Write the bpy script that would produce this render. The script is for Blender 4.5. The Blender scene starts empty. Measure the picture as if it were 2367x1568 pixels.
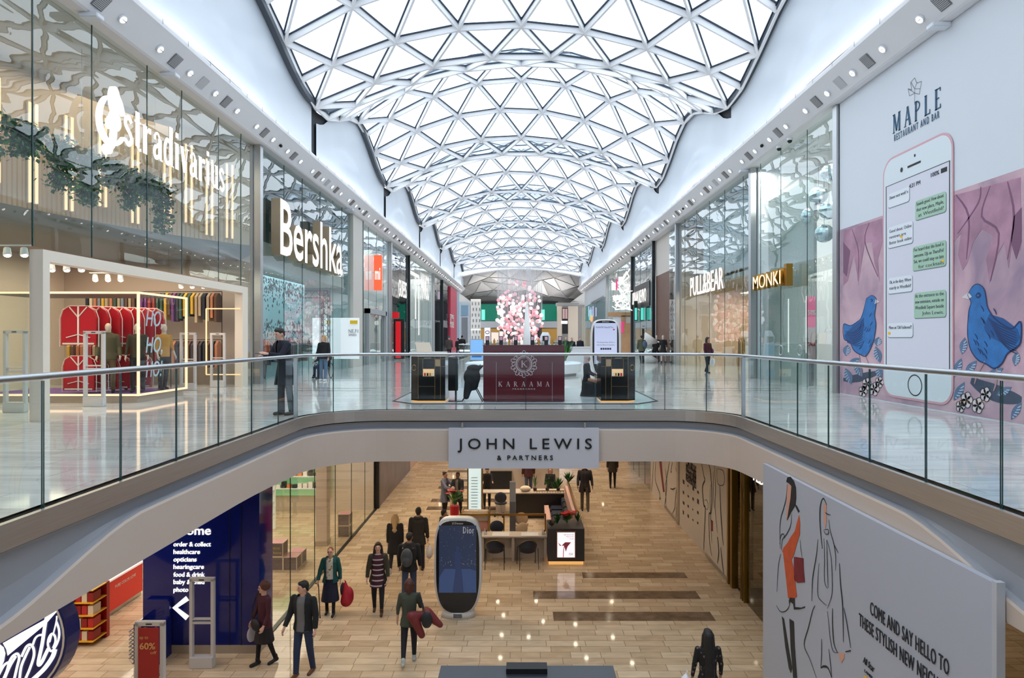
import bpy, bmesh, math, random
from mathutils import Vector, Matrix
R = random.Random(7)
PI = math.pi
SC = bpy.context.scene
COL = SC.collection
# ------------------------------------------------------------------ camera
F = 1480.0                      # focal length in pixels of the 2367 px wide frame
EYE = 1.6
cam_d = bpy.data.cameras.new('camera'); cam = bpy.data.objects.new('camera', cam_d); COL.objects.link(cam)
cam_d.sensor_width = 36.0; cam_d.lens = 36.0 * F / 2367.0
cam_d.shift_x = -21.5 / 2367.0; cam_d.shift_y = -2.0 / 2367.0
cam_d.clip_start = 0.05; cam_d.clip_end = 600
cam.location = (0, 0, EYE); cam.rotation_euler = (PI / 2, 0, 0)
SC.camera = cam
# ------------------------------------------------------------------ light
SC.view_settings.view_transform = 'Standard'; SC.view_settings.look = 'None'
SC.view_settings.gamma = 1.0; SC.view_settings.use_curve_mapping = False
SC.view_settings.exposure = 0.0
SC.cycles.max_bounces = 7; SC.cycles.diffuse_bounces = 3; SC.cycles.glossy_bounces = 3
SC.cycles.transmission_bounces = 3; SC.cycles.transparent_max_bounces = 14
SC.cycles.sample_clamp_indirect = 4.0
SC.cycles.caustics_reflective = False; SC.cycles.caustics_refractive = False
world = bpy.data.worlds.new('overcast'); SC.world = world; world.use_nodes = True
wn = world.node_tree.nodes; wl = world.node_tree.links
bg = wn['Background']; bg.inputs['Strength'].default_value = 2.95
tc = wn.new('ShaderNodeTexCoord'); nz = wn.new('ShaderNodeTexNoise'); nz.inputs['Scale'].default_value = 2.5
cr = wn.new('ShaderNodeValToRGB'); cr.color_ramp.elements[0].color = (.88, .94, 1.0, 1); cr.color_ramp.elements[1].color = (.97, .985, 1.0, 1)
wl.new(tc.outputs['Generated'], nz.inputs['Vector']); wl.new(nz.outputs['Fac'], cr.inputs['Fac']); wl.new(cr.outputs['Color'], bg.inputs['Color'])

def light(kind, loc, power, color=(1, .86, .7), rot=(0, 0, 0), size=.1, sy=None, angle=2.4, blend=.8, name='lamp'):
    d = bpy.data.lights.new(name, kind); d.energy = power; d.color = color
    if kind == 'AREA':
        d.size = size
        if sy: d.shape = 'RECTANGLE'; d.size_y = sy
    else: d.shadow_soft_size = size
    if kind == 'SPOT': d.spot_size = angle; d.spot_blend = blend
    o = bpy.data.objects.new(name, d); COL.objects.link(o); o.location = loc; o.rotation_euler = rot
    return o
# broad area lights added to brighten the shops, in place of their ceiling lamps
WARM = (1, .80, .58); NEUT = (1, .93, .84); COOL = (.86, .94, 1)
light('AREA', (-12.8, 17, 4.15), 440, WARM, size=4, sy=9, name='shop_fill_light')
light('AREA', (-11.2, 15, 8.2), 90, WARM, size=1.6, sy=10, name='shop_fill_light')
light('AREA', (-12.0, 28.6, 4.2), 420, COOL, size=5, sy=9, name='shop_fill_light')
light('AREA', (-12.5, 45, 7.8), 500, NEUT, size=4, sy=12, name='shop_fill_light')
light('AREA', (-12.5, 65, 7.8), 700, NEUT, size=4, sy=20, name='shop_fill_light')
light('AREA', (9.52, 23, 8.2), 150, NEUT, size=.3, sy=4.6, name='shop_fill_light')  # strip added between glass and wall to brighten the glitter
light('AREA', (11.8, 20.4, 8.2), 450, NEUT, size=3, sy=2.4, name='shop_fill_light')
light('AREA', (13, 31.8, 4.4), 520, WARM, size=5, sy=9, name='shop_fill_light')
light('AREA', (12.5, 46, 7.8), 420, NEUT, size=4, sy=10, name='shop_fill_light')
light('AREA', (12.5, 62, 7.8), 560, NEUT, size=4, sy=12, name='shop_fill_light')
light('AREA', (-10.5, 11, -1.2), 240, (1, .9, .8), size=5, sy=6, name='shop_fill_light')
light('AREA', (-9.5, 20, -1.2), 420, (1, .88, .72), size=5, sy=8, name='shop_fill_light')
light('AREA', (8.3, 15.5, -1.2), 60, WARM, size=3, sy=4, name='shop_fill_light')
light('AREA', (0, 110, 6.5), 1500, NEUT, rot=(PI, 0, 0), size=12, sy=22, name='hall_fill_light')  # added upward fill, brightens the dark folded hall roof
for s_ in (-1, 1): light('AREA', (s_ * 8.2, 42, 9.12), 240, (.95, .97, 1), rot=(PI, s_ * .35, 0), size=.3, sy=100, name='roof_fill_light')  # unseen strips added on the bulkheads to brighten ribs and gables

# ------------------------------------------------------------------ materials
def lin(c):
    c = c / 255.0
    return c / 12.92 if c <= .04045 else ((c + .055) / 1.055) ** 2.4
def rgb(c): return (lin(c[0]), lin(c[1]), lin(c[2]), 1)
MATS = {}
def mat(name, c=(200, 200, 200), rough=.5, metal=0., emit=None, es=0., spec=.5, coat=0., noise=0., nscale=6., bump=0., bscale=40., stretch=None):
    if name in MATS: return MATS[name]
    m = bpy.data.materials.new(name); m.use_nodes = True; MATS[name] = m
    n = m.node_tree.nodes; l = m.node_tree.links; b = n['Principled BSDF']
    b.inputs['Base Color'].default_value = rgb(c); b.inputs['Roughness'].default_value = rough; b.inputs['Metallic'].default_value = metal
    b.inputs['Specular IOR Level'].default_value = spec; b.inputs['Coat Weight'].default_value = coat
    if emit: b.inputs['Emission Color'].default_value = rgb(emit); b.inputs['Emission Strength'].default_value = es
    if noise or bump:
        t = n.new('ShaderNodeTexCoord'); mp = n.new('ShaderNodeMapping'); l.new(t.outputs['Object'], mp.inputs['Vector'])
        if stretch: mp.inputs['Scale'].default_value = stretch
    if noise:
        z = n.new('ShaderNodeTexNoise'); z.inputs['Scale'].default_value = nscale; z.inputs['Detail'].default_value = 5
        l.new(mp.outputs['Vector'], z.inputs['Vector'])
        r = n.new('ShaderNodeValToRGB'); a = rgb(c)
        r.color_ramp.elements[0].position = .3; r.color_ramp.elements[1].position = .7
        r.color_ramp.elements[0].color = tuple(x * (1 - noise) for x in a[:3]) + (1,)
        r.color_ramp.elements[1].color = tuple(min(1, x * (1 + noise)) for x in a[:3]) + (1,)
        l.new(z.outputs['Fac'], r.inputs['Fac']); l.new(r.outputs['Color'], b.inputs['Base Color'])
    if bump:
        z = n.new('ShaderNodeTexNoise'); z.inputs['Scale'].default_value = bscale; l.new(mp.outputs['Vector'], z.inputs['Vector'])
        bp = n.new('ShaderNodeBump'); bp.inputs['Strength'].default_value = bump; bp.inputs['Distance'].default_value = .02
        l.new(z.outputs['Fac'], bp.inputs['Height']); l.new(bp.outputs['Normal'], b.inputs['Normal'])
    return m
def glow(name, c, s): return mat(name, tuple(int(x * .55) for x in c), .6, emit=c, es=s)
def glassmat(name, tint=(235, 245, 243), refl=1.0, wav=0.0, wscale=(1, 1, 1), base=0.03, rough=0.0, haze=0.0, hazec=(220, 228, 230), expo=3.2):
    if name in MATS: return MATS[name]
    m = bpy.data.materials.new(name); m.use_nodes = True; MATS[name] = m
    n = m.node_tree.nodes; l = m.node_tree.links; n.remove(n['Principled BSDF']); out = n['Material Output']
    tr = n.new('ShaderNodeBsdfTransparent'); tr.inputs['Color'].default_value = rgb(tint)
    gl = n.new('ShaderNodeBsdfGlossy'); gl.inputs['Roughness'].default_value = rough; gl.inputs['Color'].default_value = (.95, .98, 1, 1)
    ge = n.new('ShaderNodeNewGeometry'); dt = n.new('ShaderNodeVectorMath'); dt.operation = 'DOT_PRODUCT'
    l.new(ge.outputs['Normal'], dt.inputs[0]); l.new(ge.outputs['Incoming'], dt.inputs[1])
    ab = n.new('ShaderNodeMath'); ab.operation = 'ABSOLUTE'; l.new(dt.outputs['Value'], ab.inputs[0])
    om = n.new('ShaderNodeMath'); om.operation = 'SUBTRACT'; om.inputs[0].default_value = 1.0; l.new(ab.outputs[0], om.inputs[1])
    pw = n.new('ShaderNodeMath'); pw.operation = 'POWER'; pw.inputs[1].default_value = expo; l.new(om.outputs[0], pw.inputs[0])
    mr = n.new('ShaderNodeMapRange'); mr.inputs['To Min'].default_value = base; mr.inputs['To Max'].default_value = refl
    l.new(pw.outputs[0], mr.inputs['Value'])
    mx = n.new('ShaderNodeMixShader'); l.new(mr.outputs['Result'], mx.inputs['Fac']); l.new(tr.outputs[0], mx.inputs[1]); l.new(gl.outputs[0], mx.inputs[2])
    if wav:
        t = n.new('ShaderNodeTexCoord'); mp = n.new('ShaderNodeMapping'); mp.inputs['Scale'].default_value = wscale
        z = n.new('ShaderNodeTexNoise'); z.inputs['Scale'].default_value = 1.0; z.inputs['Detail'].default_value = 1
        bp = n.new('ShaderNodeBump'); bp.inputs['Strength'].default_value = wav; bp.inputs['Distance'].default_value = .1
        l.new(t.outputs['Object'], mp.inputs['Vector']); l.new(mp.outputs['Vector'], z.inputs['Vector'])
        l.new(z.outputs['Fac'], bp.inputs['Height']); l.new(bp.outputs['Normal'], gl.inputs['Normal'])
    if haze:
        df = n.new('ShaderNodeBsdfDiffuse'); df.inputs['Color'].default_value = rgb(hazec)
        m2 = n.new('ShaderNodeMixShader'); m2.inputs['Fac'].default_value = haze
        l.new(mx.outputs[0], m2.inputs[1]); l.new(df.outputs[0], m2.inputs[2]); l.new(m2.outputs[0], out.inputs['Surface'])
    else: l.new(mx.outputs[0], out.inputs['Surface'])
    return m
def tilemat(name, c1, c2, mortar, bw, rh, msize, rough, grain=.25, gs=(1.2, 9, 1), swap=False, rmin=None):
    m = bpy.data.materials.new(name); m.use_nodes = True; MATS[name] = m
    n = m.node_tree.nodes; l = m.node_tree.links; b = n['Principled BSDF']
    t = n.new('ShaderNodeTexCoord'); mp = n.new('ShaderNodeMapping'); l.new(t.outputs['Object'], mp.inputs['Vector'])
    if swap: mp.inputs['Rotation'].default_value = (0, 0, PI / 2)
    br = n.new('ShaderNodeTexBrick'); l.new(mp.outputs['Vector'], br.inputs['Vector'])
    br.inputs['Scale'].default_value = 1; br.inputs['Brick Width'].default_value = bw; br.inputs['Row Height'].default_value = rh
    br.inputs['Mortar Size'].default_value = msize; br.inputs['Mortar Smooth'].default_value = .1
    br.inputs['Color1'].default_value = rgb(c1); br.inputs['Color2'].default_value = rgb(c2); br.inputs['Mortar'].default_value = rgb(mortar)
    br.inputs['Bias'].default_value = -.1; br.offset = .37; br.squash = 1.35; br.squash_frequency = 3
    m2 = n.new('ShaderNodeMapping'); m2.inputs['Scale'].default_value = gs; l.new(t.outputs['Object'], m2.inputs['Vector'])
    z = n.new('ShaderNodeTexNoise'); z.inputs['Scale'].default_value = 1; z.inputs['Detail'].default_value = 6; z.inputs['Distortion'].default_value = .6
    l.new(m2.outputs['Vector'], z.inputs['Vector'])
    mr = n.new('ShaderNodeMapRange'); mr.inputs['From Min'].default_value = .3; mr.inputs['From Max'].default_value = .7
    mr.inputs['To Min'].default_value = 1 - grain; mr.inputs['To Max'].default_value = 1 + grain * .45; l.new(z.outputs['Fac'], mr.inputs['Value'])
    mx = n.new('ShaderNodeVectorMath'); mx.operation = 'SCALE'; l.new(br.outputs['Color'], mx.inputs[0]); l.new(mr.outputs['Result'], mx.inputs['Scale'])
    l.new(mx.outputs['Vector'], b.inputs['Base Color']); b.inputs['Roughness'].default_value = rough
    b.inputs['Specular IOR Level'].default_value = .6
    return m

# ------------------------------------------------------------------ mesh building
class Mb:
    def __init__(s): s.v = []; s.f = []; s.mi = []; s.k = 0
    def add(s, vs, fs):
        o = len(s.v); s.v += [tuple(v) for v in vs]
        for f in fs: s.f.append(tuple(i + o for i in f)); s.mi.append(s.k)
        return s
    def box(s, x0, x1, y0, y1, z0, z1):
        v = [(x, y, z) for z in (z0, z1) for y in (y0, y1) for x in (x0, x1)]
        return s.add(v, [(0, 2, 3, 1), (4, 5, 7, 6), (0, 1, 5, 4), (2, 6, 7, 3), (0, 4, 6, 2), (1, 3, 7, 5)])
    def beam(s, p, q, w, h, up=(0, 0, 1), dz=0.0):
        p = Vector(p); q = Vector(q); d = (q - p)
        if d.length < 1e-5: return s
        d.normalize(); up = Vector(up); a = d.cross(up)
        if a.length < 1e-4: a = d.cross(Vector((0, 1, 0)))
        a.normalize(); u = a.cross(d)
        vs = []
        for c in (p, q):
            for i, j in ((-1, -1), (1, -1), (1, 1), (-1, 1)): vs.append(c + a * (i * w / 2) + u * (j * h / 2 + dz))
        return s.add(vs, [(0, 1, 2, 3), (7, 6, 5, 4), (0, 4, 5, 1), (1, 5, 6, 2), (2, 6, 7, 3), (3, 7, 4, 0)])
    def ring(s, c, a, b, n): return [Vector(c) + a * math.cos(2 * PI * i / n) + b * math.sin(2 * PI * i / n) for i in range(n)]
    def cone(s, p, q, r0, r1, n=10, round_=False):
        p = Vector(p); q = Vector(q); d = q - p
        if d.length < 1e-6: return s
        d.normalize(); a = d.cross(Vector((0, 0, 1)))
        if a.length < 1e-3: a = Vector((1, 0, 0))
        a.normalize(); b = d.cross(a)
        rings = []
        if round_:
            for t in (-.97, -.7, -.35): rings.append((p + d * (t * r0), r0 * math.sqrt(1 - t * t)))
        rings += [(p, r0), (q, r1)]
        if round_:
            for t in (.35, .7, .97): rings.append((q + d * (t * r1), r1 * math.sqrt(1 - t * t)))
        vs = []; fs = []
        for c, r in rings: vs += s.ring(c, a * r, b * r, n)
        m = len(rings)
        for k in range(m - 1):
            for i in range(n):
                j = (i + 1) % n; fs.append((k * n + i, k * n + j, (k + 1) * n + j, (k + 1) * n + i))
        fs.append(tuple(range(n - 1, -1, -1))); fs.append(tuple((m - 1) * n + i for i in range(n)))
        return s.add(vs, fs)
    def tube(s, pts, r, n=8, closed=False):
        pts = [Vector(p) for p in pts]; m = len(pts); vs = []; fs = []; pa = None
        for i, p in enumerate(pts):
            if closed: d = pts[(i + 1) % m] - pts[i - 1]
            else: d = pts[min(i + 1, m - 1)] - pts[max(i - 1, 0)]
            d.normalize()
            a = d.cross(Vector((0, 0, 1))) if pa is None else pa - d * pa.dot(d)
            if a.length < 1e-3: a = d.cross(Vector((0, 1, 0)))
            a.normalize(); pa = a; b = d.cross(a); rr = r[i] if isinstance(r, (list, tuple)) else r
            vs += s.ring(p, a * rr, b * rr, n)
        for k in range(m if closed else m - 1):
            for i in range(n):
                j = (i + 1) % n; k2 = (k + 1) % m; fs.append((k * n + i, k * n + j, k2 * n + j, k2 * n + i))
        if not closed: fs.append(tuple(range(n - 1, -1, -1))); fs.append(tuple((m - 1) * n + i for i in range(n)))
        return s.add(vs, fs)
    def ell(s, c, rx, ry, rz, n=12, m=8, rot=None):
        vs = []; fs = []; c = Vector(c)
        def P(x, y, z):
            p = Vector((x, y, z))
            return c + (rot @ p if rot else p)
        vs.append(P(0, 0, -rz))
        for j in range(1, m):
            t = PI * j / m
            for i in range(n):
                a = 2 * PI * i / n; vs.append(P(rx * math.sin(t) * math.cos(a), ry * math.sin(t) * math.sin(a), -rz * math.cos(t)))
        vs.append(P(0, 0, rz)); L = len(vs) - 1
        for i in range(n):
            j = (i + 1) % n; fs.append((0, 1 + j, 1 + i)); fs.append((L, L - n + i, L - n + j))
            for k in range(m - 2): a = 1 + k * n; fs.append((a + i, a + j, a + n + j, a + n + i))
        return s.add(vs, fs)
    def loft(s, rings):            # rings: (cx, cy, z, rx, ry)
        n = 16; vs = []; fs = []
        for (cx, cy, z, rx, ry) in rings:
            for i in range(n):
                a = 2 * PI * i / n; vs.append((cx + rx * math.cos(a), cy + ry * math.sin(a), z))
        m = len(rings)
        for k in range(m - 1):
            for i in range(n):
                j = (i + 1) % n; fs.append((k * n + i, k * n + j, (k + 1) * n + j, (k + 1) * n + i))
        fs.append(tuple(range(n - 1, -1, -1))); fs.append(tuple((m - 1) * n + i for i in range(n)))
        return s.add(vs, fs)
    def quad(s, a, b, c, d): return s.add([a, b, c, d], [(0, 1, 2, 3)])
    def prism(s, pts, off):        # closed polygon pts, extruded by the vector off
        pts = [Vector(p) for p in pts]; off = Vector(off); n = len(pts)
        vs = pts + [p + off for p in pts]
        fs = [tuple(range(n)), tuple(range(2 * n - 1, n - 1, -1))] + [(i, i + n, (i + 1) % n + n, (i + 1) % n) for i in range(n)]
        return s.add(vs, fs)
    def mesh(s, name):
        me = bpy.data.meshes.new(name); me.from_pydata(s.v, [], s.f); me.update(); return me
    def build(s, name, m, parent=None, smooth=False, bevel=0, recalc=True):
        me = s.mesh(name)
        if recalc:
            bm = bmesh.new(); bm.from_mesh(me); bmesh.ops.recalc_face_normals(bm, faces=bm.faces)
            if bevel: bmesh.ops.bevel(bm, geom=bm.edges[:] , offset=bevel, segments=2, affect='EDGES')
            bm.to_mesh(me); bm.free()
        ms = m if isinstance(m, (list, tuple)) else [m]
        for x in ms: me.materials.append(x)
        if len(ms) > 1 and not bevel:
            for p, k in zip(me.polygons, s.mi): p.material_index = k
        if smooth:
            for p in me.polygons: p.use_smooth = True
        return link(me, name, parent)
def acc(o):
    v = Vector((0, 0, 0))
    while o is not None: v += o.location; o = o.parent
    return v
def link(me, name, parent=None):
    o = bpy.data.objects.new(name, me); COL.objects.link(o)
    if parent is not None:
        d = acc(parent)
        if d.length > 0: me.transform(Matrix.Translation(-d))
        o.parent = parent
    return o
def tag(o, label=None, cat=None, group=None, kind=None):
    if label: o['label'] = label
    if cat: o['category'] = cat
    if group: o['group'] = group
    if kind: o['kind'] = kind
    return o
def st(o): o['kind'] = 'structure'; return o
def T(name, label, cat, loc=(0, 0, 0), group=None):
    o = bpy.data.objects.new(name, None); COL.objects.link(o); o.location = loc; o.empty_display_size = .2
    return tag(o, label, cat, group)
def copy_tree(o, parent=None):
    c = o.copy(); COL.objects.link(c); c.parent = parent
    for ch in list(o.children): copy_tree(ch, c)
    return c
def put(root, loc, rz=0, label=None, group=None, scale=None):
    c = copy_tree(root); c.location = loc; c.rotation_euler = (0, 0, rz)
    if label: c['label'] = label
    if group: c['group'] = group
    if scale: c.scale = (scale,) * 3
    return c
def B(name, m, parent, *a, bevel=0): return Mb().box(*a).build(name, m, parent, bevel=bevel)
def from_eval(o, name, parent, mats, smooth=True):
    dg = bpy.context.evaluated_depsgraph_get(); me = bpy.data.meshes.new_from_object(o.evaluated_get(dg))
    old = o.data; bpy.data.objects.remove(o)
    me.name = name; me.materials.clear()
    for x in mats: me.materials.append(x)
    for p in me.polygons: p.use_smooth = smooth
    return me
def blob(mb, name, m, parent, voxel=.012, smooth=3, cut=None, solid=0):
    me = mb.mesh(name); o = bpy.data.objects.new('tmp', me); COL.objects.link(o)
    r = o.modifiers.new('r', 'REMESH'); r.mode = 'VOXEL'; r.voxel_size = voxel
    s = o.modifiers.new('s', 'SMOOTH'); s.iterations = smooth; s.factor = .6
    me = from_eval(o, name, parent, [m])
    if cut:
        bm = bmesh.new(); bm.from_mesh(me)
        bmesh.ops.delete(bm, geom=[f for f in bm.faces if cut(f.calc_center_median())], context='FACES')
        bm.to_mesh(me); bm.free()
    return link(me, name, parent)

# ------------------------------------------------------------------ planes for signs, art and lettering
class Pl:
    """a vertical plane; a runs along the reading direction, b is height, c stands out of the plane"""
    def __init__(s, kind, val): s.kind = kind; s.val = val
    def ab(s, u, v):
        if s.kind == 'Y': Y = s.val; a = (u - 1205) * Y / F
        else:
            Y = s.val * F / (u - 1205); a = Y if s.kind == 'L' else -Y
        return (a, EYE - (v - 782) * Y / F)
    def w(s, a, b, c=0):
        if s.kind == 'Y': return Vector((a, s.val - c, b))
        if s.kind == 'L': return Vector((s.val + c, a, b))
        return Vector((s.val - c, -a, b))
    def mtx(s, a, b, c):
        x = {'Y': (1, 0, 0), 'L': (0, 1, 0), 'R': (0, -1, 0)}[s.kind]; z = {'Y': (0, -1, 0), 'L': (1, 0, 0), 'R': (-1, 0, 0)}[s.kind]
        M = Matrix((x, (0, 0, 1), z)).transposed().to_4x4(); M.translation = s.w(a, b, c); return M
    def poly(s, mb, pts, c=.01, t=.006, px=True):
        P = [s.ab(*p) if px else p for p in pts]
        return mb.prism([s.w(a, b, c - t) for a, b in P], s.w(0, 0, t) - s.w(0, 0, 0))
    def line(s, mb, pts, wd, c=.012, t=.005, px=True, taper=False):
        P = [Vector(s.ab(*p)) if px else Vector(p) for p in pts]; n = len(P); L = []; Rr = []
        for i, p in enumerate(P):
            d = P[min(i + 1, n - 1)] - P[max(i - 1, 0)]
            if d.length < 1e-9: d = Vector((1, 0))
            d.normalize(); q = Vector((-d.y, d.x)); w = wd
            if taper: w = wd * (.25 + .75 * math.sin(PI * (i + .5) / n))
            L.append(p + q * w / 2); Rr.append(p - q * w / 2)
        vs = [s.w(x.x, x.y, c) for x in L] + [s.w(x.x, x.y, c) for x in Rr] + [s.w(x.x, x.y, c - t) for x in L] + [s.w(x.x, x.y, c - t) for x in Rr]
        fs = []
        for i in range(n - 1):
            fs += [(i, i + 1, n + i + 1, n + i), (2 * n + i, 3 * n + i, 3 * n + i + 1, 2 * n + i + 1), (i, 2 * n + i, 2 * n + i + 1, i + 1), (n + i, n + i + 1, 3 * n + i + 1, 3 * n + i)]
        fs += [(0, n, 3 * n, 2 * n), (n - 1, 3 * n - 1, 4 * n - 1, 2 * n - 1)]
        return mb.add(vs, fs)
def curve(pts, n=6):               # Catmull-Rom through 2-D points
    P = [Vector(p) for p in pts]; out = []
    for i in range(len(P) - 1):
        p0 = P[max(i - 1, 0)]; p1 = P[i]; p2 = P[i + 1]; p3 = P[min(i + 2, len(P) - 1)]
        for k in range(n):
            t = k / n; out.append(.5 * ((2 * p1) + (p2 - p0) * t + (2 * p0 - 5 * p1 + 4 * p2 - p3) * t * t + (3 * p1 - p0 - 3 * p2 + p3) * t ** 3))
    out.append(P[-1]); return [tuple(x) for x in out]
def text_mesh(body, cap, width=None, ext=.01, bold=0., sp=1.0, shear=0):
    cu = bpy.data.curves.new('t', 'FONT'); cu.body = body; cu.size = 1; cu.extrude = .01; cu.offset = bold; cu.space_character = sp; cu.resolution_u = 3
    cu.shear = shear
    o = bpy.data.objects.new('t', cu); COL.objects.link(o)
    dg = bpy.context.evaluated_depsgraph_get(); me = bpy.data.meshes.new_from_object(o.evaluated_get(dg)); bpy.data.objects.remove(o)
    xs = [v.co.x for v in me.vertices]; x0, x1 = min(xs), max(xs)
    k = cap / .729; sx = k if width is None else width / (x1 - x0)
    me.transform(Matrix.Diagonal((sx, k, ext / .01, 1)) @ Matrix.Translation((-x0, 0, 0)))
    return me, (x1 - x0) * sx
def text(pl, body, a, b, cap, m, name='lettering', parent=None, width=None, ext=.01, bold=0., c=.012, sp=1., align='l', shear=0, px=None):
    """px = (u0, v0, u1): baseline start and right end in the photograph, mapped onto the plane"""
    if px: (a, b) = pl.ab(px[0], px[1]); width = pl.ab(px[2], px[1])[0] - a
    me, w = text_mesh(body, cap, width, ext, bold, sp, shear)
    if align == 'c': a -= w / 2
    if align == 'r': a -= w
    me.transform(pl.mtx(a, b, c)); me.name = name; me.materials.clear(); me.materials.append(m)
    return link(me, name, parent)
# serif capitals drawn by hand: thick and thin strokes with foot serifs, unit cap height
SER = {
 'K': (.80, [(.14, 0, .14, 1, .13), (.14, .42, .66, 1, .05), (.30, .56, .68, 0, .13)], [(.14, 0), (.14, 1), (.66, 1), (.68, 0)]),
 'A': (.80, [(.12, 0, .40, 1, .05), (.40, 1, .70, 0, .13), (.2, .34, .58, .34, .05)], [(.12, 0), (.70, 0)]),
 'R': (.78, [(.14, 0, .14, 1, .13), (.34, .5, .66, 0, .13), 'bowl'], [(.14, 0), (.68, 0), (.14, 1)]),
 'P': (.66, [(.14, 0, .14, 1, .13), 'bowl'], [(.14, 0), (.14, 1)]),
 'M': (.98, [(.14, 0, .16, 1, .05), (.18, 1, .49, .08, .13), (.49, .08, .80, 1, .05), (.82, 1, .84, 0, .13)], [(.14, 0), (.84, 0), (.14, 1), (.84, 1)]),
 'L': (.66, [(.14, 0, .14, 1, .13), (.14, .03, .58, .03, .05), (.57, 0, .57, .22, .05)], [(.14, 0), (.14, 1)]),
 'E': (.68, [(.14, 0, .14, 1, .13), (.14, .03, .58, .03, .05), (.14, .97, .56, .97, .05), (.14, .52, .44, .52, .05), (.57, 0, .57, .2, .05), (.55, .82, .55, 1, .05)], [(.14, 0), (.14, 1)]),
 'D': (.82, [(.14, 0, .14, 1, .13), 'dbowl'], [(.14, 0), (.14, 1)]),
 'i': (.32, [(.16, 0, .16, .66, .12), (.16, .82, .16, .94, .12)], [(.16, 0), (.16, .66)]),
 'o': (.62, ['o'], []),
 'r': (.46, [(.16, 0, .16, .66, .12), (.16, .46, .3, .64, .05), (.3, .6, .42, .6, .11)], [(.16, 0)]),
 # heavy lower case letters, unit x-height
 '_s': (.56, [('c', .17, (.46, .80), (.30, .95), (.13, .84), (.15, .64), (.38, .42), (.46, .22), (.30, .05), (.10, .16))], []),
 '_t': (.42, [(.2, .12, .2, 1.32, .24), (.02, .97, .42, .97, .07), ('c', .1, (.2, .14), (.28, .03), (.42, .06))], []),
 '_r': (.58, [(.18, 0, .18, 1, .24), (.26, .72, .42, .96, .07), (.4, .88, .56, .88, .2)], [(.18, 0), (.12, 1)]),
 '_a': (.68, [(.5, .06, .5, .78, .23), ('c', .1, (.5, .74), (.36, .96), (.16, .88)), (.08, .78, .24, .78, .17), ('c', .17, (.46, .56), (.22, .46), (.13, .26), (.22, .07), (.44, .14)), (.5, .05, .68, .03, .07)], []),
 '_d': (.7, [(.52, .04, .52, 1.48, .23), ('c', .17, (.42, .9), (.24, .93), (.12, .7), (.1, .42), (.16, .12), (.32, .06), (.44, .14)), (.4, 1.45, .52, 1.45, .06)], [(.6, 0)]),
 '_i': (.4, [(.2, 0, .2, 1, .24), (.1, 1.3, .3, 1.3, .2)], [(.2, 0), (.14, 1)]),
 '_v': (.62, [(.12, 1, .33, .02, .22), (.33, .02, .54, 1, .07)], [(.12, 1), (.54, 1)]),
 '_u': (.7, [(.16, .16, .16, 1, .23), ('c', .12, (.16, .2), (.28, .05), (.48, .16)), (.54, 0, .54, 1, .23)], [(.1, 1), (.48, 1), (.62, 0)]),
}
def serif(pl, body, a, b, cap, m, name='lettering', parent=None, width=None, gap=.25, c=.012, px=None, low=False):
    if low: body = ['_' + q for q in body]
    if px: (a, b) = pl.ab(px[0], px[1]); width = pl.ab(px[2], px[1])[0] - a
    tot = sum(SER[ch][0] + gap for ch in body) - gap; k = cap if width is None else width / tot
    mb = Mb(); x = 0
    def ln(pts, w): pl.line(mb, [(a + (x + p) * k, b + q * cap) for p, q in pts], w * cap, c, .006, px=False)
    for ch in body:
        wd, strokes, feet = SER[ch]
        for s_ in strokes:
            if s_ == 'bowl': ln([(.14 + .4 * math.sin(PI * t / 10) , .98 - .24 * (1 - math.cos(PI * t / 10)) ) for t in range(11)], .07)
            elif s_ == 'dbowl': ln([(.14 + .56 * math.sin(PI * t / 12) ** .8, .97 - .47 * (1 - math.cos(PI * t / 12))) for t in range(13)], .08)
            elif s_[0] == 'c': ln(curve(s_[2:], 5), s_[1])
            elif s_ == 'o': ln([(.3 + .22 * math.cos(2 * PI * t / 16), .33 + .3 * math.sin(2 * PI * t / 16)) for t in range(17)], .1)
            else: ln([(s_[0], s_[1]), (s_[2], s_[3])], s_[4])
        for fx, fz in feet: ln([(fx - .12, fz + (.02 if fz == 0 else -.02)), (fx + .12, fz + (.02 if fz == 0 else -.02))], .04)
        x += wd + gap
    return mb.build(name, m, parent)
# ================================================================== materials used by the building
M_white = mat('white_plaster', (226, 231, 238), .55, noise=.02, nscale=.7)
M_gable = mat('white_gable_panel', (206, 215, 225), .38, noise=.03, nscale=.5)
M_bulk = mat('bulkhead_white', (228, 228, 231), .5)
M_rib = mat('rib_white', (240, 241, 244), .45)
M_gasket = mat('glazing_gasket', (16, 44, 66), .4)
M_roofglass = glassmat('roof_glass', (240, 248, 255), .3, base=.02)
M_upfloor = tilemat('pale_marble', (222, 219, 216), (206, 203, 201), (168, 166, 164), 1.2, .6, .006, .07, .22, (.9, 6, 1))
M_lowfloor = tilemat('limestone_tile', (220, 198, 168), (192, 166, 134), (146, 122, 96), .62, .25, .006, .055, .16, (2, 7, 1))
M_darkstrip = mat('dark_marble_strip', (112, 92, 74), .12, noise=.35, nscale=5)
M_steel = mat('brushed_steel', (196, 188, 180), .36, .8, noise=.06, nscale=2, stretch=(1, 1, 30))
M_rail = mat('rail_steel', (178, 182, 186), .28, 1.)
M_black = mat('black_gap', (14, 15, 17), .6)
M_cream = mat('cream_fascia', (206, 190, 178), .55, noise=.02, nscale=.5)
M_greyband = mat('grey_band', (152, 154, 160), .5)
M_soffit = mat('soffit_white', (214, 208, 200), .6)
M_glassedge = mat('glass_edge', (22, 62, 62), .2)
M_pane = glassmat('balustrade_glass', (240, 248, 247), .5, base=.03)
M_shop = glassmat('shop_glass', (226, 240, 238), .65, .05, (.35, .35, 2.6), .07)
M_shopdim = glassmat('shop_glass_grey', (190, 208, 212), .75, .09, (.35, .35, 3.0), .13)
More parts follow.
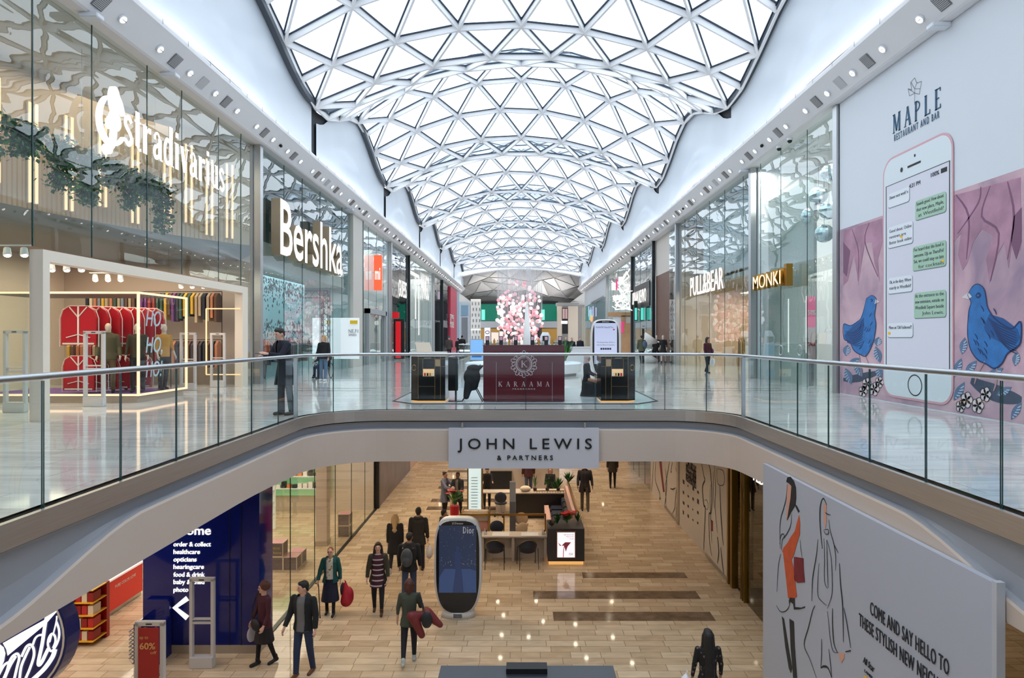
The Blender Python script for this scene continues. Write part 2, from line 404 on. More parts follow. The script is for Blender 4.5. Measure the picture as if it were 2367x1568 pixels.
M_alu = mat('aluminium', (188, 190, 192), .3, 1.)
M_dkmetal = mat('dark_metal', (52, 54, 58), .35, .6)
M_grille = mat('grille_grey', (108, 110, 114), .5)
M_lamp = glow('lamp_lens', (255, 250, 240), 6)
M_warmled = glow('warm_led', (255, 212, 170), 1.5)
M_whiteled = glow('white_led', (255, 252, 246), 1.0)
M_beige = mat('beige_wall', (214, 200, 184), .6)
M_concrete = mat('grey_wall', (150, 150, 152), .6)
M_dark = mat('dark_wall', (60, 58, 60), .6)
YB = 14.27                       # front edge of the upper bridge
VX = 4.5                         # half width of the void
SZ = -1.0                        # soffit below the upper floor
LZ = -4.9                        # lower floor
WX = 9.3; CZ = 8.38

def arcpts(cx, cy, r, a0, a1, n): return [(cx + r * math.cos(a0 + (a1 - a0) * i / n), cy + r * math.sin(a0 + (a1 - a0) * i / n)) for i in range(n + 1)]
EDGE = [(-VX, y) for y in (.6, 2.5, 4, 4.8, 5.6, 6.02, 6.6, 7.19, 7.8, 8.35, 9.51, 10.68, 11.85)] + arcpts(-3.0, YB - 1.5, 1.5, PI, PI / 2, 10) + arcpts(3.2, YB - 1.3, 1.3, PI / 2, 0, 9) + [(VX, y) for y in (11.6, 10.43, 9.35, 8.27, 7.7, 7.12, 6.5, 6.0, 5.4, 4.8, 4, 2.5, .6)]
def off(path, d):                # d > 0 : towards the void
    out = []
    for i, p in enumerate(path):
        a = path[max(i - 1, 0)]; b = path[min(i + 1, len(path) - 1)]
        t = Vector((b[0] - a[0], b[1] - a[1])).normalized(); out.append((p[0] + t.y * d, p[1] - t.x * d))
    return out
# ------------------------------------------------------------------ floors
m = Mb()
br = [(-VX, YB - 1.5)] + arcpts(-3.0, YB - 1.5, 1.5, PI, PI / 2, 10) + arcpts(3.2, YB - 1.3, 1.3, PI / 2, 0, 9) + [(VX, YB - 1.3)]
m.prism([(x, y, -.12) for x, y in br] + [(VX, 46, -.12), (-VX, 46, -.12)], (0, 0, .12))
m.box(-17, -VX, -12, 140, -.12, 0); m.box(VX, 17, -12, 140, -.12, 0); m.box(-VX, VX, -12, .6, -.12, 0); m.box(-VX, VX, 94, 140, -.12, 0)
st(m.build('floor', M_upfloor))
m = Mb(); m.box(-16, 16, -12, 120, LZ - .1, LZ); st(m.build('floor', M_lowfloor))
m = Mb()
for u0, v0, u1, v1 in ((1348, 1324, 1590, 1337), (1233, 1367, 1620, 1385), (1280, 1415, 1655, 1436)):
    Y0 = 6.5 * F / (v0 - 782); Y1 = 6.5 * F / (v1 - 782); m.box((u0 - 1205) * Y1 / F, (u1 - 1205) * Y1 / F, Y1, Y0, LZ, LZ + .003)
for y in (24.2, 25.4, 27.6, 29, 31, 34, 36): m.box(-3.6, -.7, y, y + .5, LZ, LZ + .003)
st(m.build('floor', M_darkstrip))
# inlaid dark bands in the pale upper floor
m = Mb()
for y in (19.4, 20.3, 24, 25, 29.5, 31): m.box(-8.2, -4.6, y, y + .14, 0, .003); m.box(4.9, 8.2, y, y + .14, 0, .003)
st(m.build('floor', mat('grey_inlay', (120, 120, 122), .1)))
# ------------------------------------------------------------------ soffits below the upper level
m = Mb()
m.prism([(x, y, SZ) for x, y in off(EDGE, -.1)[13:-13]] + [(VX + .1, 46, SZ), (-VX - .1, 46, SZ)], (0, 0, .1))
m.box(-16, -VX - .1, -12, 120, SZ, SZ + .1); m.box(VX + .1, 16, -12, 120, SZ, SZ + .1); m.box(-VX, VX, -12, .7, SZ, SZ + .1); m.box(-VX, VX, 94, 120, SZ, SZ + .1)
st(m.build('ceiling', M_soffit))
# ------------------------------------------------------------------ slab edge: steel kerb, shadow gap, grey band, cream fascia
def strip(path, prof):           # prof(y) -> list of (offset, z)
    m = Mb(); rows = []
    for k in range(len(prof(5.))):
        rows.append([(x, y, prof(path[i][1])[k][1]) for i, (x, y) in enumerate(path) for (x, y) in [off(path, prof(path[i][1])[k][0])[i]]])
    n = len(path)
    for k in range(len(rows) - 1):
        m.add(rows[k] + rows[k + 1], [(i, i + 1, n + i + 1, n + i) for i in range(n - 1)])
    return m
FINE = []
for i in range(len(EDGE) - 1):
    for k in range(2): FINE.append(tuple(EDGE[i][j] + (EDGE[i + 1][j] - EDGE[i][j]) * k / 2 for j in (0, 1)))
FINE.append(EDGE[-1])
def zb(y):
    t = max(0, min(1, (y - 10) / 4)); return SZ - .01 - .13 * t * t * (3 - 2 * t)
def bz(y):
    t = max(0, min(1, (7.6 - y) / 2.6)); return -.42 - .48 * t * t * (3 - 2 * t)
st(strip(FINE, lambda y: [(-.12, 0), (.06, 0), (.06, -.235), (-.04, -.235)]).build('trim_1', M_steel))
st(strip(FINE, lambda y: [(-.04, -.235), (-.04, -.262), (.0, -.262)]).build('trim_2', M_black))
st(strip(FINE, lambda y: [(.0, -.262), (-.03, -.30), (-.05, (bz(y) - .26) / 2 - .06), (-.02, bz(y) + .02), (.05, bz(y))]).build('trim_3', M_greyband, smooth=True))
st(strip(FINE, lambda y: [(.05, bz(y)), (.06, bz(y) - .03), (.05, zb(y)), (-.25, zb(y)), (-.3, SZ + .02)]).build('wall_slab_edge', M_cream))
st(strip([(-VX, 46), (-VX, 94)], lambda y: [(0, 0), (.05, 0), (.05, SZ)]).build('wall_slab_edge', M_cream))
st(strip([(VX, 94), (VX, 46)], lambda y: [(0, 0), (.05, 0), (.05, SZ)]).build('wall_slab_edge', M_cream))
# ------------------------------------------------------------------ glass balustrade round the near void
bal = T('glass_balustrade', 'frameless glass balustrade with steel handrail curving around the near void', 'balustrade', (0, YB, 0))
HR = off(EDGE, -.02)
m = Mb(); m.tube([(x, y, 1.24) for x, y in HR], .034, 10); m.build('handrail', M_rail, bal, smooth=True)
joints = [y for y in (.6, 1.9, 3.1, 4.3, 6.02, 7.19, 8.35, 9.51, 10.68, 11.85, 12.77)]
segs = []
left = [(-VX, a, -VX, b) for a, b in zip(joints[:-1], joints[1:])]
jr = [.6, 1.9, 3.1, 4.6, 6.0, 7.12, 8.27, 9.38, 10.43, 11.6, 12.97]
right = [(VX, a, VX, b) for a, b in zip(jr[:-1], jr[1:])]
ca = arcpts(-3.0, YB - 1.5, 1.5, PI, PI / 2, 10); cb = arcpts(3.2, YB - 1.3, 1.3, PI / 2, 0, 9)
def gpanel(pts):
    m = Mb(); n = len(pts); h0, h1 = -.0, 1.2; P0 = [(x, y, h0) for x, y in pts]; P1 = [(x, y, h1) for x, y in pts]
    m.k = 0; m.add(P0 + P1, [(i, i + 1, n + i + 1, n + i) for i in range(n - 1)])
    m.k = 1
    for e, d in ((0, 1), (n - 1, n - 2)):
        x, y = pts[e]; t = Vector((pts[d][0] - x, pts[d][1] - y)).normalized() * .008; q = Vector((-t.y, t.x)) * .6
        m.prism([(x + q.x, y + q.y, h0), (x - q.x, y - q.y, h0), (x - q.x + t.x, y - q.y + t.y, h0), (x + q.x + t.x, y + q.y + t.y, h0)], (0, 0, h1))
    return m.build('glass_panel', [M_pane, M_glassedge], bal)
for s_ in left + right: gpanel([(s_[0], s_[1] + .008), (s_[2], s_[3] - .008)])
gpanel(ca[:6]); gpanel(ca[5:]); gpanel(cb[:5]); gpanel(cb[4:])
fx = [-3.0 + 6.2 * i / 4 for i in range(5)]
for a, b in zip(fx[:-1], fx[1:]): gpanel([(a + .006, YB), (b - .006, YB)])
for x, y in ((-VX, 12.77), (VX, 12.97)): B('post', M_rail, bal, x - .035, x + .035, y - .02, y + .02, 0, 1.22)
# far balustrades
fb = T('glass_balustrade', 'distant glass balustrade across the far end of the bridge, behind the kiosks', 'balustrade', (0, 46, 0))
m = Mb(); m.tube([(-4.5, 60, 1.14), (-4.5, 46.4, 1.14), (-4.2, 46, 1.14), (4.2, 46, 1.14), (4.5, 46.4, 1.14), (4.5, 60, 1.14)], .045, 6); m.build('handrail', mat('rail_white', (225, 228, 232), .4), fb)
for i in range(6): x = -4.2 + 8.4 * i / 6; Mb().box(x + .02, x + 1.38, 46, 46.012, 0, 1.1).build('glass_panel', M_pane, fb)
for s_ in (-1, 1):
    for i in range(5): y = 46.4 + i * 2.7; Mb().box(s_ * 4.5, s_ * 4.5 + .012, y + .02, y + 2.68, 0, 1.1).build('glass_panel', M_pane, fb)
for s_ in (-1, 1):
    t = T('glass_balustrade', 'far glass balustrade along the %s edge of the second void' % ('left' if s_ < 0 else 'right'), 'balustrade', (s_ * 4.5, 75, 0))
    Mb().tube([(s_ * 4.5, 60, 1.14), (s_ * 4.5, 93, 1.14)], .045, 6).build('handrail', MATS['rail_white'], t)
    for i in range(11): Mb().box(s_ * 4.5, s_ * 4.5 + .012, 60 + i * 3, 62.95 + i * 3, 0, 1.1).build('glass_panel', M_pane, t)
# ------------------------------------------------------------------ roof: undulating triangulated gridshell
def roofz(x, y):
    t = min(1, abs(x) / 8.5); c = .5 + .5 * math.cos(2 * PI * (y - 33.4 + .5 * x / 8.5) / 13.9); q = 1 - t * t
    k = 1 if y < 70 else max(.25, 1 - (y - 70) / 30)
    return EYE + 9.55 + 2.1 * q * k + c * (1.75 + 1.2 * q) * (1 if y < 75 else .8)
DY = 1.7375; NX = 7; Y0R = -8.3
rows = []
nr = int((94.5 - Y0R) / DY)
for j in range(nr + 1):
    y = Y0R + j * DY
    xs = [-8.5 + 17 * i / NX for i in range(NX + 1)] if j % 2 == 0 else [-8.5] + [-8.5 + 17 * (i + .5) / NX for i in range(NX)] + [8.5]
    rows.append([(x, y, roofz(x, y)) for x in xs])
ribs = Mb(); gask = Mb(); rg = Mb()
def member(p, q):
    ribs.beam(p, q, .09, .22); gask.beam(p, q, .19, .05, dz=.13)
for j, r in enumerate(rows):
    for i in range(len(r) - 1): member(r[i], r[i + 1]) if not (len(r) == NX + 2 and False) else None
    if j < len(rows) - 1:
        n = rows[j + 1]
        A, Bq = (r, n) if j % 2 == 0 else (n, r)      # A has NX+1 nodes, Bq has NX+2
        for i in range(NX + 1):
            member(A[i], Bq[i] if i > 0 else Bq[0]) if i == 0 else member(A[i], Bq[i])
            if i < NX: member(A[i], Bq[i + 1])
            elif i == NX: member(A[i], Bq[NX + 1])
        up = Vector((0, 0, .17))
        def tri(a, b, c): rg.add([Vector(a) + up, Vector(b) + up, Vector(c) + up], [(0, 1, 2)])
        for i in range(NX): tri(A[i], A[i + 1], Bq[i + 1])
        for i in range(NX + 1): tri(A[i], Bq[i], Bq[i + 1])
st(ribs.build('ceiling', M_rib)); st(gask.build('trim_4', M_gasket)); st(rg.build('window_1', M_roofglass))
# bulkheads with a rolled lower edge, then the tall white gables that bow in and out
for s_ in (-1, 1):
    m = Mb(); pr = [(9.45, CZ + .6), (9.45, CZ), (9.02, CZ), (8.96, CZ + .03), (8.5, CZ + .52), (8.45, CZ + .57), (8.45, CZ + .72)]
    m.add([(s_ * x, y, z) for y in (-12, 96) for x, z in pr], [(i, i + 1, i + 8, i + 7) for i in range(6)])
    st(m.build('wall_bulkhead', M_bulk))
    m = Mb(); dk = Mb()
    tro = [26.45 + 13.9 * k for k in range(-3, 6)]
    for k in range(len(tro) - 1):
        y0 = tro[k] + (.0 if s_ > 0 else .62); y1 = tro[k + 1]; ny = 26; nzv = 22; vs = []; fs = []
        yy = [tro[k] - .6 + .3 * i for i in range(14)]; n_ = len(yy); dk.add([(s_ * 8.75, y, CZ + .6) for y in yy] + [(s_ * 8.75, y, roofz(s_ * 8.5, y) + .1) for y in yy], [(i, i + 1, n_ + i + 1, n_ + i) for i in range(n_ - 1)])
        for i in range(ny + 1):
            y = y0 + (y1 - y0) * i / ny; top = roofz(s_ * 8.5, y) - .02
            ph = (y - y0) / (y1 - y0)
            if ph < .12: top -= .45 * (1 - ph / .12) ** .5
            for j in range(nzv + 1):
                z = CZ + .7 + (top - CZ - .7) * j / nzv
                w1 = 9.75 + .95 * math.sin(2 * PI * (ph - .12)); w2 = w1 - .55
                g = lambda t: 1 / (1 + math.exp(-t / .07))
                xo = 8.45 + .13 * g(z - w1) + .09 * g(z - w2)
                vs.append((s_ * xo, y, z))
        for i in range(ny):
            for j in range(nzv): a = i * (nzv + 1) + j; fs.append((a, a + 1, a + nzv + 2, a + nzv + 1))
        m.add(vs, fs)
    st(m.build('wall_left' if s_ < 0 else 'wall_right', M_gable, smooth=True))
    st(dk.build('trim_5', mat('gable_slot_backing', (40, 46, 54), .7)))  # dark sheet added behind the slots so no sky shows through
    sm = Mb()                    # thin vertical seams between gable panels
    y = 0.
    while y < 94:
        sm.box(s_ * 8.445, s_ * 8.439, y, y + .012, CZ + .75, 9.0); y += 1.16
    st(sm.build('trim_6', mat('seam_grey', (170, 176, 184), .6)))
    ec = Mb(); yy = [-8 + .5 * i for i in range(205)]; n = len(yy)
    ec.add([(s_ * 8.44, y, roofz(8.5, y) - .04) for y in yy] + [(s_ * 8.44, y, roofz(8.5, y) + .02) for y in yy] + [(s_ * 9.3, y, roofz(8.5, y) + .02) for y in yy] + [(s_ * 8.44, y, roofz(8.5, y) + .2) for y in yy], [(k * n + i, k * n + i + 1, (k + 1) * n + i + 1, (k + 1) * n + i) for k in (0, 1) for i in range(n - 1)] + [(n + i, n + i + 1, 3 * n + i + 1, 3 * n + i) for i in range(n - 1)])
    st(ec.build('trim_10', mat('roof_edge', (70, 78, 88), .5)))
    # roof above the shops, party walls at the near end
    st(Mb().box(s_ * 9.44, s_ * 17, -12, 140, CZ, CZ + .1).build('ceiling', mat('shop_ceiling', (205, 205, 205), .6)))
    st(Mb().box(s_ * 8.7, s_ * 17, -12, 96, CZ + .6, CZ + .7).build('ceiling', M_black))
st(Mb().box(-17, 17, -12.2, -12, LZ, 16).build('wall_back', M_white))
st(Mb().box(-17, 17, -9.2, -8.4, 12.0, 14.5).build('wall_back', M_white))
m = Mb(); m.box(-17, -8.5, -12, -8, CZ + .7, 14.5); m.box(8.5, 17, -12, -8, CZ + .7, 14.5); st(m.build('wall_back', M_white))
# ------------------------------------------------------------------ far hall with the solid folded roof and the cross facade
m = Mb(); rb = Mb(); g = []
for j in range(5):
    y = 93.5 + j * 9.4
    row = []
    for i in range(13):
        x = -21 + 3.5 * (i + .5 * (j % 2)); q = 1 - min(1, (x / 20) ** 2)
        z = EYE + 7.0 + 3.4 * q - .045 * (y - 93) + (R.uniform(-1.0, 1.0) if j else 0)
        if j == 0: z = EYE + 8.9 + 1.2 * (1 - min(1, (x / 9) ** 2)) if abs(x) < 9 else EYE + 8.6
        row.append((x, y, z))
    g.append(row)
mats = [mat('facet_light', (196, 197, 200), .6), mat('facet_mid', (176, 177, 180), .6), mat('facet_grey', (160, 160, 164), .6), mat('facet_bright', (225, 228, 232), .5)]
for j in range(4):
    for i in range(12):
        a, b, c, d = g[j][i], g[j][i + 1], g[j + 1][i], g[j + 1][i + 1]
        T2 = ((a, b, c), (b, d, c)) if j % 2 == 0 else ((a, b, d), (a, d, c))
        for t in T2:
            m.k = R.choice((0, 0, 1, 1, 2, 0, 3) if R.random() < .5 else (0, 1, 2)); m.add(t, [(0, 1, 2)])
            for p, q in ((t[0], t[1]), (t[1], t[2]), (t[2], t[0])): rb.beam(p, q, .14, .16)
st(m.build('ceiling', mats)); st(rb.build('trim_7', mat('facet_seam', (222, 222, 224), .5)))
m = Mb(); m.box(-21, 21, 131, 131.4, 0, 14); st(m.build('wall_far', mat('far_wall', (150, 148, 146), .6)))
m = Mb(); m.box(-21, -9.4, 94, 94.3, 0, 14); m.box(9.4, 21, 94, 94.3, CZ, 14); st(m.build('wall_far', M_white))
PF = Pl('Y', 130.8)
def fbox(name, mt, par, u0, v0, u1, v1, Y, d=.3, kind='st'):
    x0 = (u0 - 1205) * Y / F; x1 = (u1 - 1205) * Y / F; z1 = EYE - (v0 - 782) * Y / F; z0 = EYE - (v1 - 782) * Y / F
    return B(name, mt, par, x0, x1, Y, Y + d, z0, z1)
ff = T('department_store_front', 'distant store front with green display windows behind the hanging globes', 'store front', (0, 130, 0))
fbox('upper_window', mat('green_window', (18, 112, 92), .15, emit=(18, 130, 105), es=.35), ff, 1110, 702, 1160, 742, 130)
fbox('upper_window', MATS['green_window'], ff, 1250, 702, 1287, 742, 130)
fbox('window_head', M_dkmetal, ff, 1108, 697, 1290, 703, 129.8)
fbox('fascia_band', mat('pale_band', (200, 202, 208), .5), ff, 1108, 743, 1290, 758, 129.8)
fbox('centre_bay', mat('navy_bay', (36, 36, 48), .3), ff, 1156, 700, 1250, 800, 129.9)
fbox('sign_board', mat('sign_silver', (202, 202, 210), .4), ff, 1161, 741, 1242, 758, 129.6)
text(Pl('Y', 129.6), 'JOHN LEWIS', 0, 0, .8, M_dkmetal, 'lettering', ff, px=(1178, 751, 1226), bold=.01)
fbox('lower_window', mat('ochre_shop', (150, 118, 60), .4, emit=(190, 140, 60), es=.4), ff, 1110, 760, 1156, 800, 130)
fbox('lower_window', MATS['ochre_shop'], ff, 1252, 760, 1287, 800, 130)
for u in (1118, 1256): fbox('display_tree', glow('mint', (120, 235, 215), 1.1), ff, u - 5, 716, u + 3, 740, 129.7, .1)
fb2 = T('store_front', 'distant beige columned front with a black illuminated banner', 'store front', (8, 118, 0))
fbox('column', M_beige, fb2, 1288, 708, 1299, 802, 118, 1); fbox('column', M_beige, fb2, 1313, 708, 1336, 802, 118, 1)
fbox('banner', M_black, fb2, 1299, 712, 1313, 772, 118, .6)
for u in (1302, 1306, 1310): fbox('light_bar', glow('pinkled', (255, 190, 190), 1.5), fb2, u - .8, 714, u + .8, 737, 117.9, .08)
fbox('sign', M_whiteled, fb2, 1297, 742, 1312, 749, 117.9, .1)
fbox('canopy', M_concrete, fb2, 1286, 700, 1338, 707, 117, 2)
fl = T('lattice_wall', 'white facade pierced by small vertical slots at the far left end', 'facade', (-9, 112, 0))
fbox('panel', mat('lattice_white', (232, 232, 230), .5), fl, 1088, 692, 1111, 808, 112, .5)
for r_ in range(8):
    for k in range(3): fbox('slot', M_grille, fl, 1091 + k * 7.5 + (r_ % 2) * 2, 699 + r_ * 13, 1092.5 + k * 7.5 + (r_ % 2) * 2, 706 + r_ * 13, 111.95, .1)
for v in (692, 762): fbox('light_line', M_whiteled, fl, 1088, v, 1111, v + 1.5, 111.9, .1)
# ------------------------------------------------------------------ lower level shell
m = Mb(); m.box(-16, -5.5, 120, 120.2, LZ, SZ); m.box(-16, 16, 119.8, 120, LZ, SZ); m.box(-16, -15.8, -12, 120, LZ, SZ); m.box(15.8, 16, -12, 120, LZ, SZ)
st(m.build('wall_lower', M_beige))
# downlights in the soffits, each a small fitting with its own lamp
dl = T('downlight', 'small round downlight set in the white soffit under the bridge', 'downlight', (0, 0, SZ), 'downlights in the lower soffit')
ring_ = Mb().cone((0, 0, SZ), (0, 0, SZ - .015), .10, .10, 14).build('ring', M_white, dl)
Mb().cone((0, 0, SZ - .012), (0, 0, SZ - .02), .065, .065, 14).build('lens', glow('downlight_lens', (255, 236, 205), 26), ring_)
first = True
def downl(x, y, pw=60, lab=None):
    global first
    if first: dl.location = (x, y, SZ); first = False; dl['label'] = lab or dl['label']
    else: put(dl, (x, y, SZ), 0, lab)
    if pw: light('SPOT', (x, y, SZ - .05), pw, (1, .84, .66), size=.06, angle=2.3, blend=.7, name='downlight_lamp')
rr = random.Random(3)
NTH = ['first', 'second', 'third', 'fourth', 'fifth', 'sixth', 'seventh', 'eighth', 'ninth']
for j, y in enumerate((15.6, 17.2, 18.8, 20.4, 22, 23.6, 25.2)):
    for i, x in enumerate((-3.6, -2.2, -.9, .5, 1.9, 3.3)): downl(x + rr.uniform(-.3, .3), y + rr.uniform(-.4, .4), 115 if (round(x * 10) % 2 == 0 or y in (18.8, 23.6)) and rr.random() < .6 else 0, 'small round downlight under the bridge, %s row in, %s from the left' % (NTH[j], NTH[i]))
for j, y in enumerate((28, 31, 34, 40, 48, 56, 66, 78, 90)):
    for x in (-5, 5): downl(x * (.6 if y < 36 else 1.02), y, 240, 'small round downlight deep under the upper floor, %s along the %s' % (NTH[j], 'left' if x < 0 else 'right'))
for j, y in enumerate((5, 9, 13)):
    for x in (-5.6, 5.0): downl(x, y, 60, 'small round downlight under the %s walkway, %s from the viewer' % ('left' if x < 0 else 'right', NTH[j]))
# ================================================================== upper level shops
wn_ = [1]
def panes(side, ys, z0, z1, m=None, xx=WX, name=None):
    wn_[0] += 1; mb = Mb(); jt = Mb(); s_ = -1 if side == 'L' else 1; rr = random.Random(wn_[0])
    for a, b in zip(ys[:-1], ys[1:]):
        t0 = rr.uniform(-.006, .006); t1 = rr.uniform(-.006, .006)
        Q = [(s_ * (xx + t0), a, z0), (s_ * (xx + t1), b, z0), (s_ * (xx + t1 + t0), b, z1), (s_ * (xx + t0 - t1), a, z1)]
        mb.quad(*(Q if s_ < 0 else Q[::-1]))
    o = st(mb.build('window_%d' % wn_[0], m or M_shop, recalc=False))
    for y in ys[1:-1]: jt.box(s_ * xx - .008, s_ * xx + .008, y - .012, y + .012, z0, z1)
    if len(ys) > 2: jt.build('window_joint', M_glassedge, o)
    return o
def shell(side, y0, y1, depth, mback, mside, zc=CZ):
    s_ = -1 if side == 'L' else 1; a = s_ * WX; b = s_ * (WX + depth)
    st(Mb().box(min(b, b + s_ * .1), max(b, b + s_ * .1), y0, y1, 0, CZ).build('wall_shop', mback))
    m = Mb(); m.box(min(a + s_ * .1, b), max(a + s_ * .1, b), y1 - .1, y1, 0, CZ); m.box(min(a + s_ * .1, b), max(a + s_ * .1, b), y0, y0 + .1, 0, CZ); st(m.build('wall_shop', mside))
    if zc < CZ - .1: st(Mb().box(min(a + s_ * .6, b), max(a + s_ * .6, b), y0, y1, zc, zc + .12).build('ceiling', mat('shop_low_ceiling', (150, 146, 142), .6)))
def post(side, y, z1=CZ, w=.1, m=None, z0=0):
    s_ = -1 if side == 'L' else 1
    st(Mb().box(min(s_ * 9.12, s_ * 9.34), max(s_ * 9.12, s_ * 9.34), y - w, y + w, z0, z1).build('trim_8', m or M_alu))
def yl(u, x=9.3): return x * F / abs(u - 1205)
LP = Pl('L', -9.2); RP = Pl('R', 9.2)
# ---------------- left 1: the shop with ivy and light bars
shell('L', 2, 22.5, 6.7, M_beige, mat('mushroom_wall', (184, 170, 156), .6))
panes('L', [2, 8, 10, yl(75), yl(212), yl(340), yl(420), yl(505), yl(557), 22.4], 3.35, CZ)
panes('L', [yl(562), 22.4], 0, 3.35)
panes('L', [2, 6, 9.5, yl(66)], 0, 3.35)
post('L', 22.5, w=.12)
B_ = T('entrance_frame', 'tall cream portal frame around the left fashion shop entrance', 'door frame', (-9.3, 16, 0))
m = mat('portal_cream', (226, 216, 200), .5)
ya, yb = yl(80), yl(562)
B('jamb', m, B_, -9.4, -9.14, ya, ya + .18, 0, 3.3); B('jamb', m, B_, -9.4, -9.14, yb - .4, yb, 0, 3.3); B('lintel', m, B_, -9.4, -9.14, ya + .18, yb - .4, 3.08, 3.3)
# curved back drum with vertical light bars
arc = [(-12.9, 10), (-12.75, 13), (-12.45, 15.5), (-11.95, 17.6), (-11.3, 19.4), (-10.5, 20.9), (-9.75, 22.1), (-9.5, 22.38)]
arc = curve(arc, 4)
dm = Mb(); n = len(arc)
dm.add([(x, y, 4.85) for x, y in arc] + [(x, y, CZ) for x, y in arc], [(i, i + 1, n + i + 1, n + i) for i in range(n - 1)])
drum = st(dm.build('wall_drum', mat('drum_cream', (222, 194, 168), .6), smooth=True))
d2 = Mb(); d2.add([(x, y, 4.85) for x, y in arc] + [(x, y, 4.5) for x, y in arc] + [(x - .35, y, 4.3) for x, y in arc] + [(-16, y, 4.3) for x, y in arc], [(k * n + i, k * n + i + 1, (k + 1) * n + i + 1, (k + 1) * n + i) for k in range(3) for i in range(n - 1)])
st(d2.build('ceiling', mat('drum_edge', (140, 134, 130), .6), smooth=True))
st(Mb().box(-16, -9.5, 2, 10, 4.5, 4.6).build('ceiling', mat('drum_edge', (140, 134, 130), .6)))
def arcat(y):
    for a, b in zip(arc[:-1], arc[1:]):
        if a[1] <= y <= b[1]: t = (y - a[1]) / (b[1] - a[1]); return a[0] + (b[0] - a[0]) * t
    return arc[-1][0]
lb = None; lab = 'warm vertical light bar, the nearer of pair one from the left on the drum wall'
k = 0; y = 12.2
while y < 21.9:
    for dy in (0, .17):
        z0 = 5.0 if k % 3 else 5.3; z1 = 7.6 - .1 * (k % 3); x = arcat(y + dy) + .08
        if lb is None:
            lb = T('light_bar', lab, 'light', (x, y, 5), 'warm light bars on the drum wall')
            B('tube', M_warmled, lb, x - .02, x + .02, y - .028, y + .028, 5, 7.5); B('backing', m, lb, x - .06, x - .02, y - .04, y + .04, 4.98, 7.52)
        else: put(lb, (x, y + dy, z0), 0, 'warm vertical light bar, the %s of pair %s from the left on the drum wall' % ('nearer' if dy == 0 else 'farther', ('one', 'two', 'three', 'four', 'five', 'six', 'seven', 'eight', 'nine', 'ten', 'eleven', 'twelve', 'thirteen', 'fourteen')[k]))
    y += .62 if y > 19.5 else .95; k += 1
rib = Mb()
for i in range(90):
    yy = 10.5 + i * .128; rib.box(arcat(yy) - .02, arcat(yy) + .03, yy - .012, yy + .012, 4.86, 6.9)
st(rib.build('trim_9', mat('drum_slat', (214, 184, 158), .6)))
# ivy on a hanging rail
leafm = [mat('ivy_dark', (30, 72, 34), .5), mat('ivy_mid', (50, 104, 44), .5), mat('ivy_light', (96, 140, 62), .5)]
barx = -10.3
rail = T('planter_rail', 'thin metal rail carrying the hanging ivy', 'rail', (barx, 15, 5.9)); Mb().tube([(barx, 11.5, 5.85), (barx, 18.9, 5.95)], .02, 6).build('rail', M_alu, rail)
for y in (12, 15, 18): Mb().tube([(barx, y, 5.9), (barx, y, CZ)], .006, 5).build('hanger', M_alu, rail)
spots = [(12.3, 1.0, .55), (13.3, .55, .5), (14.35, 1.05, .55), (15.2, 1.2, .5), (16.1, .5, .45), (16.9, .95, .45), (17.6, .5, .4), (18.35, 1.35, .42)]
nm = ['first', 'second', 'third', 'fourth', 'fifth', 'sixth', 'seventh', 'eighth']
for i, (y, dn, w) in enumerate(spots):
    t = T('hanging_ivy', '%s hanging ivy clump from the left on the rail behind the glass' % nm[i], 'plant', (barx, y, 5.9), 'hanging ivy along the rail')
    lf = Mb(); sm = Mb()
    for q in range(850):
        a = R.random(); zz = 6.0 - dn * a ** 1.3 + R.uniform(-.08, .12); ww = w * (1 - .55 * a); yy = y + R.gauss(0, ww * .5); xx = barx + R.gauss(0, .13)
        c = Vector((xx, yy, zz)); d = Vector((R.uniform(-1, 1), R.uniform(-1, 1), R.uniform(-1.4, .2))).normalized(); e = d.cross(Vector((R.uniform(-1, 1), R.uniform(-1, 1), 1))).normalized(); s1 = R.uniform(.045, .09)
        lf.k = R.choice((0, 0, 1, 1, 2)); lf.add([c, c + d * s1 * .7 + e * s1 * .6, c + d * s1 * 1.5, c + d * s1 * .7 - e * s1 * .6], [(0, 1, 2, 3)])
    for q in range(6): yy = y + R.uniform(-w, w) * .5; sm.tube([(barx, yy, 5.95), (barx + .04, yy + .03, 5.95 - dn * .5), (barx, yy, 5.95 - dn * R.uniform(.6, 1))], .006, 4)
    lf.build('foliage', leafm, t); sm.build('stem', leafm[0], t)
# shop name with a treble clef
LS = Pl('L', -9.1)
sg = T('shop_sign', 'glowing white treble clef and long curly shop name high on the left glass', 'sign', (-9.1, 16, 6))
serif(LS, 'stradivarius', 0, 0, .68, M_whiteled, 'lettering', sg, px=(275, 331, 512), gap=.05, c=.1, low=True)
serif(Pl('L', -9.13), 'stradivarius', 0, 0, .68, mat('sign_back', (190, 176, 160), .5), 'lettering_return', sg, px=(274, 331, 511), gap=.05, c=.1, low=True)
# baseline runs level in the building: rebuilt from its own two ends
mb = Mb()
def clef(pts, w, tp=True): LS.line(mb, curve(pts, 6), w, .13, .1, taper=tp)
clef([(246, 352), (238, 352), (233, 345), (237, 337), (246, 340), (251, 330), (254, 300), (256, 270), (262, 240), (258, 214), (253, 207), (249, 222), (252, 250), (262, 275), (264, 292), (257, 300), (248, 290), (247, 272), (252, 256)], .13)
clef([(249, 222), (232, 228), (221, 255), (222, 290), (234, 320), (250, 333), (266, 330), (276, 318)], .1)
clef([(258, 214), (268, 240), (276, 270)], .09)
LS.poly(mb, [(248 + 9 * math.cos(t), 283 + 16 * math.sin(t)) for t in [2 * PI * i / 14 for i in range(14)]], .13, .1)
LS.poly(mb, [(240 + 8 * math.cos(t), 346 + 11 * math.sin(t)) for t in [2 * PI * i / 14 for i in range(14)]], .13, .1)
mb.build('clef', M_whiteled, sg)
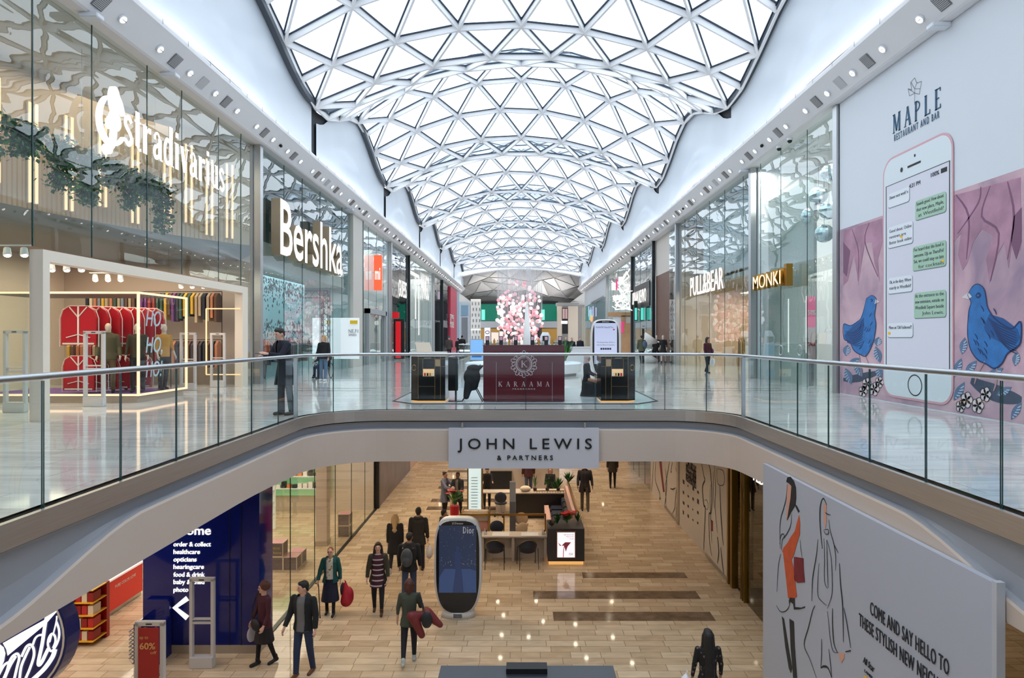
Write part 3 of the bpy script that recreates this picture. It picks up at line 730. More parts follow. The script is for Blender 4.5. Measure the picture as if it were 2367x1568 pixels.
# display window edged in light
dw = T('display_case', 'projecting glass display case outlined with white light beside the left entrance', 'display case', (-10.4, 17, 0))
x0, x1, y0, y1, z0, z1 = -13.6, -9.42, 15.75, 18.0, .2, 2.72
m = Mb(); t_ = .05
for (xa, xb, yc, yd, za, zb_) in ((x0, x1, y0, y0, z0, z0), (x0, x1, y0, y0, z1, z1), (x1, x1, y0, y1, z0, z0), (x1, x1, y0, y1, z1, z1), (x1, x1, y0, y0, z0, z1), (x1, x1, y1, y1, z0, z1)):
    m.box(xa - t_ / 2, xb + t_ / 2, yc - t_ / 2, yd + t_ / 2, za - t_ / 2, zb_ + t_ / 2)
m.build('light_frame', M_warmled, dw)
B('plinth', mat('plinth_stone', (176, 168, 156), .4), dw, x0, x1 - .08, y0 + .08, y1, 0, .16); B('floor_panel', mat('violet_carpet', (112, 76, 140), .8), dw, x0, x1 - .03, y0 + .03, y1, .17, .2)
B('top_panel', mat('case_top', (120, 112, 104), .5), dw, x0, x1 - .05, y0 + .05, y1, z1, z1 + .04)
g = Mb(); g.quad((x0, y0, z0), (x1, y0, z0), (x1, y0, z1), (x0, y0, z1)); g.quad((x1, y0, z0), (x1, y1, z0), (x1, y1, z1), (x1, y0, z1)); g.build('glass', glassmat('case_glass', (240, 246, 244), .5, base=.02), dw)
HP = Pl('L', -9.40)
for i, (v, s_) in enumerate(((738, 'HO,'), (800, 'HO,'), (857, 'HO!'))): text(HP, s_, 0, 0, .42, mat('ho_blue', (170, 196, 206), .4), 'lettering', dw, px=(336, v + 16, 374), ext=.006, bold=.0, shear=.25)
light('AREA', (-11.5, 16.9, 2.66), 55, WARM, size=3.4, sy=1.6, name='case_lamp')
# red jackets hung in a row inside it, with clear outlines
redm = mat('red_satin', (186, 32, 48), .35); wht = mat('trim_white', (235, 232, 228), .5); clr = mat('clear_plastic_edge', (232, 214, 214), .2)
def jacket_proto(name, z, h, w):
    t = T(name, 'x', 'jacket', (0, 0, 0))
    m = Mb(); o_ = [(-w, 0), (-w, h * .7), (-w * .86, h * .9), (-w * .5, h), (w * .5, h), (w * .86, h * .9), (w, h * .7), (w, 0)]
    m.prism([(x, -.03, z_) for x, z_ in o_], (0, .06, 0)); m.build('body', redm, t)
    m = Mb(); m.box(-.02, .02, -.045, -.035, 0, h); m.beam((-.22, -.04, h * .98), (0, -.04, h * .72), .02, .03, (0, 1, 0)); m.beam((.22, -.04, h * .98), (0, -.04, h * .72), .02, .03, (0, 1, 0)); m.box(-w * .9, w * .9, -.045, -.035, .02, .06)
    m.beam((-.3, -.04, h * .2), (0, -.04, h * .28), .02, .03, (0, 1, 0)); m.beam((.3, -.04, h * .2), (0, -.04, h * .28), .02, .03, (0, 1, 0)); m.build('piping', wht, t)
    e = 1.12; m = Mb(); m.tube([(x * e, 0, z_ * 1.05 - .04) for x, z_ in o_], .012, 5); m.build('outline', clr, t)
    return t
jp = jacket_proto('jacket_cutout', 0, .98, .44); first_j = True
for row, (z, n_, sc_) in enumerate(((1.42, 7, 1.0), (.28, 6, .88))):
    for i in range(n_):
        lab = '%s row of red jackets in the lit case, number %s from the front' % (('upper', 'lower')[row], ('one', 'two', 'three', 'four', 'five', 'six', 'seven')[i])
        loc = (-11.15 + i * .16 + row * .0, 16.15 + i * .22, z)
        if first_j: jp.location = loc; jp['label'] = lab; jp['group'] = 'red jackets in the lit display case'; first_j = False
        else: put(jp, loc, 0, lab, 'red jackets in the lit display case', sc_)
# security gates at the entrances
gate_n = [0]
gp = T('security_gate', 'grey security gate', 'security gate', (0, 0, 0))
gm = mat('gate_white', (206, 204, 204), .4)
m = Mb(); m.box(-.24, -.18, -.04, .04, .2, 1.75); m.box(.18, .24, -.04, .04, .2, 1.75); m.box(-.24, .24, -.04, .04, 1.70, 1.77); m.box(-.2, .2, -.03, .03, .86, .90); m.box(-.2, .2, -.03, .03, .94, .97); m.build('frame', gm, gp)
B('base', gm, gp, -.23, .23, -.08, .08, 0, .22, bevel=.01); B('tag_plate', M_dkmetal, gp, -.05, .05, -.045, -.04, 1.725, 1.745)
def gate(x, y, z, label, sc=1, rz=0):
    gate_n[0] += 1
    if gate_n[0] == 1: gp.location = (x, y, z); gp['label'] = label; gp['group'] = 'security gates'; gp.rotation_euler.z = rz
    else: put(gp, (x, y, z), rz, label, 'security gates')
gate(-10.0, 15.0, 0, 'grey security gate standing before the lit display case')
gate(-10.9, 13.8, 0, 'grey security gate at the far left behind the portal jamb')
gate(-10.2, 19.6, 0, 'grey security gate just right of the lit display case')
gate(-9.9, 20.9, 0, 'grey security gate nearest the right jamb of the cream portal')
# track lights inside
tl = T('track_light', 'x', 'track light', (0, 0, 0)); M_tl = mat('spot_white', (225, 222, 218), .4)
Mb().box(-.5, .5, -.02, .02, 0, .03).build('track', M_tl, tl)
for k in (-.35, 0, .35): o = Mb().cone((k, 0, -.05), (k + .05, -.06, -.2), .06, .075, 10).build('spot_head', M_tl, tl); Mb().cone((k + .05, -.06, -.2), (k + .052, -.063, -.205), .06, .06, 10).build('lens', M_lamp, o)
tls = [((-10.6, 13.2, 3.5), 'track light with three spots nearest the cream jamb'), ((-10.8, 15.2, 3.4), 'track light with three spots above the lit case'), ((-11.5, 17.8, 3.4), 'track light with three spots behind the lit case'), ((-12.6, 14.2, 3.6), 'track light with three spots deep in the left shop'), ((-10.4, 20.2, 3.4), 'track light with three spots near the right jamb')]
for i, (loc, lab) in enumerate(tls):
    if i == 0: tl.location = loc; tl['label'] = lab; tl['group'] = 'track lights in the left shop'
    else: put(tl, loc, 0, lab, 'track lights in the left shop')
for loc, _ in tls: light('SPOT', (loc[0], loc[1], loc[2] - .3), 60, WARM, size=.05, angle=2.4, name='track_lamp')
for i, (x, y, z) in enumerate(((-10.3, 13.5, 3.52), (-11.2, 15.2, 3.42), (-11.6, 17.8, 3.42), (-12.6, 14.2, 3.62), (-10.4, 20.2, 3.42))): Mb().tube([(x, y, z), (x, y, 4.32)], .008, 5).build('hanger', M_tl, [o for o in COL.objects if o.get('label') == tls[i][1]][0]) if i > 99 else None
# clothes rails along the back and side
cols = [(58, 58, 66), (168, 150, 126), (206, 190, 170), (96, 70, 58), (120, 130, 150), (150, 60, 60), (200, 160, 60), (40, 44, 60), (110, 60, 120), (220, 214, 206), (60, 84, 74), (180, 120, 90)]
cm = [mat('cloth_%d' % i, c, .85) for i, c in enumerate(cols)]
def rack(x, y, L, along, z, label, seed, palette=None, hgt=1.0, group=None):
    rr = random.Random(seed); t = T('clothes_rack', label, 'clothes rack', (x, y, z), group)
    d = Vector((0, 1, 0)) if along == 'y' else Vector((1, 0, 0)); e = Vector((1, 0, 0)) if along == 'y' else Vector((0, 1, 0)); o0 = Vector((x, y, z))
    m = Mb(); m.tube([o0 + Vector((0, 0, 1.55)), o0 + d * L + Vector((0, 0, 1.55))], .015, 6)
    for q in (0, 1): m.tube([o0 + d * L * q, o0 + d * L * q + Vector((0, 0, 1.55))], .015, 6)
    m.build('rail', M_dkmetal, t)
    n = int(L / .13)
    for i in range(n):
        p = o0 + d * (.08 + i * .13); w = rr.uniform(.17, .23); h = hgt * rr.uniform(.7, 1); k = rr.choice(palette or range(12)); m = Mb()
        pts = [(-w, 1.36), (-.05, 1.5), (.05, 1.5), (w, 1.36), (w * .95, 1.5 - h), (-w * .95, 1.5 - h)]
        m.prism([p + e * a - d * .04 + Vector((0, 0, b)) for a, b in pts], d * .08); m.build('garment', cm[k], t)
    return t
rack(-15.4, 10.5, 5.5, 'y', 0, 'long rail of mixed clothes along the back wall of the left shop', 1)
rack(-15.4, 10.5, 5.5, 'y', 1.62, 'upper rail of clothes high on the back wall of the left shop', 2, hgt=.6)
rack(-13.4, 19.0, 3.0, 'x', 0, 'rail of patterned clothes behind the right side of the lit case', 3, [1, 5, 6, 11, 3])
rack(-12.9, 11.6, 1.8, 'y', 0, 'rail of pale coats beside the cream jamb', 4, [1, 2, 9])
rack(-14.6, 21.6, 4.5, 'x', 0, 'rail of dark clothes on the far party wall of the left shop', 5, [0, 7, 3, 11])
rack(-14.6, 21.6, 4.5, 'x', 1.62, 'upper rail of clothes on the far party wall of the left shop', 6)
# door frame of light at the right of the case
fr = T('fitting_room_light', 'slim warm light frame around the fitting opening right of the lit case', 'light', (-10.6, 21.5, 0))
m = Mb(); P1 = Pl('Y', 21.0)
for a, b in (((478, 714), (556, 714)), ((478, 866), (556, 866)), ((478, 714), (478, 866))): P1.line(m, [a, b], .035, .05, .03)
m.build('tube', glow('amber_led', (255, 205, 150), 1.4), fr)
# ---------------- left 2: the shop with the big bevelled lettering
shell('L', 22.6, yl(810), 7, mat('teal_wall', (150, 182, 188), .5), mat('teal_side', (158, 178, 180), .5), 5.2)
y_ = [22.65, 25.1, 27.2, 29.6, 31.6, 33.2, yl(812)]
panes('L', y_, 0, CZ, M_shop)
bs = T('shop_sign', 'huge white block letters with tan sides on the second left shopfront', 'sign', (-9, 27, 6))
LB = Pl('L', -8.86)
def thick(body, px, cap, mf, ms, par, ext, sp=1.):
    a, b = LB.ab(px[0], px[1]); w = LB.ab(px[2], px[1])[0] - a
    me, w2 = text_mesh(body, cap, w, ext / 2, .012, sp); me.transform(LB.mtx(a, b, -ext / 2)); me.name = 'lettering'; me.materials.clear(); me.materials.append(mf); me.materials.append(ms)
    for p in me.polygons: p.material_index = 0 if p.normal.x > .9 else 1
    return link(me, 'lettering', par)
thick('Bershka', (648, 585, 792), 2.12, M_whiteled, mat('bronze_side', (172, 152, 124), .5), bs, .34)
# printed band of dark stars and a tiled wall inside
tw = st(Mb().box(-10.7, -10.6, 22.9, 31.3, .0, 4.25).build('wall_shop', mat('powder_blue_wall', (158, 196, 204), .4)))
sb = Mb(); rr = random.Random(5)
for i in range(900):
    y = rr.uniform(23.1, 31.1); z = 4.1 - abs(rr.gauss(0, .5)) if rr.random() < .6 else 1.95 + rr.gauss(0, .25); s1 = rr.uniform(.02, .07)
    sb.box(-10.598, -10.59, y - s1, y + s1, z - s1 * .3, z + s1 * .3); sb.box(-10.598, -10.588, y - s1 * .3, y + s1 * .3, z - s1, z + s1)
tag(sb.build('star_stickers', M_dark), 'scattered dark star stickers on the powder blue wall behind the glass', 'wall stickers', kind='stuff')
st(Mb().box(-12.9, -9.6, 22.7, 34.6, 4.3, 5.2).build('ceiling', mat('warm_white', (206, 198, 190), .6)))
tr = T('lattice_tower', 'black lattice truss tower inside the second left shop', 'truss', (-9.9, 32.4, 0)); m = Mb()
for dx, dy in ((-.16, -.16), (.16, -.16), (.16, .16), (-.16, .16)): m.box(-9.9 + dx - .025, -9.9 + dx + .025, 32.4 + dy - .025, 32.4 + dy + .025, 0, 4)
for k in range(13):
    z = k * .3
    for (a, b), (c, d) in (((-.16, -.16), (.16, -.16)), ((.16, -.16), (.16, .16)), ((-.16, .16), (-.16, -.16))): m.beam((-9.9 + a, 32.4 + b, z), (-9.9 + c, 32.4 + d, z + .3), .02, .02); m.beam((-9.9 + a, 32.4 + b, z + .3), (-9.9 + c, 32.4 + d, z), .02, .02)
m.build('truss', M_black, tr)
hb = T('lattice_beam', 'black lattice truss beam reaching left from the tower', 'truss', (-11.4, 32.4, 3.9)); m = Mb(); m.box(-13, -9.7, 32.2, 32.25, 3.6, 3.65); m.box(-13, -9.7, 32.2, 32.25, 3.95, 4.0)
for k in range(10): m.beam((-13 + k * .33, 32.22, 3.6), (-12.67 + k * .33, 32.22, 4), .02, .02); m.beam((-13 + k * .33, 32.22, 4), (-12.67 + k * .33, 32.22, 3.6), .02, .02)
m.build('truss', M_black, hb)
bp_ = T('poster_board', 'white poster board with a yellow tab in the second left shop', 'board', (-10.4, 33, 0)); P2 = Pl('Y', 33.0)
fbox('panel', mat('board_white', (235, 238, 240), .5, emit=(235, 240, 245), es=.35), bp_, 722, 735, 830, 830, 33, .06)
fbox('tab', mat('tab_yellow', (244, 200, 40), .5), bp_, 809, 741, 826, 749, 32.9, .05); text(P2, 'NE.F1', 0, 0, .2, M_concrete, 'lettering', bp_, px=(806, 770, 828)); text(P2, 'SPEED', 0, 0, .12, M_concrete, 'lettering', bp_, px=(806, 777, 824))
rack(-10.33, 25.6, 3, 'y', 0, 'rail of dark knitwear below the star wall', 8, [0, 7, 5, 4]); rack(-10.33, 28.9, 2.2, 'y', 0, 'rail of coats at the far end of the star wall', 9, [0, 7, 9, 3])
st(Mb().box(-9.9, -9.15, yl(833), yl(810), 0, CZ).build('wall_pillar', mat('pillar_taupe', (196, 192, 184), .5)))
post('L', yl(833), w=.05, m=M_glassedge)
# ---------------- left 3: orange banner shop
shell('L', yl(833), yl(900), 7, mat('mi_back', (206, 214, 216), .5), M_white)
panes('L', [yl(834), yl(852), yl(870), yl(886), yl(899)], 0, CZ, M_shop); post('L', yl(900), w=.12)
ms = T('hanging_sign', 'glowing orange-red vertical light box with two white letters on the third left shopfront', 'sign', (-9, 40, 3)); MO = mat('orange_lightbox', (255, 92, 56), .5, emit=(255, 92, 56), es=.9)
P3 = Pl('Y', 40.2); fbox('light_box', MO, ms, 864, 590, 882, 671, 40.2, .25)
text(P3, 'mi', 0, 0, .8, M_whiteled, 'lettering', ms, px=(867, 646, 879), bold=.02, c=.02)
fp = T('entrance_frame', 'plain grey entrance portal below the orange sign', 'door frame', (-9.3, 41, 0)); gmm = mat('portal_grey', (160, 162, 164), .5)
P4 = Pl('L', -9.16); m = Mb(); a0, _ = P4.ab(856, 800); a1, _ = P4.ab(892, 800)
m.box(-9.5, -9.16, a0 - .3, a0, 0, 3.4); m.box(-9.5, -9.16, a1, a1 + .3, 0, 3.4); m.box(-9.5, -9.16, a0 - .3, a1 + .3, 3.1, 3.4); m.build('frame', gmm, fp); B('leaf_panel', mat('portal_leaf', (178, 180, 182), .4), fp, -9.46, -9.36, a0, a1 - 1.2, 0, 3.1)
# ---------------- left 4: dark shop with red doorway
shell('L', yl(900), yl(943), 7, mat('guess_back', (64, 62, 66), .4), M_dark, 6)
panes('L', [yl(901), yl(914), yl(926), yl(942)], 0, CZ, M_shopdim); post('L', yl(943), w=.1, m=M_dkmetal)
gs = T('shop_sign', 'white illuminated five letter shop name on the dark fourth left shopfront', 'sign', (-9, 48, 5)); text(LP, 'GUESS', 0, 0, 1.3, M_whiteled, 'lettering', gs, px=(915, 684, 934), bold=.0, c=.2, ext=.01)
rd = T('doorway_surround', 'black doorway with a bright red inner panel in the dark fourth left shopfront', 'door frame', (-9.2, 48, 0))
fbox('frame', M_black, rd, 910, 738, 934, 830, 46.2, .3); fbox('red_panel', mat('red_gloss', (220, 30, 40), .3, emit=(220, 30, 40), es=.4), rd, 914, 743, 926, 828, 46.1, .1); fbox('red_panel', MATS['red_gloss'], rd, 903, 722, 922, 736, 46.3, .1)
# ---------------- left 5: pale shop
shell('L', yl(943), yl(1001), 7, mat('pale_back', (226, 226, 214), .5), M_white)
panes('L', [yl(944), yl(960), yl(975), yl(990), yl(1000)], 0, CZ, M_shop); post('L', yl(1001), w=.1)
ks = T('shop_sign', 'white glowing shop name on the pale fifth left shopfront beside the light strips', 'sign', (-9, 58, 5)); text(LP, 'MANGO', 0, 0, 2.4, M_whiteled, 'lettering', ks, px=(968, 688, 987), bold=.0, c=.2)
vl = T('light_strip', 'tall white light strip framing the pale fifth left shopfront', 'light', (-9.3, 57, 0)); m = Mb(); P5 = Pl('L', -9.32)
for a, b in (((960, 640), (960, 738)), ((967.5, 640), (967.5, 775)), ((945, 628), (967, 640))): P5.line(m, [a, b], .28, .05, .03)
m.build('tube', M_whiteled, vl)
shell('L', yl(1001), yl(1038), 7, mat('mid_back', (150, 150, 146), .5), M_dark)
panes('L', [yl(1002), yl(1011), yl(1020), yl(1029), yl(1038)], 0, CZ, M_shopdim); post('L', yl(1021), w=.15, m=M_dkmetal)
qs = T('shop_sign', 'small square framed sign on the sixth left shopfront', 'sign', (-9, 73, 5)); fbox('panel', mat('mauve_grey', (196, 176, 190), .5, emit=(200, 180, 195), es=.4), qs, 1009, 674, 1016, 692, 72, .2)
dd = T('doorway_surround', 'tall narrow black doorway in the sixth left shopfront', 'door frame', (-9.3, 72, 0)); fbox('frame', M_black, dd, 1006, 745, 1017, 812, 71, .3)
rh = T('hoarding', 'crimson hoarding with pale lettering near the far end of the left side', 'hoarding', (-9.2, 86, 0)); B('panel', mat('crimson', (200, 62, 88), .5), rh, -9.4, -9.1, yl(1038), yl(1053), 0, CZ - .1)
text(Pl('L', -9.1), 'Hotel', 0, 0, 1.2, wht, 'lettering', rh, px=(1040, 757, 1049)); text(Pl('L', -9.1), 'COMING', 0, 0, .6, wht, 'lettering', rh, px=(1040, 736, 1049))
bh = T('hoarding', 'pale blue shopfront with a white doorway at the far end of the left side', 'hoarding', (-9.2, 100, 0)); B('panel', mat('pale_blue', (150, 184, 204), .5), bh, -9.4, -9.1, yl(1053), 93.9, 0, CZ - .1)
bh2 = T('shopfront', 'white arched doorway beyond the pale blue hoarding', 'shopfront', (-9.2, 100, 0)); fbox('frame', M_white, bh2, 1060, 698, 1086, 812, 95, .3); fbox('panel', mat('pale_blue', (150, 184, 204), .5), bh2, 1066, 706, 1082, 730, 94.9, .1); fbox('opening', M_concrete, bh2, 1067, 734, 1081, 810, 94.9, .1)
# ================================================================== right side
st(Mb().box(9.2, 9.4, -12, 10.95, 0, CZ).build('wall_right', M_white))
# hoarding with the phone and birds
ho = T('hoarding', 'white restaurant hoarding printed with a giant phone and blue birds', 'hoarding', (9.3, 15, 0)); HB = mat('hoarding_white', (214, 220, 228), .6)
y0, y1 = 11.0, 18.5; B('panel', HB, ho, 9.2, 9.35, y0, y1, 0, CZ - .01)
def pink_mat():
    m = mat('pink_watercolour', (190, 150, 165), .6); n = m.node_tree.nodes; l = m.node_tree.links; b = n['Principled BSDF']
    t = n.new('ShaderNodeTexCoord'); z = n.new('ShaderNodeTexNoise'); z.inputs['Scale'].default_value = .8; z.inputs['Detail'].default_value = 6; z.inputs['Distortion'].default_value = .8
    r = n.new('ShaderNodeValToRGB'); e = r.color_ramp.elements; e[0].position = .3; e[0].color = rgb((150, 128, 150)); e[1].position = .72; e[1].color = rgb((212, 180, 188)); x = e.new(.5); x.color = rgb((190, 158, 172))
    l.new(t.outputs['Object'], z.inputs['Vector']); l.new(z.outputs['Fac'], r.inputs['Fac']); l.new(r.outputs['Color'], b.inputs['Base Color']); return m
PK = pink_mat(); m = Mb(); RP.poly(m, [(-y1 + .02, 0.02), (-y0, 0.02), (-y0, 4.72), (-y1 + .02, 4.72)], .004, .003, px=False); m.build('pink_field', PK, ho)
def art(name, mt, polys=(), lines=(), par=None, pl=RP, c=.01):
    if len(polys) + len(lines) > 1 and (len(polys) in range(2, 17) or len(lines) in range(2, 5)) and not (polys and lines):
        for p in polys: art(name, mt, [p], (), par, pl, c)
        for p in lines: art(name, mt, (), [p], par, pl, c)
        return
    m = Mb()
    for p in polys: pl.poly(m, p, c, .003)
    for pts, w in lines: pl.line(m, curve(pts, 4) if len(pts) > 2 else pts, w, c, .003, taper=len(pts) > 2)
    return m.build(name, mt, par)
lm1 = mat('leaf_rose', (170, 128, 150), .6, noise=.25, nscale=2); lm2 = mat('leaf_plum', (122, 82, 110), .6); skyb = mat('bird_blue', (44, 112, 178), .6, noise=.18, nscale=5); navy = mat('bird_navy', (22, 48, 96), .6)
slate = mat('slate_branch', (62, 74, 96), .6); bleaf = mat('blue_leaf', (92, 116, 148), .6, noise=.15, nscale=6); lite = mat('leaf_light', (182, 200, 222), .6); blossom = mat('blossom', (218, 206, 208), .6); ink = mat('ink', (28, 30, 36), .6); beakm = mat('beak', (210, 204, 206), .6); legm_ = mat('bird_leg', (176, 140, 140), .6)
art('leaf_print', lm1, [[(2205, 452), (2360, 410), (2360, 580), (2340, 560), (2332, 620), (2322, 560), (2300, 600), (2288, 655), (2280, 600), (2296, 545), (2270, 530), (2250, 560), (2236, 610), (2226, 625), (2215, 590), (2222, 540), (2205, 560)], [(1950, 534), (2040, 505), (2040, 560), (2030, 600), (2034, 650), (2022, 610), (2016, 560), (2000, 560), (1992, 610), (1985, 660), (1978, 610), (1974, 590), (1960, 650), (1950, 660)]], par=ho, c=.008)
art('leaf_vein', lm2, [[(2345, 500), (2362, 480), (2362, 560), (2350, 600), (2338, 560)], [(1950, 560), (1966, 580), (1958, 640), (1950, 630)]], [([(2210, 450), (2240, 500), (2235, 600)], .05), ([(2290, 430), (2270, 500), (2310, 540), (2290, 650)], .05), ([(2330, 420), (2345, 500), (2330, 600)], .05), ([(2010, 515), (2000, 560), (2030, 640)], .04), ([(1970, 530), (1985, 580), (1984, 650)], .04), ([(2268, 432), (2262, 470), (2215, 540)], .04)], ho, c=.011)
bigb = [(2238, 682), (2250, 662), (2263, 657), (2276, 668), (2281, 690), (2285, 712), (2300, 735), (2322, 752), (2342, 760), (2361, 744), (2361, 790), (2348, 806), (2330, 818), (2318, 840), (2300, 852), (2282, 842), (2262, 832), (2245, 808), (2238, 770), (2241, 720), (2246, 700)]
smb = [(2004, 690), (2016, 683), (2026, 690), (2026, 706), (2023, 730), (2026, 752), (2020, 790), (2004, 822), (1990, 820), (1975, 810), (1965, 790), (1952, 783), (1951, 750), (1968, 753), (1990, 738), (1998, 715)]
art('bird', skyb, [bigb, smb], par=ho, c=.014)
art('bird_wing', mat('bird_wing_blue', (26, 82, 142), .6), [[(2160 + x / 2.488, 640 + y / 2.488) for x, y in ((290, 290), (320, 215), (400, 240), (480, 300), (498, 350), (470, 390), (400, 385), (330, 350), (300, 320))], [(1953, 775), (1970, 757), (1990, 742), (1998, 734), (1999, 755), (1992, 785), (1975, 797), (1960, 793)]], par=ho, c=.016)
art('bird_beak', beakm, [[(2224, 688), (2240, 676), (2248, 686), (2240, 692)], [(2035, 698), (2025, 692), (2023, 703)]], par=ho, c=.016)
ln = [(bigb + bigb[:1], .03), (smb + smb[:1], .025)]
for i in range(9): ln.append(([(2285 + i * 3, 735 + i * 6), (2310 + i * 3, 752 + i * 7), (2352, 770 + i * 6)], .022)); ln.append(([(1955 + i * 2, 765 + i * 4), (1975 + i, 768 + i * 4), (1996, 748 + i * 6)], .018))
for i in range(14): u, v = R.uniform(2250, 2300), R.uniform(700, 830); ln.append(([(u, v), (u + 5, v + 7), (u + 7, v + 14)], .025)); u, v = R.uniform(1990, 2018), R.uniform(720, 800); ln.append(([(u, v), (u - 2, v + 5), (u - 5, v + 9)], .02))
ln += [([(2258, 682), (2263, 678), (2268, 683), (2262, 688), (2257, 683)], .04), ([(2013, 694), (2016, 692), (2018, 695), (2014, 698)], .03)]
art('bird_ink', navy, (), ln, ho, c=.018)
art('branch', slate, (), [([(2245, 880), (2280, 900), (2320, 915), (2362, 925)], .34), ([(1950, 878), (1985, 874), (2030, 862)], .22)], ho, c=.009)
lf = []
for (u, v, a, L) in ((2215, 850, 70, 46), (2228, 800, 80, 40), (2218, 905, 60, 50), (2245, 850, 50, 42), (2350, 950, 60, 48), (2322, 905, 30, 40), (2350, 830, 80, 34), (1962, 870, -70, 40), (1985, 855, -60, 38), (2030, 820, -75, 40), (2034, 860, -80, 36), (1958, 810, 80, 26), (2030, 790, 80, 22), (2300, 862, 28, 46), (1975, 838, 35, 36)):
    a = math.radians(a); lf.append([(u - L * math.cos(a) / 2 + L * t * math.cos(a) + sg_ * 9 * math.sin(PI * t) * math.sin(a), v + L * math.sin(a) / 2 - L * t * math.sin(a) + sg_ * 9 * math.sin(PI * t) * math.cos(a)) for sg_, tt in ((1, range(0, 7)), (-1, range(6, 0, -1))) for t in [q / 6 for q in tt]])
art('leaf', bleaf, lf, par=ho, c=.012)
art('leaf_highlight', lite, (), [([((p[1][0] + p[-1][0]) / 2 + q * (p[6][0] - p[0][0]) / 8, (p[1][1] + p[-1][1]) / 2 + q * (p[6][1] - p[0][1]) / 8), (p[1 + q][0], p[1 + q][1])], .02) for p in lf for q in range(0, 5)], ho, c=.015)
art('bird_leg', legm_, (), [([(2278, 835), (2262, 862), (2254, 888)], .045), ([(2306, 848), (2304, 885), (2298, 905)], .045), ([(1987, 820), (1991, 850), (1993, 868)], .035), ([(2000, 820), (2010, 845), (2013, 862)], .035)], ho, c=.016)
fl_ = []; fo = []
for (cx, cy, r_) in ((2236, 925, 13), (2262, 938, 13), (2280, 912, 12), (2222, 940, 10), (2005, 888, 10), (2022, 900, 11), (1996, 905, 9), (2034, 884, 9)):
    for k in range(5):
        a = 2 * PI * k / 5; pts = [(cx + r_ * .6 * math.cos(a) + r_ * .5 * math.cos(t), cy + r_ * .8 * math.sin(a) + r_ * .65 * math.sin(t)) for t in [2 * PI * i / 8 for i in range(8)]]; fl_.append(pts); fo.append((pts + pts[:1], .014))
art('blossom', blossom, fl_, par=ho, c=.013); art('blossom_ink', ink, (), fo, ho, c=.018)
# the phone
ph = T('phone_picture', 'flat phone picture', 'x'); bpy.data.objects.remove(ph)
def rr_(a0, b0, a1, b1, r, n=6): return [(a1 - r + r * math.cos(t), b1 - r + r * math.sin(t)) for t in [PI / 2 * i / n for i in range(n + 1)]] + [(a0 + r - r * math.sin(t), b1 - r + r * math.cos(t)) for t in [PI / 2 * i / n for i in range(n + 1)]] + [(a0 + r - r * math.cos(t), b0 + r - r * math.sin(t)) for t in [PI / 2 * i / n for i in range(n + 1)]] + [(a1 - r + r * math.sin(t), b0 + r - r * math.cos(t)) for t in [PI / 2 * i / n for i in range(n + 1)]]
pa0 = RP.ab(2043, 500)[0]; pa1 = RP.ab(2206, 500)[0]; pz0, pz1 = .14, 6.08
m = Mb(); RP.poly(m, rr_(pa0, pz0, pa1, pz1, .42), .021, .004, px=False); m.build('phone_rim', mat('rose_rim', (214, 164, 172), .5), ho)
m = Mb(); RP.poly(m, rr_(pa0 + .05, pz0 + .05, pa1 - .05, pz1 - .05, .38), .025, .004, px=False); pf = m.build('phone_face', mat('phone_white', (218, 228, 234), .5), ho)
sa0 = RP.ab(2051, 500)[0]; sa1 = RP.ab(2198, 500)[0]; sz0, sz1 = .86, 5.4
m = Mb(); RP.line(m, [(sa0, sz0), (sa0, sz1), (sa1, sz1), (sa1, sz0), (sa0, sz0)], .03, .03, .004, px=False); m.build('screen_border', ink, pf)
m = Mb(); RP.poly(m, [(sa0, sz0), (sa1, sz0), (sa1, sz1), (sa0, sz1)], .027, .003, px=False); m.build('screen', mat('screen_pale', (216, 218, 230), .5), pf)
cxa = (pa0 + pa1) / 2; m = Mb(); RP.line(m, [(cxa + .26 * math.cos(t), .5 + .24 * math.sin(t)) for t in [2 * PI * i / 24 for i in range(25)]], .025, .03, .004, px=False)
RP.line(m, [(cxa - .28, 5.66), (cxa + .22, 5.66)], .05, .03, .004, px=False); RP.poly(m, [(cxa - .52 + .05 * math.cos(t), 5.66 + .06 * math.sin(t)) for t in [2 * PI * i / 12 for i in range(12)]], .03, .004, px=False); RP.poly(m, [(cxa + .03 * math.cos(t), 5.86 + .035 * math.sin(t)) for t in [2 * PI * i / 12 for i in range(12)]], .03, .004, px=False); RP.poly(m, [(sa1 - .28, 5.2), (sa1 - .08, 5.2), (sa1 - .08, 5.3), (sa1 - .28, 5.3)], .032, .004, px=False)
m.build('phone_marks', ink, pf)
txg = mat('text_grey', (70, 76, 84), .6); gb = mat('bubble_green', (168, 202, 180), .5); wb = mat('bubble_white', (226, 232, 240), .5); sh_ = mat('bubble_rim', (120, 132, 138), .6)
text(RP, '4:21 PM', cxa, 5.14, .1, txg, 'lettering', pf, width=.42, c=.032, align='c', ext=.003); text(RP, '100%', sa1 - .62, 5.2, .1, txg, 'lettering', pf, width=.28, c=.032, ext=.003)
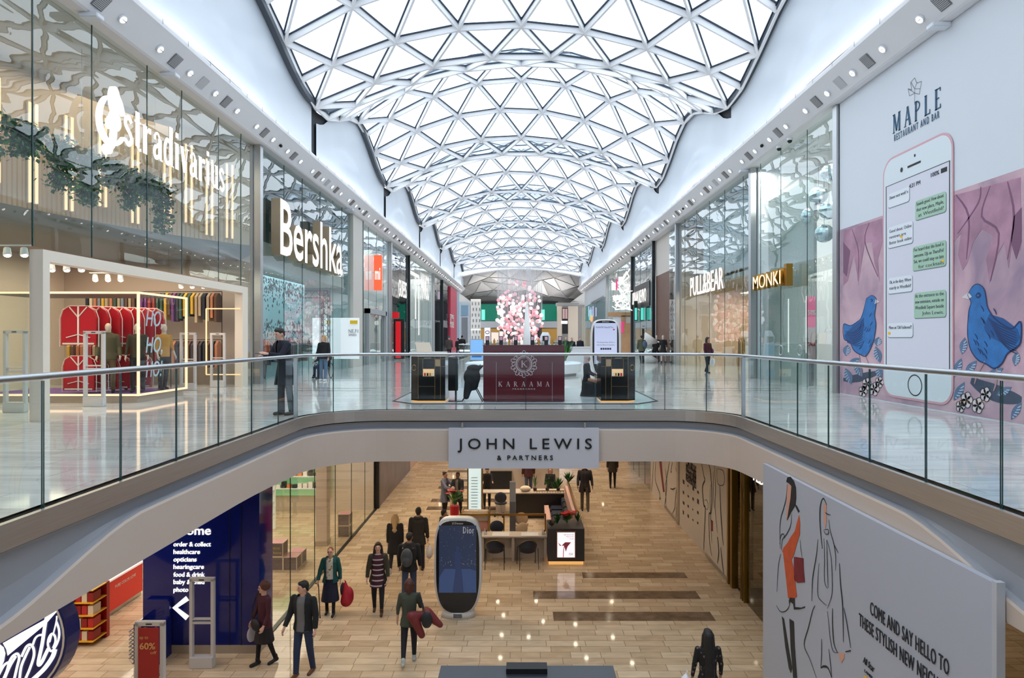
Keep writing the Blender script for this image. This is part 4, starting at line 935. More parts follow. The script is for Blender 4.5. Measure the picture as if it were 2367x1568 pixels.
def bub(u0, v0, u1, v1, g, lines, lh):
    a0, b1 = RP.ab(u0, v0); a1, _ = RP.ab(u1, v1); _, b0 = RP.ab(u0, v1)
    b0 = RP.ab(u0, v1)[1]; b1 = RP.ab(u0, v0)[1]
    m = Mb(); RP.poly(m, rr_(a0 - .0, b0 - .02, a1 + .015, b1 - .01, .07, 4), .031, .003, px=False); m.build('bubble_rim', sh_, pf)
    m = Mb(); RP.poly(m, rr_(a0, b0, a1, b1, .07, 4), .034, .003, px=False); m.build('bubble', gb if g else wb, pf)
    for i, s_ in enumerate(lines):
        if g: text(RP, s_, a1 - .07, b1 - .135 * (i + 1) + .02, .085, txg, 'lettering', pf, width=min(.068 * len(s_), a1 - a0 - .12), c=.036, align='r', ext=.003, bold=-.012)
        else: text(RP, s_, a0 + .06, b1 - .145 * (i + 1), .085, txg, 'lettering', pf, width=min(.062 * len(s_), a1 - a0 - .1), c=.036, ext=.003, bold=-.012)
bub(2056, 450, 2105, 482, 0, ['Dinner next week? x'], .24)
bub(2119, 466, 2190, 510, 1, ['Sounds good. How about', 'that new place, Maple,', 'at Westfield?'], .18)
bub(2056, 527, 2113, 575, 0, ['Good shout. Online', 'reviews are', 'Better book online'], .18)
bub(2113, 572, 2190, 627, 1, ["I've heard that the food is", 'awesome. DJs on Thurs/Fri/', 'Sat, we could stay on late', 'for cocktails'], .165)
bub(2056, 644, 2112, 680, 0, ['Ok, in the diary. Where', 'exactly in Westfield?'], .18)
bub(2116, 678, 2190, 736, 1, ['At the entrance to the', 'new extension, outside on', 'Westfield Square beside', 'John Lewis.'], .165)
bub(2055, 748, 2113, 780, 0, ["Mines an 'Old Fashioned'!"], .16)
m = Mb()
for u, v in ((2087, 547), (2183, 603), (2059, 771)): RP.poly(m, [(u + 3.2 * math.cos(t), v + 3.6 * math.sin(t)) for t in [2 * PI * i / 12 for i in range(12)]], .038, .003)
m.build('yellow_mark', mat('yellow_mark', (240, 190, 50), .5), pf)
teal = mat('logo_teal', (36, 84, 116), .6)
serif(RP, 'MAPLE', 0, 0, .46, teal, 'lettering', ho, px=(2064, 310, 2177), gap=.42)
text(RP, 'RESTAURANT AND BAR', 0, 0, .17, teal, 'lettering', ho, px=(2068, 327, 2172), sp=1.5, ext=.003)
art('leaf_outline', txg, (), [([a, b], .008) for a, b in (((2115, 242), (2115, 205)), ((2115, 215), (2103, 222)), ((2103, 222), (2100, 205)), ((2100, 205), (2108, 208)), ((2108, 208), (2106, 190)), ((2106, 190), (2115, 180)), ((2115, 180), (2120, 192)), ((2120, 192), (2131, 188)), ((2131, 188), (2128, 205)), ((2128, 205), (2126, 218)), ((2126, 218), (2115, 215)), ((2115, 205), (2106, 190)), ((2115, 205), (2120, 192)), ((2115, 205), (2128, 205)), ((2100, 205), (2115, 215)))], ho, c=.012)
post('R', yl(1943), w=.12)
post('R', 11.0, w=.1)
# ---------------- right 2: glitter shop
shell('R', yl(1940), yl(1745), 6, mat('silver_back', (186, 192, 192), .4), M_white)
def glitter():
    m = mat('silver_glitter', (186, 190, 184), .35, .3); n = m.node_tree.nodes; l = m.node_tree.links; b = n['Principled BSDF']
    t = n.new('ShaderNodeTexCoord'); v = n.new('ShaderNodeTexVoronoi'); v.inputs['Scale'].default_value = 38; r = n.new('ShaderNodeValToRGB'); r.color_ramp.elements[0].color = rgb((250, 248, 236)); r.color_ramp.elements[0].position = .12; r.color_ramp.elements[1].color = rgb((176, 180, 174)); r.color_ramp.elements[1].position = .3
    l.new(t.outputs['Object'], v.inputs['Vector']); l.new(v.outputs['Distance'], r.inputs['Fac']); l.new(r.outputs['Color'], b.inputs['Base Color']); return m
GL = glitter(); st(Mb().box(9.75, 9.85, yl(1850), yl(1750), 0, 7).build('wall_shop', GL)); st(Mb().box(10.6, 10.7, yl(1935), yl(1850), 0, 7).build('wall_shop', GL))
panes('R', [yl(1938), yl(1866), yl(1805), yl(1758), yl(1747)], 0, CZ, M_shop); post('R', yl(1743), w=.13)
mk = T('shop_sign', 'brass five letter shop name edged with rows of bulbs on the right glass', 'sign', (9, 24, 4)); brass = mat('brass', (176, 132, 62), .3, 1.)
RM = Pl('R', 8.95); a0 = RM.ab(1747, 670)[0]; a1 = RM.ab(1812, 660)[0]; zb0 = 3.42
text(RM, 'MONKI', a0, zb0, .58, brass, 'lettering', mk, width=a1 - a0, ext=.06, bold=.03, c=.05)
text(RM, 'MONKI', a0 + .03, zb0 + .03, .52, glow('bulb_warm', (255, 236, 190), 2.5), 'bulbs', mk, width=a1 - a0 - .06, ext=.003, bold=-.022, c=.12)
gx, gy = 9.0, 22.0
B('side_plate', brass, mk, 8.93, 9.15, -a1 - .25, -a1 - .05, zb0 - .05, zb0 + .7)
db = T('disco_ball', 'x', 'disco ball', (0, 0, 0)); dmt = mat('mirror_facets', (200, 214, 220), .15, .9); o = Mb().ell((0, 0, 0), .3, .3, .3, 20, 12).build('ball', dmt, db); Mb().tube([(0, 0, .3), (0, 0, 2.0)], .006, 5).build('cord', M_dkmetal, db)
for i, (u, v, lab) in enumerate(((1905, 540, 'silver disco ball lowest of the cluster behind the right glass'), (1916, 486, 'silver disco ball in the middle of the cluster'), (1892, 452, 'silver disco ball hanging left in the cluster'), (1918, 400, 'silver disco ball highest of the cluster'), (1872, 500, 'silver disco ball set apart to the left of the cluster'))):
    Y = 20.2 + .3 * i; loc = ((u - 1205) * Y / F + .0, Y, EYE + (782 - v) * Y / F)
    if loc[0] < 9.75: loc = (9.85, 9.85 * F / (u - 1205), EYE + (782 - v) * 9.85 / (u - 1205))
    if i == 0: db.location = loc; db['label'] = lab; db['group'] = 'disco balls behind the right glass'
    else: put(db, loc, 0, lab, 'disco balls behind the right glass')
sb_ = T('sale_banner', 'narrow pink fifty percent sale banner standing behind the right glass', 'banner', (9.9, 20.8, 0)); P6 = Pl('Y', 21.0)
fbox('pink_panel', mat('hot_pink', (236, 60, 130), .5, emit=(236, 60, 130), es=.35), sb_, 1866, 686, 1885, 757, 21.0, .05); fbox('pale_panel', mat('pale_pink', (240, 200, 200), .5), sb_, 1866, 757, 1885, 830, 21.0, .05); fbox('stand', M_dkmetal, sb_, 1870, 830, 1881, 893, 21.02, .04)
text(P6, '50%', 0, 0, .16, wht, 'lettering', sb_, px=(1867, 728, 1884), bold=.02, c=.02); text(P6, 'SALE', 0, 0, .12, redm, 'lettering', sb_, px=(1867, 800, 1884), c=.02)
RH = Pl('R', 9.2)
for u, lab in ((1809, 'left'), (1853, 'right')):
    a, b = RH.ab(u, 810); t = T('door_pull', 'round steel door pull, the %s one of the pair on the right glass doors' % lab, 'door handle', (9.2, -a, b)); m = Mb()
    m.tube([RH.w(a + .17 * math.cos(t_), b + .17 * math.sin(t_), .06) for t_ in [2 * PI * i / 16 for i in range(16)]], .018, 6, closed=True); m.build('ring', M_alu, t); Mb().tube([RH.w(a, b + .17, .06), RH.w(a, b + .17, -.1)], .015, 6).build('fixing', M_alu, t)
dh = T('light_strip', 'slim white vertical light tube behind the right glass doors', 'light', (9.6, 22, 1)); m = Mb()
for u in (1803, 1843): a, b = RH.ab(u, 700); m.beam(RH.w(a, 1.1, -.3), RH.w(a, 3.0, -.3), .03, .03)
m.build('tube', M_whiteled, dh)
# ---------------- right 3: warm wooden shop
shell('R', yl(1742), yl(1568), 7.4, mat('oak_wall', (186, 146, 108), .5, noise=.1, nscale=2), mat('peach', (214, 186, 160), .6), 4.6)
panes('R', [yl(1741), yl(1718), yl(1675), yl(1640), yl(1610), yl(1583), yl(1570)], 0, CZ, M_shop); post('R', yl(1568), w=.13)
st(Mb().box(9.9, 10.2, yl(1741), yl(1600), 4.4, CZ).build('wall_shop', mat('grey_upper', (178, 182, 186), .5)))
pb = T('shop_sign', 'white shop name with an ampersand floating on the warm right shopfront', 'sign', (9, 32, 4)); RQ = Pl('R', 8.9); a0 = RQ.ab(1600, 690)[0]; a1 = RQ.ab(1677, 675)[0]
text(RQ, 'PULL&BEAR', a0, 3.78, 1.0, M_whiteled, 'lettering', pb, width=a1 - a0, ext=.012, bold=.004, c=.1)
text(RQ, 'PULL&BEAR', a0, 3.78, 1.0, mat('sign_back', (190, 176, 160), .5), 'lettering_return', pb, width=a1 - a0, ext=.04, bold=.0, c=.04)
for i, (z, lab) in enumerate(((2.6, 'a'),)): pass
wp = T('wall_panel', 'green and yellow lit panels on the back wall of the warm right shop', 'wall panel', (16.4, 32, 2)); gcol = [(40, 120, 60), (60, 150, 70), (140, 170, 50), (60, 130, 110), (120, 160, 60)]
for i in range(9): B('panel', mat('panel_%d' % (i % 5), gcol[i % 5], .4, emit=gcol[i % 5], es=.5), wp, 16.3, 16.4, 27 + i * 1.1, 28.05 + i * 1.1, 1.9, 3.2)
for i in range(2):
    t = T('partition', 'pale timber partition, the %s of two behind the walking woman' % ('nearer', 'farther')[i], 'partition', (11.4 + i, 30 + 4 * i, 0)); B('board', mat('pale_board', (216, 204, 190), .6), t, 11.2 + i * .6, 11.3 + i * .6, 28.4 + 3.6 * i, 30.4 + 3.4 * i, 0, 1.9)
ltc = T('ceiling_light', 'three short white bars of ceiling light in the warm right shop', 'light', (11.5, 31, 4)); m = Mb()
for q in range(2):
    for i in range(3): x = 11.6; m.box(x, x + .9, 29.8 + q * 3 + i * .5, 29.9 + q * 3 + i * .5, 3.95, 4.0)
m.build('tube', M_whiteled, ltc)
rack(12.5, 27, 3.4, 'y', 0, 'rail of dark coats near the front of the warm right shop', 21, [0, 7, 8]); rack(13.4, 33, 3.2, 'y', 0, 'rail of blue and violet clothes deep in the warm right shop', 22, [7, 8, 4]); rack(12.4, 36.5, 3.6, 'x', 0, 'rail of mixed clothes on the party wall of the warm right shop', 23)
ru = T('low_table', 'low display table of striped folded scarves near the warm right shopfront', 'table', (10.2, 26.6, 0)); B('table_top', M_beige, ru, 9.7, 10.9, 26.1, 27.5, .28, .32)
for dx in (9.75, 10.8):
    for dy in (26.15, 27.4): B('leg', M_dkmetal, ru, dx, dx + .05, dy, dy + .05, 0, .28)
for i, c in enumerate(((230, 226, 220), (190, 60, 50), (240, 200, 170), (90, 120, 150), (230, 226, 220), (200, 90, 90))):
    t = T('folded_scarf', '%s folded scarf from the near end of the low display table' % nm[i], 'scarf', (10.2, 26.2 + i * .2, .32), 'folded scarves on the low table'); B('cloth', mat('scarf_%d' % i, c, .8), t, 9.8, 10.8, 26.15 + i * .22, 26.33 + i * .22, .32, .38, bevel=.015)
# ---------------- right 4: brown wall and the next shops
st(Mb().box(9.4, 9.6, yl(1546), yl(1513), 0, 5.9).build('wall_right', mat('brown_wall', (108, 78, 64), .5, noise=.08, nscale=2)))
st(Mb().box(9.4, 13, yl(1546), yl(1513), 5.9, CZ).build('wall_right', mat('warm_white', (206, 198, 190), .6)))
shell('R', yl(1568), yl(1463), 7, mat('grey_back', (168, 176, 180), .5), M_white)
panes('R', [yl(1566), yl(1547)], 0, CZ); panes('R', [yl(1512), yl(1494), yl(1480), yl(1464)], 0, CZ, M_shopdim); post('R', yl(1463), w=.13, m=M_dkmetal); post('R', yl(1513), w=.08, m=M_dkmetal)
us = T('shop_sign', 'white two word shop name on the dark reflective right shopfront', 'sign', (9, 49, 5)); RU = Pl('R', 9.0); a0 = RU.ab(1465, 680)[0]; a1 = RU.ab(1497, 680)[0]; text(RU, 'URBAN REVIVO', a0, 4.25, 1.0, M_whiteled, 'lettering', us, width=a1 - a0, c=.12, bold=.0)
B('sign_board', M_dkmetal, us, 9.06, 9.14, -a1 - .3, -a0 + .3, 3.9, 5.7)
for i in range(3):
    u = 1466 + 14 * i; t = T('display_screen', '%s tall teal lit panel from the left inside the reflective right shop' % nm[i], 'screen', (10.6, 50, 2), 'teal lit panels'); fbox('panel', M_dkmetal, t, u, 696, u + 8, 742, 49 + i * .02, .1); fbox('glow', glow('teal_glow', (90, 225, 205), 1.0), t, u + 1.5, 712, u + 6.5, 740, 48.95 + i * .02, .03)
hn = T('horn_sculpture', 'large white gramophone horn on a dark stand by the brown wall', 'sculpture', (9.6, 42, 0))
m = Mb(); bx, by = 8.35, 41.5; m.cone((bx - .4, by, 1.55), (bx + .45, by, 1.35), .45, .1, 16); m.tube([(bx + .4, by, 1.38), (bx + .8, by, 1.3), (bx + .9, by, 1.15), (bx + .6, by, 1.08)], .05, 8); m.build('horn', wht, hn, smooth=True); B('stand', M_black, hn, bx - .5, bx - .38, by, by + .12, 0, 2.2)
m = Mb(); m.cone((bx - .35, by, .25), (bx + .5, by, .15), .45, .08, 16); m.build('horn', wht, hn, smooth=True)
# neon tangle shop
shell('R', yl(1463), yl(1404), 7, mat('grey_back2', (170, 170, 168), .5), M_white); panes('R', [yl(1462), yl(1446), yl(1430), yl(1418), yl(1405)], 2.9, CZ, M_shop); post('R', yl(1404), w=.12)
ne = T('neon_sculpture', 'tangle of white neon lines on the right front left of the dark shop', 'light', (9, 58, 5)); RN = Pl('R', 9.1); m = Mb(); rr = random.Random(11)
pts = [(1458, 622), (1440, 650), (1456, 668), (1436, 676), (1452, 692), (1426, 700), (1440, 712), (1456, 700), (1458, 712), (1424, 716), (1430, 700), (1448, 684), (1432, 662), (1456, 640), (1450, 628), (1434, 655), (1458, 660), (1440, 690), (1424, 706), (1458, 716)]
for a, b in zip(pts[:-1], pts[1:]): RN.line(m, [a, b], .11, .1, .05)
for i in range(26): u = rr.uniform(1422, 1457); v = rr.uniform(640, 714); RN.line(m, [(u, v), (u + rr.uniform(-12, 12), v + rr.uniform(-10, 10))], .07, .16, .05)
m.build('tube', M_whiteled, ne)
nb = T('shop_sign', 'three blurred white sign blocks with a magenta stroke beside the neon tangle', 'sign', (9, 62, 5)); fbox('block', M_whiteled, nb, 1414, 654, 1423, 671, 58.5, .1); fbox('block', M_whiteled, nb, 1430, 640, 1442, 657, 58.5, .1); fbox('block', M_whiteled, nb, 1417, 684, 1438, 694, 58.5, .1); fbox('stroke', MATS['hot_pink'], nb, 1424, 645, 1427, 670, 58.5, .1)
po = T('entrance_frame', 'oak entrance portal with a white inner frame below the neon tangle', 'door frame', (9.3, 60, 0)); fbox('frame', MATS['oak_wall'], po, 1405, 722, 1460, 732, 58.4, .2); fbox('side', MATS['oak_wall'], po, 1436, 730, 1460, 826, 58.4, .2); fbox('inner_frame', M_white, po, 1418, 728, 1443, 826, 58.5, .2); fbox('screen', MATS['hot_pink'], po, 1436, 744, 1441, 770, 58.3, .05)
# far right pale facades
st(Mb().box(9.3, 9.5, yl(1404), 94, 0, CZ).build('wall_right', mat('pale_facade', (200, 206, 212), .5)))
panes('R', [yl(1400), yl(1380), yl(1360), yl(1345), 94], 0, CZ - 2.2, M_shop, xx=9.25)
for (u0, u1) in ((1383, 1400), (1352, 1376)): pass
pt = T('door_panel', 'tall pale double panel set in the far right facade', 'panel', (9.2, 75, 0)); RF = Pl('R', 9.25); m = Mb(); RF.line(m, [(1395, 685), (1366, 700), (1366, 770)], .12, .05, .03); RF.line(m, [(1388, 692), (1375, 700), (1375, 760)], .08, .05, .03); m.build('moulding', M_concrete, pt)
lf_ = T('light_strip', 'cluster of lilac light tubes on the far right facade', 'light', (9, 72, 3)); m = Mb()
for i, u in enumerate((1361, 1366, 1371, 1378)): RF.line(m, [(u, 708 + 3 * (i % 2)), (u, 732)], .12, .05, .05)
m.build('tube', glow('lilac_led', (205, 196, 250), 1.2), lf_)
og = T('shop_sign', 'round orange sign beside the lilac tubes', 'sign', (9, 72, 3)); m = Mb(); m.tube([RF.w(RF.ab(1368, 737)[0] + .5 * math.cos(t), RF.ab(1368, 737)[1] + .35 * math.sin(t), .06) for t in [2 * PI * i / 14 for i in range(14)]], .08, 6, closed=True); m.build('ring', glow('orange_led', (250, 170, 110), 1.2), og)
for nm_, side_ in (('long curly', -1), ('huge white block', -1), ('two white letters', -1), ('illuminated five', -1), ('glowing shop name', -1), ('brass five', 1), ('ampersand', 1), ('two word', 1)):
    o = [q for q in COL.objects if q.get('category') == 'sign' and nm_ in q.get('label', '')][0]; ys = []; zs = []
    for ch in o.children:
        for v in ch.data.vertices: p = ch.location + v.co + o.location; ys.append(p.y); zs.append(p.z)
    m = Mb(); y0, y1 = min(ys), max(ys); zc = (min(zs) + max(zs)) / 2
    for i in range(4): y = y0 + (y1 - y0) * (.1 + .266 * i); m.box(min(side_ * 8.98, side_ * 9.31), max(side_ * 8.98, side_ * 9.31), y - .015, y + .015, zc - .015, zc + .015)
    m.build('bracket', M_alu, o)
# ================================================================== bulkhead fittings, both sides, every 5.65 m
sp = T('bulkhead_spotlight', 'x', 'spotlight'); bz_o = Mb().cone((0, 0, 0), (.03, 0, -.03), .1, .1, 14).build('bezel', M_white, sp); Mb().cone((.03, 0, -.03), (.036, 0, -.036), .075, .075, 14).build('lens', M_lamp, bz_o); Mb().beam((.03, -.07, -.03), (.05, .07, -.05), .02, .012).build('visor', M_grille, bz_o)
gr = T('air_grille', 'x', 'air grille'); m = Mb()
q = .707
def onslope(a, b, c=0): return (b * q + c * q, a, b * q - c * q)   # b climbs the slope
m.prism([onslope(-.17, -.17), onslope(.17, -.17), onslope(.17, .17), onslope(-.17, .17)], (.01, 0, -.01)); gb_o = m.build('backing', M_grille, gr)
m = Mb()
for i in range(9): b = -.14 + i * .035; m.prism([onslope(-.15, b, .012), onslope(.15, b, .012), onslope(.15, b + .014, .012), onslope(-.15, b + .014, .012)], (.006, 0, -.006))
m.build('slat', M_alu, gb_o)
m = Mb(); m.prism([onslope(-.17, -.17), onslope(.17, -.17), onslope(.17, .17), onslope(-.17, .17)], (.008, 0, -.008))
pn = tag(m.build('access_panel', mat('panel_grey', (190, 192, 196), .5)), 'x', 'access panel')
sn = T('camera_dome', 'x', 'camera'); Mb().ell((.03, 0, -.03), .06, .06, .06, 10, 8).build('dome', M_black, sn)
used = set()
def fit(root, side, y, lab, grp):
    s_ = -1 if side == 'left' else 1; x, z = s_ * 8.76, CZ + .235
    if root.name not in used:
        used.add(root.name); o = root; o.location = (x, y, z)
    else: o = copy_tree(root); o.location = (x, y, z)
    o.rotation_euler = (0, 0, 0 if s_ < 0 else PI); o['label'] = lab; o['group'] = grp
ordn = ['first', 'second', 'third', 'fourth', 'fifth', 'sixth', 'seventh', 'eighth', 'ninth', 'tenth', 'eleventh', 'twelfth', 'thirteenth', 'fourteenth', 'fifteenth', 'sixteenth']
for side in ('left', 'right'):
    for k in range(15):
        yb_ = 9.85 + 5.65 * k; far = ordn[k] + ' set along the ' + side + ' bulkhead'
        for dy, pos in ((0, 'before the first grille'), (1.4, 'after the first grille'), (2.8, 'before the second grille'), (4.2, 'after the second grille')):
            fit(sp, side, yb_ + dy, 'round white spotlight %s, %s' % (pos, far), 'bulkhead spotlights')
        for dy, pos in ((.7, 'first'), (3.5, 'second')):
            fit(gr, side, yb_ + dy, 'square grey air grille, %s of the %s' % (pos, far), 'bulkhead grilles')
        if k < 9: fit(pn if k % 2 else sn, side, yb_ + 2.1, ('pale square access panel in the ' if k % 2 else 'small black camera dome in the ') + far, 'bulkhead panels and domes')

scm = T('security_camera', 'x', 'camera'); Mb().cone((0, 0, 0), (0, 0, -.08), .1, .1, 14).build('housing', M_white, scm); Mb().ell((0, 0, -.09), .08, .08, .08, 12, 8).build('dome', M_black, scm)
scm.location = (9.1, 22.6, CZ); scm['label'] = 'white security camera with dark dome under the right bulkhead, farther of the two'; put(scm, (9.1, 21.7, CZ), 0, 'white security camera with dark dome under the right bulkhead, nearer of the two')
bkt = T('bulkhead_lamp', 'x', 'lamp'); B('housing', M_white, bkt, -.2, .2, -.12, .12, -.1, 0, bevel=.015)
for i, (s_, y, lab) in enumerate(((-1, 13.4, 'small white box lamp under the left bulkhead, nearest the viewer'), (-1, 16.4, 'small white box lamp under the left bulkhead, second from the viewer'), (-1, 33.5, 'small white box lamp under the left bulkhead beyond the block letters'), (1, 13.8, 'small white box lamp under the right bulkhead above the phone hoarding'), (1, 25.8, 'small white box lamp under the right bulkhead by the second post'))):
    if i == 0: bkt.location = (s_ * 9.0, y, CZ); bkt['label'] = lab
    else: put(bkt, (s_ * 9.0, y, CZ), 0, lab)
# ================================================================== hanging sign on the slab edge
js = T('hanging_sign', 'silver JOHN sign board', 'sign', (0, 14.1, -1.3)); js['label'] = 'silver board with widely spaced black capitals hung on the front of the upper bridge'
B('board', mat('sign_silver', (202, 202, 210), .4), js, -1.6, 1.71, 14.08, 14.2, -1.27, -.385)
PJ = Pl('Y', 14.08); text(PJ, 'JOHN LEWIS', 0, 0, .24, M_black, 'lettering', js, px=(1058, 1038, 1368), sp=1.5, bold=.006); text(PJ, '& PARTNERS', 0, 0, .105, M_black, 'lettering', js, px=(1149, 1063.5, 1278), sp=1.5, bold=.006)
for x in (-1.3, 1.4): B('hanger', M_steel, js, x - .02, x + .02, 14.1, 14.2, -.4, -.27)
# ================================================================== fragrance kiosk on the upper bridge
plum = mat('plum_gloss', (92, 34, 44), .12, coat=.4); silver = mat('silver_print', (206, 190, 192), .4); blk = mat('black_gloss', (24, 24, 27), .1); gold = mat('gold_trim', (196, 156, 92), .3, 1.); goldled = glow('gold_led', (255, 190, 110), .8)
kt = T('platform', 'low grey octagonal floor plate under the fragrance kiosk', 'platform', (0, 17.5, 0)); m = Mb(); m.prism([(-3.2, 16.2, .0), (-2.6, 15.55, .0), (2.8, 15.55, .0), (3.4, 16.2, .0), (3.4, 20.4, .0), (-3.2, 20.4, .0)], (0, 0, .004)); m.build('plate', mat('plate_grey', (200, 208, 212), .15), kt)
m = Mb(); m.tube([(-3.25, 20.4, .01), (-3.25, 16.2, .01), (-2.62, 15.5, .01), (2.82, 15.5, .01), (3.45, 16.2, .01), (3.45, 20.4, .01)], .012, 5); m.build('edge_line', M_dkmetal, kt)
kc = T('counter', 'plum gloss sales counter with a silver crest and spaced capitals', 'counter', (0.06, 16.3, 0))
B('body', plum, kc, -.95, 1.08, 16.0, 16.7, 0.02, 1.41); B('top', plum, kc, -.96, 1.09, 15.99, 16.72, 1.41, 1.43)
m = Mb(); m.box(-.63, -.62, 15.995, 16.0, .03, 1.0); m.box(.77, .78, 15.995, 16.0, .03, 1.0); m.build('panel_joint', M_concrete, kc)
PK_ = Pl('Y', 16.0); serif(PK_, 'KARAAMA', 0, 0, .125, silver, 'lettering', kc, px=(1152, 894, 1270), gap=.75, c=.006); text(PK_, 'FRAGRANCE', 0, 0, .035, silver, 'lettering', kc, px=(1185, 901, 1237), sp=1.4, c=.006, ext=.003)
ca_, cb_ = PK_.ab(1211, 842)
m = Mb()
def circ(r, w): PK_.line(m, [(ca_ + r * math.cos(t), cb_ + r * math.sin(t)) for t in [2 * PI * i / 40 for i in range(41)]], w, .006, .004, px=False)
circ(.20, .018); circ(.175, .006); circ(.155, .006)
for i in range(20):
    a = 2 * PI * i / 20; r0 = .26 + .035 * (i % 2); cx = ca_ + r0 * math.cos(a); cz_ = cb_ + r0 * math.sin(a)
    PK_.line(m, [(cx + .04 * math.cos(t + a), cz_ + .04 * math.sin(t + a)) for t in [1.6 * PI * q / 10 - .8 * PI for q in range(11)]], .012, .006, .004, px=False)
    PK_.line(m, [(ca_ + .23 * math.cos(a), cb_ + .23 * math.sin(a)), (ca_ + .25 * math.cos(a + .16), cb_ + .25 * math.sin(a + .16))], .012, .006, .004, px=False)
m.build('crest', silver, kc)
serif(PK_, 'K', ca_ - .075, cb_ - .08, .165, silver, 'lettering', kc, width=.17, c=.006)
# bottles on the counter
def bottle(x, kind, i):
    lab = {'d': '%s black perfume bottle with framed card from the left on the counter', 'g': '%s golden perfume bottle from the left on the plum counter', 'c': '%s clear glass perfume bottle from the left on the plum counter'}[kind] % nm[i]
    t = T('perfume_bottle', lab, 'bottle', (x, 16.15, 1.43), 'perfume bottles on the plum counter'); y = 16.15; z = 1.43
    if kind == 'd':
        B('bottle_body', blk, t, x - .05, x + .05, y - .03, y + .03, z, z + .1, bevel=.006); cf = B('card_frame', blk, t, x - .05, x + .05, y - .005, y + .005, z + .1, z + .22); B('card', mat('card_pink', (232, 190, 205), .5), cf, x - .036, x + .036, y - .008, y - .004, z + .12, z + .205)
    elif kind == 'g': B('bottle_body', gold, t, x - .03, x + .03, y - .02, y + .02, z, z + .12, bevel=.006); B('cap', gold, t, x - .014, x + .014, y - .014, y + .014, z + .12, z + .16)
    else: B('bottle_body', glassmat('bottle_glass', (226, 232, 226), .5, base=.12), t, x - .035, x + .035, y - .02, y + .02, z, z + .09); B('liquid', mat('amber_liquid', (206, 190, 150), .2), t, x - .028, x + .028, y - .014, y + .014, z + .006, z + .06); B('cap', M_alu, t, x - .014, x + .014, y - .014, y + .014, z + .09, z + .13)
kx = lambda u: (u - 1205) / 92.5
for i, u in enumerate((1126, 1158, 1192, 1231, 1263, 1295)): bottle(kx(u), 'd', i)
for i, u in enumerate((1142, 1177, 1246, 1277)): bottle(kx(u), 'g', i)
for i, u in enumerate((1134, 1149.5, 1168, 1184, 1200, 1238, 1254, 1286)): bottle(kx(u), 'c', i)
# black display cabinets with gilt lines
def cabinet(x0, x1, flip, lab):
    t = T('display_cabinet', lab, 'cabinet', ((x0 + x1) / 2, 16.3, 0), 'black and gilt display cabinets'); w = x1 - x0
    pts = [(x0 + .2, 16.0), (x1, 16.0), (x1, 16.9), (x0, 16.9), (x0, 16.16)] if not flip else [(x0, 16.0), (x1 - .2, 16.0), (x1, 16.16), (x1, 16.9), (x0, 16.9)]
    Mb().prism([(x, y, .035) for x, y in pts], (0, 0, 1.105)).build('body', blk, t); cx = (x0 + x1) / 2
    Mb().prism([(cx + (x - cx) * .97, 16.45 + (y - 16.45) * .97, 0.005) for x, y in pts], (0, 0, .03)).build('plinth_light', goldled, t)
    Mb().prism([(cx + (x - cx) * 1.02, 16.45 + (y - 16.45) * 1.02, 1.14) for x, y in pts], (0, 0, .025)).build('top', mat('pale_marble_top', (220, 214, 206), .3), t)
    X = (lambda a: x0 + a * w) if not flip else (lambda a: x1 - a * w)
    def bx(name, mt, a0, a1, z0, z1, d=.006): p, q_ = sorted((X(a0), X(a1))); return B(name, mt, t, p, q_, 16.0 - d, 16.0 + .004, z0, z1)
    m = Mb()
    for a0, a1, z0, z1 in ((.225, 1, 1.08, 1.085), (.225, .235, .08, 1.14), (.225, .70, .39, .395), (.70, .708, .08, 1.14), (.86, .868, .08, 1.14), (.70, 1, .89, .895), (.36, .368, .64, 1.08), (.36, .7, .64, .645)):
        p, q_ = sorted((X(a0), X(a1))); m.box(p, q_, 15.992, 16.002, z0, z1)
    m.build('gilt_line', gold, t)
    nch = bx('lit_niche', mat('niche_glow', (206, 170, 130), .5, emit=(255, 205, 150), es=.5), .37, .69, .65, .83); bx('picture', mat('picture_tan', (176, 146, 116), .5), .715, .855, .9, 1.07)
    for i in range(4): bx('sample_jar', (redm, blk, gold, wht)[i], .4 + i * .075, .45 + i * .075, .655, .73, .02)
    m = Mb(); e = X(.1); m.tube([(e + .05 * math.cos(q), 15.98 + .16 * .5, .86 + .07 * math.sin(q)) for q in [2 * PI * i / 14 for i in range(14)]], .008, 5, closed=True); m.build('emblem', gold, t)
    text(Pl('Y', 16.0), 'KARAAMA', X(.5), 1.095, .02, silver, 'lettering', t, width=.18, c=.008, align='c', ext=.002)
cabinet(-2.78, -1.9, False, 'black and gilt display cabinet left of the plum counter'); cabinet(1.99, 2.87, True, 'black and gilt display cabinet right of the plum counter')
s1 = T('sign_stand', 'black slanted banner stand between the left cabinet and the coat chair', 'stand', (-1.7, 16.2, 0)); m = Mb(); m.cone((-1.66, 16.2, 0), (-1.66, 16.2, .02), .2, .18, 20); m.build('base', blk, s1); B('pole', blk, s1, -1.68, -1.64, 16.18, 16.22, .02, .3); B('panel', blk, s1, -1.85, -1.6, 16.18, 16.2, .27, 1.1, bevel=.01)
m = Mb(); m.prism([(-1.85, 16.2, 1.1), (-1.45, 16.25, 1.12), (-1.5, 16.6, 1.14), (-1.85, 16.5, 1.12)], (0, 0, .02)); m.build('top', blk, s1)
ch = T('folding_chair', 'steel folding chair beside the plum counter, mostly hidden by a coat', 'chair', (-1.25, 16.3, 0)); m = Mb()
for dy in (0, .36):
    m.tube([(-1.5, 16.15 + dy, 0), (-1.2, 16.15 + dy, .5), (-1.05, 16.15 + dy, .92)], .013, 6); m.tube([(-.98, 16.15 + dy, 0), (-1.24, 16.15 + dy, .5)], .013, 6)
